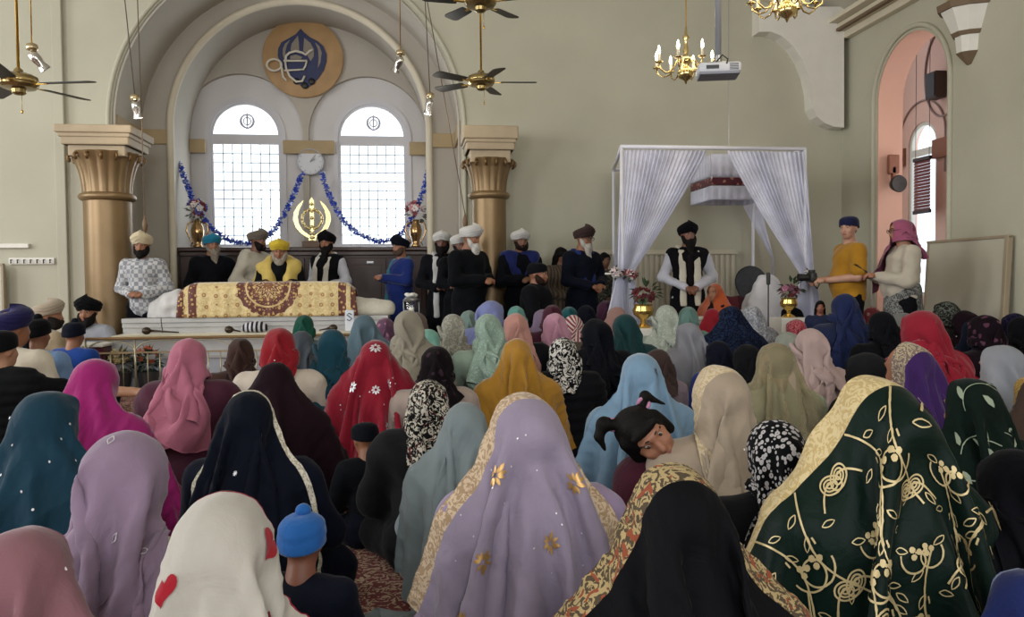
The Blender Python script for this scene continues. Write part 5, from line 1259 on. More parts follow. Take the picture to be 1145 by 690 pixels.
def face(root, fig, brow='1a1412', lips='7a4038', glasses=False):
    h = np.array(fig['hc0']); m = MB(); e = MB(); ir = MB()
    for q in (-1, 1):
        for k in range(6):
            a, b_ = [in_head(fig, [h + (q * (.014 + .006 * t), .094 - .0016 * t ** 1.5, .022 + .0022 * t - .0006 * t * t)])[0] for t in (k, k + 1)]
            m.tube([a, b_], .0042, 5)
    m.build('eyebrow', plain('brow_' + brow, brow, .7), root, True)
    for q in (-1, 1):
        c = in_head(fig, [h + (q * .031, .077, .003)])[0]; d = in_head(fig, [h + (q * .031, .0885, .003)])[0]
        eo = MB().ell(c, (.0115, .0115, .0055), 10, 8).build('eye', plain('eye_white', 'b0a89e', .3), root, True)
        MB().ell(d, (.0065, .003, .0052), 8, 6).build('iris', plain('dark_iris', '1c120c', .2), eo, True)
    l = in_head(fig, [h + (-.022, .090, -.066), h + (-.008, .099, -.064), h + (.008, .099, -.064), h + (.022, .090, -.066)])
    MB().tube([tuple(p) for p in l], [.003, .006, .006, .003], 6).build('lips', plain('lips_' + lips, lips, .5), root, True)
    if glasses:
        g = MB()
        for q in (-1, 1): g.tube([tuple(p) for p in in_head(fig, [h + (q * .032 + .024 * cos(a), .108, .0 + .019 * sin(a)) for a in [2 * pi * i / 16 for i in range(16)]])], .003, 5, closed=True); g.tube([tuple(p) for p in in_head(fig, [h + (q * .055, .106, .005), h + (q * .082, .02, .004)])], .0028, 5)
        g.tube([tuple(p) for p in in_head(fig, [h + (-.009, .108, .004), h + (.009, .108, .004)])], .0028, 5); g.build('glasses', M_BLACK, root, True)
def turban(root, fig, mat, style='dastar', name='turban', s=1.0):
    if style in ('dastar', 'round'): s *= 1.1
    h = np.array(fig['hc0']) + (0, -.012, 0); n, m = 72, 30; Vt = []
    for j in range(m):
        t = j / (m - 1)
        for i in range(n):
            a = 2 * pi * i / n; fr = cos(a - pi / 2); da = abs(((a - pi / 2 + pi) % (2 * pi)) - pi) / pi      # 0 at the brow, 1 behind
            if style in ('dastar', 'round'):
                dz = style == 'dastar'; zb = -.004 + .024 * fr + (.010 * (1 - da * 8) if da < .12 else 0); H = (.112 + .012 * fr if dz else .108) * s; ang = t * pi / 2
                r = (.096 + (.024 if dz else .022) * s * sin(min(1, t * 1.4) * pi * .75)) * max(0, cos(max(0, t - .30) / .70 * pi / 2)) ** .62; z = zb + H * sin(ang) ** 1.05
                if dz: sg = da if a < pi / 2 or a > 3 * pi / 2 else -da; r *= 1 + .026 * sin(2 * pi * (5.0 * t + 2.4 * abs(sg) + .35 * sg)) * (1 - t * .6)
                else: r *= 1 + .018 * sin(2 * pi * (6.5 * t + .7 * cos(a * 2) + .4 * a / pi))
            elif style == 'cap':
                zb = .000 + .024 * fr; H = (.112 - .024 * fr) * s; r = .093 * max(0, 1 - t ** 4) ** .5 + .001; z = zb + H * t ** .8
            else:  # patka
                zb = -.008 + .032 * fr; H = (.120 - .026 * fr) * s; r = .094 * max(0, 1 - t ** 4) ** .5 + .001; z = zb + H * t ** .85; r *= 1 + .012 * sin(2 * pi * (3 * t + da))
            r = max(r, .0015); Vt.append((h[0] + r * cos(a), h[1] + r * 1.14 * sin(a), h[2] + z))
    inner = [(h[0] + .07 * cos(2 * pi * i / n), h[1] + .08 * sin(2 * pi * i / n), h[2] + .035) for i in range(n)]
    Vt = in_head(fig, np.array(Vt + inner)); F = []
    for j in range(m - 1):
        for i in range(n): F.append((j * n + i, j * n + (i + 1) % n, (j + 1) * n + (i + 1) % n, (j + 1) * n + i))
    for i in range(n): F.append((m * n + i, m * n + (i + 1) % n, (i + 1) % n, i))
    me = mesh_np(name, Vt, F); o = child(name, me, mat, root)
    if style in ('patka',):
        k = MB(); c = in_head(fig, [h + (0, .015, .120 * s)])[0]; k.ell(c, (.032, .034, .028), 14, 10); k.build('topknot_cover', mat, o, True)
    return o
def stole(root, fig, mat, zend=.95, wd=.03, side=(1, 1)):
    o = 1 if fig['pivot'][2] > 1 else 0; zn = fig['pivot'][2]; L = []
    for dx in (-.022, 0, .022):
        for q, on in ((-1, side[0]), (1, side[1])):
            if not on: continue
            pts = [(q * (.045) + dx * .5, -.085, zn - .02), (q * .09 + dx, -.02, zn - .010), (q * .085 + dx, .085, zn - .07), (q * .085 + dx, .150, zn - .20), (q * .085 + dx, .172, zn - .35), (q * .08 + dx, .195, zend + .0)]
            L += [cap(a, b_, wd * .55, wd * .55) for a, b_ in zip(pts[:-1], pts[1:])]
        L.append(cap((-.05, -.085, zn - .02), (.05, -.085, zn - .02), wd * .6, wd * .6))
    return child('stole', mesh_np('stole', *sdf_mesh(L, .011, .015, 0, wrinkle(.004, 6))), mat, root)
_placed = []
def clear_spot(px, py, d, gap=.34):
    k = float((P(px, py, 1.0) - CAM) @ _f)
    for m in (1, 1.03, .97, 1.06, .94, 1.09, .91, 1.12, .88, 1.16, .84, 1.2, .8, 1.25, .75):
        q = P(px, py, min(d * m / k, 8.55))
        if all(math.hypot(q[0] - a, q[1] - b) > gap for a, b in _placed): break
    else: q = P(px, py, min(d / k, 8.55))
    _placed.append((q[0], q[1])); return q
def locate(px, py, w, ztop, headw=.215, zmin=.72, zmax=.99, d=None):
    if d is None:
        d = 3.0
        for _ in range(30):
            z = 1.15 - (py - 315) * d / 900; s = min(max(z, zmin), zmax) / ztop; d = .5 * d + .5 * headw * s * 900 / w
        z = 1.15 - (py - 315) * d / 900
        if z < zmin and py > 318: d = (1.15 - zmin) * 900 / (py - 315)
        if z > zmax and py > 318: d = (1.15 - zmax) * 900 / (py - 315)
    # depth along the view axis -> world Y
    return clear_spot(px, py, d)
GRP = 'seated women in headscarves'
FIGS = {'n': seated(nod=R(-6)), 'b': seated(nod=R(-16), lean=.03), 'l': seated(turn=R(18), nod=R(-6)), 'r': seated(turn=R(-18), nod=R(-6)), 's': seated(nod=R(-4), tall=.93, wide=.92), 't': seated(nod=R(-8), tilt=R(7)), 'u': seated(nod=R(-8), tilt=R(-7)), 'L': seated(nod=R(-6), turn=R(14), tilt=R(-5)), 'B': seated(nod=R(-14), turn=R(6), lean=.02), 'G': seated(nod=R(-6), turn=R(15), tilt=R(4))}
_sims = {}
def sim(key, fig, **kw):
    if key not in _sims:
        S = drape(FIGS[fig], **kw); _sims[key] = (S, sheet_mesh('headscarf', S), fig)
    return _sims[key]
GEN = {'tent': ('n', dict(L=1.4, Wd=.86, hem=.06, seed=1, up=2, pad=.046, cinch=.05)), 'tent2': ('b', dict(L=1.3, Wd=.92, hem=.05, seed=12, up=2, pad=.046, bun=True, cinch=.04)), 'tent3': ('l', dict(L=1.4, Wd=.85, hem=.06, seed=23, up=2, pad=.046, cinch=.07)),
       'wrap': ('n', dict(L=1.25, Wd=.62, chin=.25, seed=2, up=2, pad=.046, cinch=.22)), 'wrap2': ('r', dict(L=1.3, Wd=.66, chin=.25, seed=7, up=2, pad=.046, cinch=.18)), 'wrapb': ('b', dict(L=1.2, Wd=.58, chin=.25, seed=9, up=2, pad=.046, bun=True, cinch=.22)),
       'throw': ('n', dict(L=1.6, Wd=.64, chin=.25, off=.22, throw=(1, 0, (-.19, -.14, .50)), seed=3, up=2, pad=.046, cinch=.18)), 'throw2': ('l', dict(L=1.6, Wd=.66, chin=.25, off=-.22, throw=(-1, 0, (.19, -.14, .50)), seed=5, up=2, pad=.046, cinch=.18)),
       'hood': ('n', dict(L=.95, Wd=.47, chin=.24, seed=4, up=2, pad=.046, cinch=.26)), 'hood2': ('t', dict(L=1.0, Wd=.48, chin=.24, seed=14, up=2, pad=.046, cinch=.26))}
def seat(px, py, w, drp, scarf, top, label, yaw=0, style='kurta', legs=None, sk='8a5c42', group=GRP, hero=None, d=None, bodyshow=True, hairshow=False, skw=None, zmin=.72, zmax=.99, nm='headscarf', hw=None):
    if hero: fk = hero[0]; S, me, _ = sim(drp, fk, **hero[1])
    else: fk, kw = GEN[drp]; S, me, _ = sim(drp, fk, **kw)
    fig = FIGS[fk]; X = S['X']; k = np.unravel_index(X[..., 2].argmax(), X.shape[:2]); ap = X[k]
    p = locate(px, py, w, float(ap[2]), d=d, zmin=zmin, zmax=zmax, headw=hw or ((.225 if ('chin' in (hero[1] if hero else kw)) else .262))); s = float(p[2]) / float(ap[2]); a = R(yaw)
    root = body(fig, skin(sk), key=fk)
    root.scale = (s, s, s); root.rotation_euler = (0, 0, a)
    root.location = (p[0] - s * (ap[0] * cos(a) - ap[1] * sin(a)), p[1] - s * (ap[0] * sin(a) + ap[1] * cos(a)), 0)
    tag(root, label, 'person', group)
    sc = child(nm, me, scarf, root)
    if style == 'puffer': t = dress(root, fig, 'puffer_jacket', fig['torso'] + fig['arms'], top, .030, .014, .04, quilt(.065, .014), key=fk + 'puff')
    elif style == 'coat': t = dress(root, fig, 'coat', fig['torso'][:-1] + fig['arms'], top, .028, .015, .05, wrinkle(.009, 4), key=fk + 'coat')
    else: t = dress(root, fig, 'kurta', fig['torso'] + fig['arms'], top, .014, .014, .035, wrinkle(.007, 2), key=fk + 'kur')
    dress(root, fig, 'lower_garment', fig['legs'] + fig['torso'][:1], legs or top, .022, .017, .06, wrinkle(.010, 9), key=fk + 'leg')
    if hairshow: hair(root, fig, key=fk + 'hair' + str(hairshow), veil=True, front=hairshow == 'front')
    return root, sc, S, t
fb = fabric
def fo(c, **k): return fabric(c, uv=False, **k)
BLK = fo('15161a'); NVY = fo('151a2c'); MRN = fo('3a1420'); CRM = fo('c9c0ac'); GRY = fo('55565a'); BRN = fo('4a362c')

# ------------------------------------------------------------------ motifs worked on the cloth
def snowflake(D, u, v, r):
    for k in range(8):
        a = 2 * pi * k / 8; D.poly([(u + r * .28 * cos(a - .35), v + r * .28 * sin(a - .35)), (u + r * .72 * cos(a - .30), v + r * .72 * sin(a - .30)), (u + r * cos(a), v + r * sin(a)), (u + r * .72 * cos(a + .30), v + r * .72 * sin(a + .30)), (u + r * .28 * cos(a + .35), v + r * .28 * sin(a + .35))])
def heart(D, u, v, r, a0=0.0):
    pts = []
    for k in range(28):
        t = 2 * pi * k / 28; x = 16 * sin(t) ** 3; y = 13 * cos(t) - 5 * cos(2 * t) - 2 * cos(3 * t) - cos(4 * t); x, y = x / 16 * r, -y / 16 * r
        pts.append((u + x * cos(a0) - y * sin(a0), v + x * sin(a0) + y * cos(a0)))
    D.poly(pts)
def disc(D, u, v, r, n=10): D.poly([(u + r * cos(2 * pi * k / n), v + r * sin(2 * pi * k / n)) for k in range(n)])
def ring_(D, u, v, r, w): D.line([(u + r * cos(2 * pi * k / 20), v + r * sin(2 * pi * k / 20)) for k in range(21)], w)
def leaf_out(D, u, v, a, L, w=.003, fill=False):
    o = [(0, 0), (.25, .16), (.55, .20), (.85, .10), (1, 0), (.85, -.10), (.55, -.20), (.25, -.16), (0, 0)]
    pts = [(u + L * (x * cos(a) - y * sin(a)), v + L * (x * sin(a) + y * cos(a))) for x, y in o]
    if fill: D.poly(pts[:-1])
    else: D.line(pts, w)
def teardrop(D, u, v, a, L, w):
    for sc_ in (1, .62, .28):
        pts = []
        for k in range(25):
            t = 2 * pi * k / 24; r = .5 * L * sc_; x = -r * cos(t) * (1 if cos(t) < 0 else 1.35) + 0; y = r * .82 * sin(t)
            pts.append((u + x * cos(a) - y * sin(a), v + x * sin(a) + y * cos(a)))
        D.line(pts, w)
def vine_cell(D, F, u, v, q, s=1.0, w=.0042):
    """a stem, a curl ending in three berries, a shield flower and small leaves"""
    T = lambda x, y: (u + q * x * s, v + y * s)
    D.line([T(.06 * sin(t * 3.3) + .01, -.16 + .34 * t) for t in np.linspace(0, 1, 26)], w)
    c = (.098, .030); sp = [T(c[0] + (.024 + .040 * t) * cos(pi - 5.6 * (1 - t)), c[1] + (.024 + .040 * t) * sin(pi - 5.6 * (1 - t))) for t in np.linspace(1, 0, 34)]
    D.line(sp, w); e = sp[-1]
    for a in (0, 2.1, 4.2): disc(F, e[0] + .014 * s * cos(a), e[1] + .014 * s * sin(a), .0105 * s, 8)
    c = (-.085, .085); sp = [T(c[0] + (.016 + .030 * t) * cos(-.5 + 5.2 * (1 - t)), c[1] + (.016 + .030 * t) * sin(-.5 + 5.2 * (1 - t))) for t in np.linspace(1, 0, 28)]; D.line(sp, w * .9); e = sp[-1]
    for a in (0, 2.1, 4.2): disc(F, e[0] + .011 * s * cos(a), e[1] + .011 * s * sin(a), .0085 * s, 8)
    D.line([T(.055 * sin(1.2) + .0, -.04 + t * .02) for t in (0, 1)], w)
    D.line([T(-.02 - .085 * t, -.06 - .05 * sin(t * 2.2)) for t in np.linspace(0, 1, 12)], w)
    teardrop(D, *T(-.125, -.105), math.atan2(-.03, -.06 * q), .062 * s, .0052 * s)
    for (x, y, a) in ((.05, -.11, .4), (-.03, .04, 2.6), (.045, .13, .9), (.01, -.04, 2.9), (.06, -.05, .9), (-.01, .15, 2.2)):
        t = T(x, y); leaf_out(D, t[0], t[1], a if q > 0 else pi - a, .042 * s, .0032 * s)
def sprig(D, u, v, r, seed=0):
    rs = random.Random(seed)
    for k in range(9):
        a = 2 * pi * k / 9 + rs.uniform(-.2, .2); L = r * rs.uniform(.75, 1.1); leaf_out(D, u + .2 * r * cos(a), v + .2 * r * sin(a), a, L, fill=True)
M_GOLDT = plain('gold_thread', 'b08a52', .35, .55); M_CREAMT = plain('cream_gold_thread', 'b7a578', .45, .3); M_SILV = plain('silver_thread', 'c8c4c8', .3, .4); M_ROSEG = plain('rose_gold_thread', 'b98c68', .3, .5)
# ------------------------------------------------------------------ the nearest figures, each with its own drape
def hero(key, fk, **kw): return (fk, dict(sp=.025, up=3, **kw))
# lavender, gold-edged
r, sc, S, _ = seat(582, 438, 110, 'h_lav', fb('968a9e', border=('9c8468', 'c3ad92'), bw=.05, sheer=.0), fo('8e7e98'), 'woman under a long lavender veil with gold sprigs and gold border, back to us', hero=hero('', 'L', L=1.3, Wd=1.15, hem=.02, seed=31, bun=True, cinch=.03, crease=.003))
D = Decal(S, .0035)
for i, (u, v) in enumerate([(-.11, .20), (.12, .24), (.02, .42), (-.2, .36), (.2, .52), (-.30, .46), (.33, .44), (-.10, .66), (.18, .70), (.44, .68), (-.42, .70), (.0, .92), (.30, .95), (-.3, .95)]): sprig(D, u, v, .024, i)
D.line([(-.36, v) for v in np.linspace(.35, 1.12, 60)], .05); D.line([(-.40, v) for v in np.linspace(.35, 1.12, 60)], .010)
D.build('gold_embroidery', M_GOLDT, sc, 'gold thread sprigs and side border')
D = Decal(S, .003); rs = random.Random(4)
for i in range(90): disc(D, rs.uniform(-.6, .6), rs.uniform(.06, 1.1), .0022, 6)
D.build('sequins', M_SILV, sc)
# green velvet with scrolling vines
r, sc, S, _ = seat(968, 419, 132, 'h_green', fb('0f2b22', border=('b59f6e', 'c9b78c'), bw=.068, sheen=.6, rough=.5), fo('0f2a20'), 'woman in a dark green veil embroidered with golden scrolling vines, cream border over the crown', hero=hero('', 'G', L=1.2, Wd=1.1, hem=.02, seed=32, bun=True, crease=.0015), zmax=1.0)
D = Decal(S, .003); F = D
for j in range(6):
    for i in range(-4, 5):
        q = 1 if (i + j) % 2 else -1; vine_cell(D, F, i * .150 + (.045 if j % 2 else 0), .19 + j * .165, q, .72, .0042)
D.build('vine_embroidery', M_CREAMT, sc, 'pale gold scrolling stems and leaves')
# black with an embroidered edge
r, sc, S, _ = seat(748, 517, 150, 'h_black', fb('0c0e15', border=('a8946a', '4f4436', '8a4a34'), bw=.065, rough=.75), fo('0d0f16'), 'woman under a plain black veil with a wide embroidered cream and rust border', hero=hero('', 'B', L=1.6, Wd=1.1, hem=-.005, seed=33, cinch=.03))
# hearts
r, sc, S, _ = seat(247, 549, 160, 'h_heart', fb('bfbab0', sheer=.0, border=('7a1c2c', '8a2434'), bw=.006), fo('b8b3aa'), 'woman in a thin white scarf printed with red hearts, black hair showing at the crown', hero=hero('', 'n', L=1.15, Wd=.95, hem=.022, seed=34, cinch=.10), hairshow='front')
D = Decal(S, .0025)
for u, v, a in ((.115, .06, -.2), (-.075, .17, .15), (.14, .21, .5), (-.26, .30, 0), (.02, .40, .2), (.30, .42, -.3), (-.14, .52, .1), (.12, .62, .3)): heart(D, u, v, .026, a)
D.build('printed_hearts', fb('a01828'), sc, 'small red hearts')
# lilac wrap over a cream kurta
r, sc, S, _ = seat(137, 482, 112, 'h_lilac', fb('8f7a90'), fo('c2bcae'), 'woman in a dusty lilac scarf wrapped round the neck over a cream top', yaw=-8, hero=hero('', 'n', L=1.65, Wd=.50, chin=.25, off=.25, throw=(1, 0, (-.19, -.15, .50)), seed=35, cinch=.25))
D = Decal(S, .003)
for i, (u, v) in enumerate([(0, .14), (.12, .3), (-.12, .34), (.3, .2)]): D.line([(u, v - .012), (u + .007, v), (u, v + .012), (u - .007, v), (u, v - .012)], .002)
D.build('silver_diamonds', M_SILV, sc)
# red tent with silver snowflakes
r, sc, S, _ = seat(418, 380, 52, 'h_red', fb('8a1228', sheen=.3), fo('7a1024'), 'woman under a crimson veil scattered with silver snowflake flowers', hero=hero('', 'n', L=1.4, Wd=1.1, hem=.04, seed=36, bun=True, crease=.003))
D = Decal(S, .003)
for u, v, q in ((.0, .12, .026), (.11, .27, .028), (-.15, .26, .028), (.10, .52, .03), (-.21, .50, .03), (.0, .34, .026), (.24, .24, .024), (.20, .40, .034), (-.10, .52, .036), (.30, .62, .03), (-.26, .34, .022), (.06, .78, .034), (-.3, .74, .034), (.38, .34, .026), (.30, .9, .034), (-.12, .95, .03)): snowflake(D, u, v, q)
rs = random.Random(5)
for i in range(60): disc(D, rs.uniform(-.55, .55), rs.uniform(.1, 1.1), .004, 6)
D.build('silver_snowflakes', M_SILV, sc, 'silver sequinned snowflakes and dots')
# navy with stars
r, sc, S, _ = seat(276, 436, 78, 'h_navy', fb('10172a', border=('a8a08c', 'cfc8b8'), bw=.022), fo('10162a'), 'woman in a navy blue scarf with small silver stars and pale patterned edge', yaw=-6, hero=hero('', 'L', L=1.8, Wd=1.1, hem=.02, seed=37, cinch=.08))
D = Decal(S, .003); rs = random.Random(6)
for i in range(26):
    u, v = rs.uniform(-.5, .5), rs.uniform(.1, 1.0)
    for k in range(4): a = pi * k / 4; D.line([(u - .009 * cos(a), v - .009 * sin(a)), (u + .009 * cos(a), v + .009 * sin(a))], .0022)
D.build('silver_stars', M_SILV, sc)
# light blue with rings
r, sc, S, _ = seat(716, 395, 64, 'h_blue', fb('7896ae', sheer=.0, sheen=.4), fo('6d8698'), 'woman under a light blue satin veil with small dark jewelled rings', yaw=-4, hero=hero('', 'n', L=1.45, Wd=1.15, hem=.05, seed=38, bun=True, cinch=.10, crease=.003))
D = Decal(S, .003)
for u, v in ((.06, .16), (-.16, .42), (.24, .40), (-.22, .66), (.08, .64), (.36, .64), (-.02, .88), (-.36, .90), (.28, .90)): ring_(D, u, v, .014, .006)
D.build('jewelled_rings', plain('dark_jewel', '28364e', .3, .5), sc)
# taupe with gold work
r, sc, S, _ = seat(802, 409, 74, 'h_taupe', fb('a3937f', border=('b09c78', 'c4b396'), bw=.10, sparkle=.2), fo('9c8c7a'), 'woman in a taupe beige scarf with gold embroidered edge wrapped round the shoulders', yaw=6, hero=hero('', 't', L=1.6, Wd=.66, hem=.03, chin=.27, off=-.22, throw=(-1, 0, (.19, -.15, .48)), seed=39, bun=True, cinch=.25))
# second green with leaves
r, sc, S, _ = seat(1086, 423, 80, 'h_leaf', fb('12271f', sheen=.4), fo('11251e'), 'woman in dark green scarf patterned with pale leaves, right of the vine-embroidered veil', yaw=5, hero=hero('', 'n', L=1.6, Wd=1.0, hem=.05, seed=40, cinch=.12))
D = Decal(S, .003); rs = random.Random(9)
for j in range(6):
    for i in range(-4, 5):
        u, v = i * .14 + rs.uniform(-.02, .02), .10 + j * .17; a = rs.uniform(-.4, .4) + .5
        D.line([(u + t * .15 * cos(a), v + t * .15 * sin(a) - .03 * sin(3 * t)) for t in np.linspace(0, 1, 10)], .0035)
        leaf_out(D, u + .03, v - .01, a - 1.1, .055, fill=True); leaf_out(D, u + .09, v + .03, a + 1.0, .05, fill=True)
D.build('leaf_embroidery', plain('pale_sage_thread', '7f8a74', .6), sc)
# black and white petals
r, sc, S, _ = seat(869, 470, 86, 'h_dots', fb('101115', 'dots', 'b4b0b0', scale=.95), BLK, 'woman in a black scarf printed all over with small white petals', hero=hero('', 'n', L=1.1, Wd=.60, chin=.25, seed=41, bun=True, cinch=.3))
# teal with sparkles at the left
r, sc, S, _ = seat(50, 438, 80, 'h_teal', fb('12384a'), fo('12303e'), 'woman in a dark teal scarf dotted with silver beads at the left edge', yaw=-5, hero=hero('', 'n', L=1.5, Wd=.95, hem=.05, seed=42, chin=.30, cinch=.12))
D = Decal(S, .003); rs = random.Random(10)
for i in range(40): disc(D, rs.uniform(-.5, .5), rs.uniform(.08, .95), .004, 6)
D.build('silver_beads', M_SILV, sc)
# sheer gold beige
r, sc, S, _ = seat(868, 383, 60, 'h_gold', fb('b0a482', sheer=.5), fo('86a48c'), 'woman under a sheer golden beige veil, hair and mint green dress showing through', hero=hero('', 'n', L=1.7, Wd=1.05, hem=.06, seed=43, bun=True, cinch=.12), hairshow=True)
# pale grey veil left of the lavender one
seat(516, 450, 66, 'h_pale', fb('8d999b', sheer=.12), fo('7f8c90'), 'woman under a pale grey-blue veil just left of the lavender one', yaw=-10, hero=hero('', 'l', L=1.6, Wd=1.2, hem=.06, seed=44, cinch=.06))
seat(578, 378, 50, 'h_mustard', fb('a97a28', sheen=.4), fo('9a7026'), 'woman under a mustard yellow veil in the middle of the crowd', hero=hero('', 'n', L=1.6, Wd=1.0, hem=.06, seed=45, bun=True, cinch=.12))
seat(106, 401, 58, 'h_magenta', fb('9c1f6c', border=('b4506c', 'a8326c'), bw=.0, sheen=.4), fo('8e8490'), 'woman leaning forward under a bright magenta scarf on the left', yaw=-14, hero=hero('', 'b', L=1.6, Wd=1.0, hem=.05, seed=46, off=.15, chin=.28, cinch=.2))

# ------------------------------------------------------------------ the rows behind
seat(20, 592, 128, 'tent', fb('8a6068', sparkle=.3), fo('7c5860'), 'woman in a dusty rose sparkling veil cut by the lower left corner')
seat(309, 405, 58, 'tent2', fb('2c1420', border=('b8b0a8', '8a8088'), bw=.016), fo('2a1220'), 'woman in a dark plum scarf with thin silver edge behind the navy one', yaw=-5)
seat(312, 366, 44, 'hood', fb('8e1420', sparkle=.35), fo('c4b8a8'), 'woman in a bright red scarf and cream cardigan near the altar', yaw=5)
seat(268, 378, 34, 'hood2', fb('3c2620'), fo('3a241e'), 'woman in a brown scarf left of the bright red scarf', yaw=20)
seat(211, 378, 48, 'wrap', fb('b0687c'), fo('421a2c'), 'woman in a rose pink scarf over a burgundy top before the railing', style='coat', yaw=-6)
seat(371, 368, 44, 'throw', fb('134252'), fo('123c4a'), 'woman in a deep teal wrapped scarf left of the crimson veil', yaw=8)
seat(340, 352, 26, 'hood', fb('145040'), fo('556468'), 'woman in an emerald green scarf close to the altar step')
seat(338, 370, 30, 'wrap2', fb('4a5058'), fo('5c6a72'), 'woman in a slate grey scarf below the emerald one')
seat(406, 352, 36, 'tent3', fb('6c8490', sheer=.15), fo('68808c'), 'woman in a sheer grey-blue scarf right of the teal one', hairshow=True)
seat(431, 355, 26, 'wrap', fb('6a4a60', 'floral', '9a6a80'), fo('5a4050'), 'woman in a mauve floral scarf beside the grey-blue scarf')
seat(456, 347, 40, 'throw2', fb('938c7c'), fo('8f897a'), 'woman in a stone beige scarf below the lantern', yaw=-8)
seat(480, 368, 32, 'wrap2', fb('7fb4a4'), fo('86b8aa'), 'woman in a mint green scarf behind the dark floral one', yaw=-10)
seat(487, 387, 44, 'hood2', fb('1c1218', 'floral', '34242c'), fo('9a8a80'), 'woman in a black-brown floral scarf and pinkish beige top', yaw=10)
seat(479, 424, 62, 'hood', fb('1c1a1a', 'splash', 'b0aa9c', col3='5a1c20'), fo('1a1a1c'), 'woman in a black and cream marbled scarf and black coat', style='coat', yaw=-5)
seat(506, 351, 34, 'throw', fb('8c8a7e', 'splash', 'a09e90'), fo('8a8278'), 'woman in a crumpled grey-beige patterned scarf, left of the sage one', yaw=5)
seat(466, 349, 30, 'wrap', fb('7c6c60', sheer=.2), fo('6c5c54'), 'woman in a brownish sheer scarf between the beige and patterned scarves', hairshow=True)
seat(524, 347, 26, 'hood', fb('7a9088'), fo('6c7c78'), 'woman in a pale grey-green scarf far back near the men')
seat(531, 349, 24, 'hood2', fb('14181c'), fo('14181c'), 'woman in a black hood behind the sage green scarf')
seat(546, 351, 38, 'throw2', fb('8fa696', 'emboss', '9cb0a2'), fo('8a9c8c'), 'woman in a sage green embossed scarf and dress', yaw=-8)
seat(553, 352, 28, 'tent', fb('7c1c3c'), fo('701a38'), 'woman in a raspberry scarf behind the sage one')
seat(550, 336, 28, 'wrap2', fb('8088b8'), fo('7a82b0'), 'woman in a periwinkle lilac scarf farthest back before the robed man', yaw=-25)
seat(577, 342, 20, 'hood', fb('6aa298'), fo('5c9088'), 'woman in a pale turquoise scarf below the seated man in black')
seat(577, 350, 38, 'wrap', fb('c08c80'), fo('16181e'), 'woman in a peach pink scarf and dark coat above the mustard veil', style='coat')
seat(606, 346, 24, 'tent3', fb('9a86a0', sheer=.1), fo('8c7c94'), 'woman in a pale mauve-grey scarf left of the maroon one')
seat(617, 341, 24, 'hood2', fb('4a1c2e', border=('9a8890', 'a89aa0'), bw=.02), fo('40182a'), 'woman in a wine scarf with a pale edge far back')
seat(620, 350, 34, 'hood', fb('c08ca0'), fo('50483e'), 'woman in a candy pink scarf and dark coat with fur collar', style='coat')
seat(636, 343, 22, 'hood2', fb('1c5a60'), fo('1a5058'), 'woman in a petrol teal scarf far back')
seat(641, 352, 26, 'wrap', fb('8a3444', 'stripes', 'c4b4ac'), fo('784048'), 'woman in a red and white striped scarf')
seat(655, 341, 26, 'hood', fb('101526'), fo('10142a'), 'woman in a midnight navy hood before the man in navy suit')
seat(677, 336, 22, 'hood2', fb('3c1830'), fo('38182c'), 'woman in a dark plum beanie-like scarf beside the curtain')
seat(656, 362, 26, 'tent2', fb('9a9a92', 'emboss', 'b0b0aa'), fo('3a2c48'), 'woman in a grey lace scarf behind the black hijab')
seat(629, 377, 40, 'hood', fb('121316', 'splash', 'c8c4bc', scale=.8), fo('14161c'), 'woman in a black and white leaf print scarf and black puffer jacket', style='puffer')
seat(665, 356, 38, 'wrapb', fb('10131e'), fo('12141c'), 'woman in a plain black hijab and black jacket beside the puffer jacket', style='coat', yaw=6)
seat(690, 343, 26, 'tent2', fb('a07c74', border=('c8bcae', 'd0c6ba'), bw=.03), fo('8a6a64'), 'woman in a dusty pink scarf with cream edge beside the curtain')
seat(700, 351, 36, 'wrap2', fb('12393c'), fo('12363a'), 'woman in a bottle green scarf left of the gold urn', yaw=10)
seat(745, 341, 32, 'throw', fb('a4aca0', 'emboss', 'b2b8ac'), fo('8f968c'), 'woman in a pale grey-green patterned scarf right of the gold urn', yaw=-6)
seat(769, 343, 26, 'hood2', fb('6a8c84'), fo('688880'), 'woman in a grey-mint scarf in front of the speech table')
seat(769, 361, 38, 'tent3', fb('a2a2aa', sheer=.1), fo('9696a0'), 'woman in a pale silver-lilac veil in the centre right of the crowd', yaw=4, hairshow=True)
seat(796, 345, 24, 'tent', fb('9a1c2c'), fo('921a28'), 'woman in a scarlet scarf left of the tall navy one')
seat(818, 342, 38, 'tent2', fb('121a30', 'splash', '1c2844'), fo('121a2c'), 'woman in a tall navy floral veil before the draped stand')
seat(842, 342, 26, 'throw2', fb('8a8c94', 'splash', 'b0b2b8'), fo('a0a2aa'), 'woman in a silver lace patterned scarf right of the tall navy veil')
seat(905, 341, 24, 'tent3', fb('8088c0'), fo('7078b0'), 'woman in a lilac blue scarf below the flower posy', yaw=-20)
seat(890, 357, 26, 'hood', fb('8e1c2c', 'splash', 'b86a70', scale=1.4), fo('4a3430'), 'woman in a small red printed kerchief', yaw=15)
seat(906, 367, 42, 'throw', fb('b29a94'), fo('ac948e'), 'woman in a blush beige scarf and dress right of the golden veil', yaw=-4)
seat(880, 371, 34, 'wrapb', fb('a8aca0', sheer=.2), fo('b0a898'), 'woman in a sheer whitish scarf half behind the blush beige one', hairshow=True)
seat(945, 328, 36, 'wrap', fb('1a2650'), fo('182040'), 'tall woman in a royal blue scarf and dress right of centre', yaw=-6, zmax=1.06, style='coat')
seat(986, 348, 34, 'hood', fb('12141c'), fo('12141a'), 'woman in a black headscarf between the royal blue and the red scarves')
seat(1034, 347, 48, 'throw2', fb('92182c'), fo('801628'), 'woman in a red veil in front of the whiteboard', yaw=4)
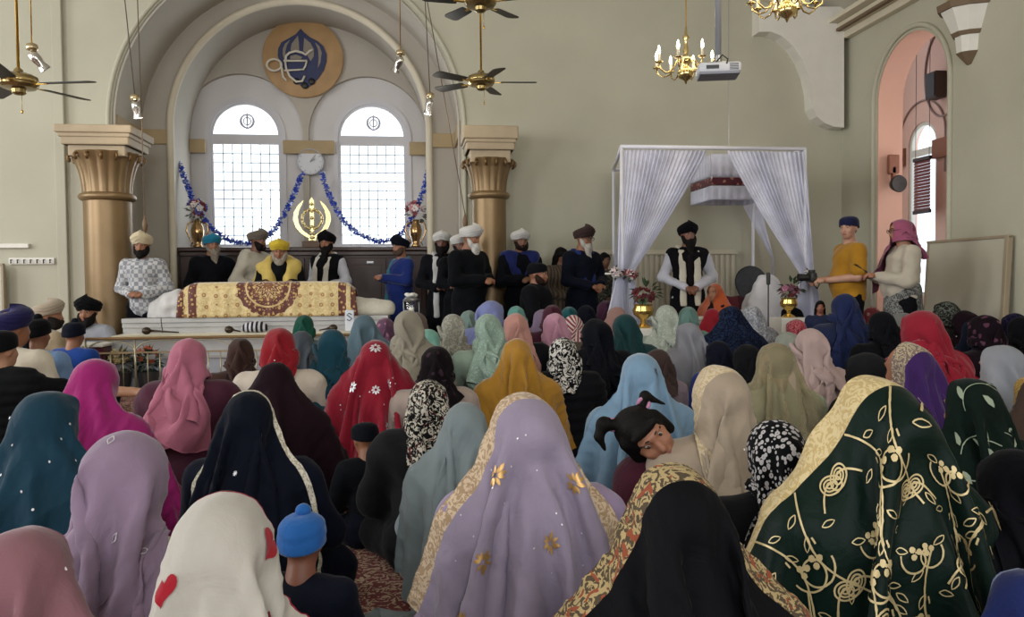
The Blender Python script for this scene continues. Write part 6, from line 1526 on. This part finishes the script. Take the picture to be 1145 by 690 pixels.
seat(1010, 350, 26, 'tent3', fb('8a8a86', sheer=.15), fo('c4c4c4'), 'woman in a light grey sheer scarf and white top below the cream cardigan', hairshow=True, yaw=30, d=6.7)
seat(976, 343, 24, 'wrap2', fb('a04a50', 'floral', 'c8a098'), fo('4a2430'), 'woman in a red and pink printed scarf below the yellow tee', yaw=-30)
seat(1058, 337, 30, 'throw', fb('2e2c2a', 'splash', '5c6058'), fo('32302c'), 'woman in a dark patterned scarf against the whiteboard', yaw=40)
seat(1078, 347, 32, 'wrapb', fb('240c1c', sparkle=.4), fo('2a1422', pattern='floral', col2='7a4458'), 'woman in a dark maroon sequinned scarf by the whiteboard', yaw=-10)
seat(1090, 358, 40, 'tent', fb('101a34'), fo('10162c'), 'woman in a dark blue tent-like scarf right of the red veil')
seat(1106, 353, 28, 'wrap2', fb('3c7484'), fo('1c3860'), 'woman in a light teal scarf turned to the right', yaw=-20)
seat(1134, 350, 30, 'hood', fb('10122a', 'splash', '241c40'), fo('10122a'), 'woman in an indigo scarf near the right edge, farther one')
seat(1142, 354, 30, 'hood2', fb('0c0e16'), fo('0c0e16'), 'woman in a black scarf cut by the right edge, farther row')
seat(1012, 382, 68, 'h_purple', fb('3a1c58', border=('a89a7c', '6c5a58'), bw=.085, sheen=.5), fo('34343a'), 'woman in a purple scarf with cream and gold patterned edge', yaw=4, hero=hero('', 'L', L=1.3, Wd=.85, hem=.0, seed=47, cinch=.12))
seat(968, 394, 50, 'hood', fb('26272b'), fo('2c2e33'), 'woman in a charcoal hood and coat between royal blue and purple scarves', style='coat', yaw=25)
seat(1120, 386, 62, 'tent3', fb('b4b8c0', sheer=.42), fo('888c94'), 'woman under a sheer silver-white veil at the right', hairshow=True)
seat(1158, 420, 60, 'tent', fb('3c2c24', border=('b09048', '8a6a34'), bw=.06, sparkle=.5), fo('2e2420'), 'woman in a brown scarf with golden beaded edge cut by the right edge')
seat(1135, 502, 104, 'wrapb', fb('0c0e18'), fo('0c0e16'), 'woman in a black-navy scarf at the lower right, nearer row', style='coat')
seat(1148, 640, 110, 'tent', fb('16245c', border=('8a94b0', '6a78a8'), bw=.02), fo('141f50'), 'woman in a cobalt blue sari end filling the lower right corner', yaw=-20, zmin=.5)
seat(835, 385, 36, 'hood2', fb('14151a'), fo('14151a'), 'woman in a small black hood left of the golden veil', yaw=15)
seat(735, 390, 34, 'hood', fb('3a2a26'), fo('7a6a74'), 'woman in a dark brown scarf just behind the light blue veil', yaw=20)
seat(884, 343, 24, 'hood', fb('101014'), fo('2c7858', pattern='floral', col2='b8c8bc'), 'woman in a black scarf and green patterned dress by the gold flower pot', yaw=40)
seat(1100, 352, 24, 'hood', fb('20101c', 'floral', '503040'), fo('20101c'), 'woman in a dark berry print scarf between dark blue and teal ones', yaw=10, d=6.2)
seat(803, 381, 32, 'hood2', fb('14182c'), fo('1c2c6a'), 'woman in a small navy scarf and blue jumper behind the taupe one', yaw=20)
# ------------------------------------------------------------------ men and children without veils among the seated crowd
def seat_man(px, py, w, fig, label, headgear, hmat, top, yaw=0, sk='8a5c42', style='kurta', brd=None, z=None, d=None, htop=.118, name='turban', legs=None, base=0.0, Y=None, facef=False, group=None, vox=.0125, sleeves=None):
    hc = np.array(fig['hc']); ap = in_head(fig, [np.array(fig['hc0']) + (0, -.01, htop)])[0]
    if Y is not None: p = P(px, py, Y)
    else: p = locate(px, py, w, float(ap[2]), d=d, zmin=.45)
    s = (float(p[2]) - base) / float(ap[2]); a = R(yaw)
    root = body(fig, skin(sk), vox * .8 if facef else vox); root.scale = (s, s, s); root.rotation_euler = (0, 0, a)
    root.location = (p[0] - s * (ap[0] * cos(a) - ap[1] * sin(a)), p[1] - s * (ap[0] * sin(a) + ap[1] * cos(a)), base)
    tag(root, label, 'person', group)
    if headgear: turban(root, fig, hmat, headgear, name)
    arms = fig['arms'] if sleeves is None else sleeves
    nm = {'kurta': 'kurta', 'vest': 'padded_vest', 'coat': 'coat', 'shirt': 'shirt'}[style]
    if style == 'vest':
        dress(root, fig, 'padded_vest', fig['torso'][:-1], top, .030, vox, .04, quilt(.06, .012)); [dress(root, fig, 'tee_sleeve', [cap(p_[1], (p_[1] + p_[2]) / 2, p_[3], p_[4])], BLK, .012, vox) for p_ in fig['arms'][::2]]
    else: dress(root, fig, nm, fig['torso'][:-1] + arms, top, .014 if style != 'coat' else .026, vox, .035, wrinkle(.008, 4))
    dress(root, fig, 'trousers', fig['legs'] + fig['torso'][:1], legs or NVY, .02, vox * 1.2, .05, wrinkle(.009, 5))
    if brd: beard(root, fig, *brd)
    if facef: face(root, fig)
    return root
sb = seated(nod=R(-4)); 
seat_man(11, 345, 38, seated(turn=R(-25)), 'person in an indigo turban and cream top at the far left edge', 'round', fo('1c1a48'), CRM, yaw=-10)
rt = seat_man(41, 355, 31, sb, 'boy in a black head cloth with hanging tails and light blue shirt', 'patka', BLK, fo('6f8cb0'), yaw=-12, name='head_cloth', style='shirt')
tl_ = [cap((0, -.10, .70), (-.015, -.13, .60), .020, .028), cap((-.015, -.13, .60), (-.03, -.145, .50), .028, .02), cap((.01, -.11, .70), (.03, -.14, .55), .018, .02)]
child('cloth_tails', mesh_np('cloth_tails', *sdf_mesh(tl_, .009, .015, 0, wrinkle(.004, 2))), BLK, rt)
seat_man(83, 359, 25, seated(nod=R(-6), wide=.9), 'boy in a navy topknot cloth and bright blue shirt by the railing', 'patka', NVY, fo('153c86'), yaw=-10, name='head_cloth', style='shirt')
vf = seated(turn=R(-20), arm_r=((.42, .16, .47), (.66, .24, .44), (.9, .3, -.1)))
seat_man(-2, 368, 40, vf, 'man in a dark cap and black padded vest, bare arm stretched to the boy', 'cap', BLK, fo('1a1c20'), style='vest', name='cap', sk='b08468', vox=.011)
seat_man(53, 337, 23, seated(turn=R(-30)), 'musician in a beige turban and cream kurta facing right', 'round', fo('a89a86'), fo('a08f74'), yaw=-50, name='turban', brd=('1c1714', 0), d=8.3)
seat_man(98, 334, 22, seated(nod=R(-8), turn=R(10)), 'bearded musician in a black turban and pale grey shirt behind the low table', 'dastar', BLK, fo('9c9ea6'), yaw=165, brd=('14100e', .02), Y=9.52, facef=True, style='shirt')
# children among the crowd
seat_man(338, 572, 38, seated(nod=R(-6), wide=.85), 'small boy in a bright blue topknot cloth and navy top', 'patka', fo('1f5a9e'), NVY, yaw=-10, name='head_cloth', d=2.1, sk='7a4c38')
seat_man(407, 471, 38, seated(nod=R(-10), wide=.85), 'small child in a navy woollen cap beside the marbled scarf', 'cap', fo('10141f'), fo('141820'), yaw=25, name='cap', d=3.55)
# the girl looking back, head laid on the taupe shoulder
gf = seated(tilt=R(46), nod=R(-10), turn=R(12), wide=.62, tall=.92)
g = seat_man(697, 462, 60, gf, 'girl with ponytails looking back sideways, head against the taupe scarf', None, None, fo('3c1020'), yaw=168, d=2.72, htop=.112, facef=True, sk='94644c', vox=.009)
h = np.array(gf['hc0'])
hL = [elp(h + (0, -.016, .020), (.083, .100, .090)), elp(h + (0, -.045, -.03), (.072, .064, .075)), cap(h + (-.05, .078, .052), h + (.05, .078, .056), .014, .014), cap(h + (-.07, .01, .03), h + (-.076, -.01, -.06), .024, .02), cap(h + (.07, .01, .03), h + (.076, -.01, -.06), .024, .02), sub(h + (0, .112, -.034), (.058, .060, .072)),
      cap(h + (.045, -.03, .09), h + (.075, -.04, .125), .016, .020), cap(h + (.075, -.04, .125), h + (.12, -.03, .11), .020, .014), cap(h + (.12, -.03, .11), h + (.14, -.02, .06), .014, .006),
      cap(h + (-.06, -.04, .06), h + (-.10, -.05, .07), .015, .019), cap(h + (-.10, -.05, .07), h + (-.13, -.04, .0), .019, .008)]
child('hair', mesh_np('hair', *sdf_mesh(hp_(gf, hL), .007, .016, 0, wrinkle(.004, 8))), plain('hair_0d0b0a', '0d0b0a', .65, var=.3, vscale=50, bmp=.6, bscale=120, spec=.12), g)
for c in (h + (.056, -.033, .102), h + (-.078, -.043, .062)):
    cc = in_head(gf, [c])[0]; MB().tube([(cc[0] + .019 * cos(a), cc[1] + .008 * sin(2 * a), cc[2] + .019 * sin(a)) for a in [2 * pi * i / 14 for i in range(14)]], .007, 8, closed=True).build('scrunchie', plain('pink_band', 'a8708c', .7), g, True)

# ------------------------------------------------------------------ standing people
def stand(px, py, Y, theta, fig, label, sk='8a5c42', htop=.125, vox=.012, group=None, hasface=True, glasses=False, base=0.0, zt=None):
    p = P(px, py, Y); ap = in_head(fig, [np.array(fig['hc0']) + (0, -.01, htop)])[0]; s = (float(p[2]) - base) / float(ap[2]); a = R(theta)
    root = body(fig, skin(sk), vox); root.scale = (s, s, s); root.rotation_euler = (0, 0, a)
    root.location = (p[0] - s * (ap[0] * cos(a) - ap[1] * sin(a)), p[1] - s * (ap[0] * sin(a) + ap[1] * cos(a)), base)
    tag(root, label, 'person', group)
    if hasface: face(root, fig, glasses=glasses)
    return root
def trousers(root, f, mat): dress(root, f, 'trousers', f['legs'] + [f['torso'][0]], mat, .016, .016, .03, wrinkle(.007, 5)); dress(root, f, 'shoes', f['feet'], BLK, .010, .014, .03)
def upper(root, f, name, mat, grow=.016, long=None, sleeves=True, vox=.014, disp=None):
    L = list(f['torso'][:-1]) + (list(f['arms']) if sleeves else [])
    if long: L += [cap((0, 0, .95), (0, .0, long), .155, .185)]
    return dress(root, f, name, L, mat, grow, vox, .035, disp or wrinkle(.008, 7))
MG = 'men standing near the altar'
# man in patterned jumper
f = standing(turn=R(5), nod=R(-6)); r = stand(158, 262, 9.78, 178, f, 'man in cream turban and white patterned jumper standing by the broad pillar')
turban(r, f, fo('cfc1a0'), s=1.1); beard(r, f, '120f0e', .03); upper(r, f, 'jumper', fo('c4c4c4', pattern='check', col2='8a8c92', scale=1.3), .022); trousers(r, f, fo('12141c'))
# blue turban, black coat
f = standing(turn=R(20), nod=R(-6)); r = stand(237, 262, 10.85, 190, f, 'man in a sky blue turban and black coat with long grey beard')
turban(r, f, fo('1f7896'), 'round'); beard(r, f, '7d7468', .24); upper(r, f, 'coat', fo('12151c'), .03, .55); trousers(r, f, BLK)
MB().tube([(-.10, .24, 1.10), (-.16, .34, 1.02), (-.34, .40, 1.16)], [.012, .010, .006], 8).build('whisk_handle', M_STEEL, r, True)
# cream hoodie
f = standing(lean=.08, turn=R(10), nod=R(-8)); r = stand(289, 257, 10.75, 238, f, 'man in a grey-brown head cloth and cream hooded top leaning right', sk='6e4836')
turban(r, f, fo('6a6158'), 'round', 'head_cloth'); beard(r, f, '181310', 0); u_ = upper(r, f, 'hooded_top', fo('b9b3a4'), .026); trousers(r, f, fo('2a2c33'))
child('hood', mesh_np('hood', *sdf_mesh([cap((-.07, .0, 1.47), (.07, .0, 1.47), .055, .055), cap((0, -.09, 1.44), (0, -.10, 1.38), .08, .05), cap((-.07, .05, 1.45), (0, .10, 1.38), .04, .035), cap((.07, .05, 1.45), (0, .10, 1.38), .04, .035)], .013, .03, 0, wrinkle(.005, 3))), fo('b9b3a4'), r)
# reader with yellow turban, seated on the platform
f = seated(nod=R(-16), lean=.03, arm_l=((-.24, .10, .32), (-.14, .30, .36), (.3, .9, 0)), arm_r=((.24, .10, .32), (.14, .30, .36), (-.3, .9, 0)))
r = seat_man(312, 268, 20, f, 'reader in a yellow turban and yellow shawl seated behind the brocade cover', 'round', fo('cdb236'), fo('15161b'), yaw=184, brd=('8d8478', .16), Y=10.12, base=.772, facef=True)
sw = [cap((-.08, -.05, .60), (.08, -.05, .60), .07, .07)]
for q in (-1, 1): sw += [cap((q * .08, -.03, .60), (q * .16, .04, .53), .075, .085), cap((q * .14, .05, .53), (q * .11, .17, .38), .075, .06), cap((q * .11, .17, .38), (q * .09, .21, .20), .06, .05)]
sw += [cap((.17, -.06, .5), (.25, -.02, .28), .09, .09)]
child('shawl', mesh_np('shawl', *sdf_mesh(sw, .012, .05, .006, wrinkle(.009, 3))), fo('c9b060'), r)
# black turban, white shirt, black vest
f = standing(turn=R(15), nod=R(-4)); r = stand(365, 260, 10.9, 150, f, 'bearded man in a black turban, white shirt, black waistcoat and white stole behind the altar')
turban(r, f, fo('14131a')); beard(r, f, '120e0d', .12); upper(r, f, 'shirt', fo('bfc0c8'), .012); upper(r, f, 'waistcoat', fo('15151b'), .024, sleeves=False); stole(r, f, fo('c4c0b4')); trousers(r, f, BLK)
# blue kurta
f = standing(turn=R(10), nod=R(-4), arm_l=((.25, .05, 1.18), (.05, .27, 1.22), (-.6, .6, .2), .5), arm_r=((.25, .05, 1.18), (.05, .27, 1.21), (-.6, .6, .2), .5), belly=.03)
r = stand(447, 265, 10.75, 118, f, 'man in a navy turban and royal blue kurta with hands joined, right of the altar', sk='8f6048')
turban(r, f, fo('14182a')); beard(r, f, '4a3a30', 0, .8); upper(r, f, 'kurta', fo('16296a'), .02, .5); stole(r, f, fo('2a6a7c'), side=(0, 1), zend=.8); trousers(r, f, NVY)
# white turban, black jacket
f = standing(turn=R(-4), nod=R(-5), arm_l=((.25, .03, 1.15), (.10, .24, 1.18), (-.7, .5, .1), .6)); r = stand(494, 259, 10.12, 180, f, 'black-bearded man in a white turban, dark jacket and white stole', sk='5c3a2c')
turban(r, f, fo('c8c6c2'), 'round'); beard(r, f, '0e0c0c', .04, 1.15); upper(r, f, 'jacket', fo('14161d'), .026, .7); stole(r, f, fo('c2c2c0'), zend=.72); trousers(r, f, BLK)
f = standing(turn=R(0), nod=R(-8), arm_r=((.25, .06, 1.16), (.14, .25, 1.12), (.1, .9, 0), .6)); r = stand(514, 262, 9.72, 195, f, 'man in a white turban half hidden behind the white-bearded man', sk='6b4433')
turban(r, f, fo('c8c6c2'), 'round'); beard(r, f, '1a1614', .0); upper(r, f, 'jacket', fo('12151b'), .026, .7); stole(r, f, fo('c2c2c0'), side=(1, 0), zend=.75); trousers(r, f, BLK)
# big white turban, long white beard
f = standing(turn=R(12), nod=R(-12), arm_l=((.25, .05, 1.14), (.06, .27, 1.15), (-.7, .5, 0), .5), arm_r=((.25, .05, 1.14), (.06, .27, 1.14), (-.7, .5, 0), .5), wide=1.1, belly=.03); r = stand(528, 253, 9.25, 222, f, 'stout man in a large white turban with long white beard and black robe')
turban(r, f, fo('cac8c4'), 'round', s=1.15); beard(r, f, 'b8b5ae', .26, 1.1); upper(r, f, 'robe', fo('11141a'), .03, .35); trousers(r, f, BLK)
# white turban, navy shawl
f = standing(turn=R(6), nod=R(-7), arm_l=((.26, .03, 1.13), (.06, .26, 1.16), (-.7, .5, 0), .5), arm_r=((.26, .03, 1.13), (.06, .26, 1.15), (-.7, .5, 0), .5)); r = stand(582, 257, 9.9, 190, f, 'man in a white turban wrapped in a navy blue shawl, hands joined', sk='76503c')
turban(r, f, fo('c8c6c2'), 'round'); beard(r, f, '1f1815', .0); upper(r, f, 'long_coat', fo('10131c'), .03, .4)
child('shawl', mesh_np('shawl', *sdf_mesh([cap((-.17, 0, 1.42), (.17, 0, 1.42), .085, .085), cap((-.12, .04, 1.40), (-.06, .12, 1.22), .09, .05), cap((.12, .04, 1.40), (.06, .12, 1.22), .09, .05), cap((0, -.08, 1.40), (0, -.10, 1.15), .12, .10)], .014, .05, .006, wrinkle(.008, 2))), fo('17225a'), r); trousers(r, f, BLK)
# seated on a chair, black beanie
f = standing(turn=R(10), nod=R(-4))
f2 = seated(turn=R(0), nod=R(-4), wide=1.08); r = seat_man(601, 293, 26, f2, 'man in a black beanie and black jumper seated sideways facing right', 'cap', fo('15161e'), fo('14161c'), yaw=243, brd=('2a1a14', .0), Y=9.1, base=.42, facef=True, sk='8f6048', name='beanie', style='coat')
s_ = empty('padded_bench', (r.location.x, r.location.y + .0, 0)); tag(s_, 'low dark bench under the man in the black beanie', 'bench')
MB().box((0, 0, .385), (.62, .5, .07), bev=.02).build('seat', BLK, s_)
for x in (-.27, .27):
    for y in (-.2, .2): MB().box((x, y, .175), (.04, .04, .35)).build('leg', M_DGREY, s_)
# woman with dark hair, brown shawl
f = standing(turn=R(10), nod=R(-6)); r = stand(628, 276, 10.1, 205, f, 'dark-haired woman in a brown striped shawl between the standing men', sk='7c543f', htop=.112)
hair(r, f, long=True); upper(r, f, 'shawl', fo('4a4038', pattern='stripes', col2='6a5c4c', scale=.8), .035, .6); trousers(r, f, fo('2a2624'))
# brown turban, white beard, navy suit
f = standing(turn=R(12), nod=R(-10), arm_l=((.26, .04, 1.13), (.08, .26, 1.08), (-.7, .5, -.2), .6), arm_r=((.26, .04, 1.13), (.08, .26, 1.07), (-.7, .5, -.2), .6)); r = stand(654, 254, 9.45, 205, f, 'white-bearded man in a dark brown turban and navy suit', glasses=True)
turban(r, f, fo('3a2a28')); beard(r, f, 'aca79e', .18); upper(r, f, 'suit_jacket', fo('141a2c'), .024, .75); trousers(r, f, fo('131829'))
child('navy_stole', mesh_np('navy_stole', *sdf_mesh([cap((q * .09, .05, 1.45), (q * .06, .14, 1.12), .04, .03) for q in (-1, 1)] + [cap((-.08, -.07, 1.47), (.08, -.07, 1.47), .04, .04)], .012, .02, 0, wrinkle(.005, 2))), fo('1a2c66'), r)
f = standing(turn=R(0), nod=R(-4)); r = stand(676, 282, 10.05, 190, f, 'person in a dark camouflage patterned top beside the curtain post', sk='7c543f', htop=.112)
hair(r, f); upper(r, f, 'patterned_top', fo('3a3a32', pattern='splash', col2='6c6a5a', scale=.5), .03, .7); trousers(r, f, fo('2c2c28'))
# speaker under the canopy
f = standing(turn=R(8), nod=R(-3), arm_l=((.29, .0, 1.14), (.075, .24, 1.03), (-.8, .35, -.25), .55), arm_r=((.29, .0, 1.14), (.075, .25, 1.02), (-.8, .35, -.3), .55)); r = stand(769, 250, 9.42, 172, f, 'bearded man in a black turban, black waistcoat and cream stole standing under the canopy', sk='744c3a')
turban(r, f, fo('131218')); beard(r, f, '14100f', .16, 1.1); upper(r, f, 'shirt', fo('bcbcc4'), .016, .8); upper(r, f, 'waistcoat', fo('15141a'), .03, .72, sleeves=False); stole(r, f, fo('c6c0ae'), zend=.82, wd=.034); trousers(r, f, fo('c0c0c6'))
child('dark_tie_cloth', mesh_np('dark_tie_cloth', *sdf_mesh([cap((0, .15, 1.36), (0, .17, .82), .03, .03)], .012, .02)), fo('241a1c'), r)
# woman in orange scarf
FIGS['o'] = seated(turn=R(20), nod=R(-6)); 
S_ = drape(FIGS['o'], L=1.2, Wd=.6, chin=.26, seed=61, up=2); me_ = sheet_mesh('headscarf', S_)
r = seat_man(799, 315, 20, FIGS['o'], 'woman in a bright orange scarf seated to the right of the standing speaker', None, None, fo('2a2024'), yaw=112, Y=9.0, base=.30, facef=True, htop=.125, sk='8a5c42')
child('headscarf', me_, fb('b4562c', sheen=.4), r); hair(r, FIGS['o'], veil=True)
s_ = empty('low_stool', (r.location.x, r.location.y, 0)); tag(s_, 'low white stool under the woman in the orange scarf', 'stool')
MB().lathe([(.2, .26), (.22, .27), (.22, .295), (.2, .30)], 24).build('seat', M_WHITE, s_, True, 40)
for a in range(4): MB().tube([(.15 * cos(a * pi / 2), .15 * sin(a * pi / 2), .26), (.18 * cos(a * pi / 2), .18 * sin(a * pi / 2), 0)], .016).build('leg', M_WHITE, s_, True)
f = standing(turn=R(5)); r = stand(917, 336, 7.5, 150, f, 'small child with bare face and navy top standing below the photographer', sk='8a5440', htop=.112, vox=.016)
hair(r, f, long=True); upper(r, f, 'top', fo('1c2440'), .02, .8); trousers(r, f, fo('2a2c3a'))
# photographer in yellow tee
f = standing(turn=R(42), nod=R(-6), arm_l=((.25, .02, 1.13), (.085, .26, 1.10), (-.2, .9, .05), .9), arm_r=((.26, .0, 1.13), (.085, .26, 1.10), (-.2, .9, .05), .9), wide=1.04, belly=.02)
r = stand(949, 242, 7.9, 82, f, 'photographer in a mustard yellow tee and navy cap holding a black camera', sk='b08670', htop=.108, vox=.0105)
turban(r, f, fo('161a3c'), 'cap', 'cap', s=1.0); dress(r, f, 'tee', f['torso'][:-1] + [cap(p_[1], p_[1] + (p_[2] - p_[1]) * .75, p_[3] * 1.12, p_[4] * 1.3) for i, p_ in enumerate(f['arms']) if i % 2 == 0], fo('a8781e'), .018, .012, .03, wrinkle(.008, 7)); trousers(r, f, fo('15171f')); hair(r, f, '4a382c', veil=True)
def loc_in(root, p):
    a = root.rotation_euler.z; s = root.scale.x; return Vector((root.location.x + s * (p[0] * cos(a) - p[1] * sin(a)), root.location.y + s * (p[0] * sin(a) + p[1] * cos(a)), root.location.z + s * p[2]))
c = loc_in(r, (0, .385, 1.13)); k = empty('camera', c, R(82)); tag(k, 'black camera held in both hands by the photographer in yellow', 'camera')
MB().box((0, 0, 0), (.15, .07, .10), bev=.015).box((0, 0, .06), (.06, .06, .04), bev=.01).build('camera_body', M_BLACK, k, True, 40)
MB().lathe([(.001, .03), (.036, .03), (.04, .12), (.042, .14), (.001, .135)], 20, M=Matrix.Rotation(R(-90), 4, 'X')).build('lens', M_BLACK, k, True, 40); MB().tube([(-.07, 0, .03), (-.09, -.05, -.06), (0, -.06, -.12), (.09, -.05, -.06), (.07, 0, .03)], .006, 6).build('strap', M_BLACK, k, True)
# woman with pink scarf and cream cardigan
f = standing(turn=R(0), nod=R(-8), arm_l=((.23, .03, 1.12), (.08, .28, 1.17), (-.2, .9, .2), .8), arm_r=((.24, .03, 1.11), (.08, .27, 1.16), (-.2, .9, .2), .8), wide=1.0, belly=.03); f['legs'] = f['legs']
S_ = drape(f, L=1.9, Wd=.52, chin=.25, seed=71, up=2, steps=200, off=.1, cinch=.2, pad=.062)
ap = S_['X'].reshape(-1, 3)[:, 2].max(); p = P(1006, 245, 7.55)
r = stand(1006, 245, 7.55, 78, f, 'woman in a pink scarf and cream cardigan holding a phone before the pink arch', sk='9c6c54', htop=float(ap) - float(f['hc'][2]), glasses=True)
child('headscarf', sheet_mesh('headscarf', S_), fb('a85a78', sheen=.4), r); hair(r, f, veil=True); upper(r, f, 'cardigan', fo('bdb3a2'), .018, disp=wrinkle(.010, 3)); dress(r, f, 'patterned_top', [cap((0, 0, 1.0), (0, 0, .84), .16, .17)], fo('4a4a48', pattern='splash', col2='8a8a86'), .014); trousers(r, f, fo('12131a'))
c = loc_in(r, (0, .42, 1.25)); k = empty('phone', c, R(78)); tag(k, 'black phone held up by the woman in the pink scarf', 'phone')
M = Matrix.Rotation(R(35), 4, 'X'); MB().box((0, 0, 0), (.075, .15, .010), M=M, bev=.004).build('case', M_BLACK, k); MB().box((0, 0, 0), (.068, .138, .002), M=M @ Matrix.Translation((0, 0, .006))).build('screen', plain('phone_glass', '1c2028', .1), k)
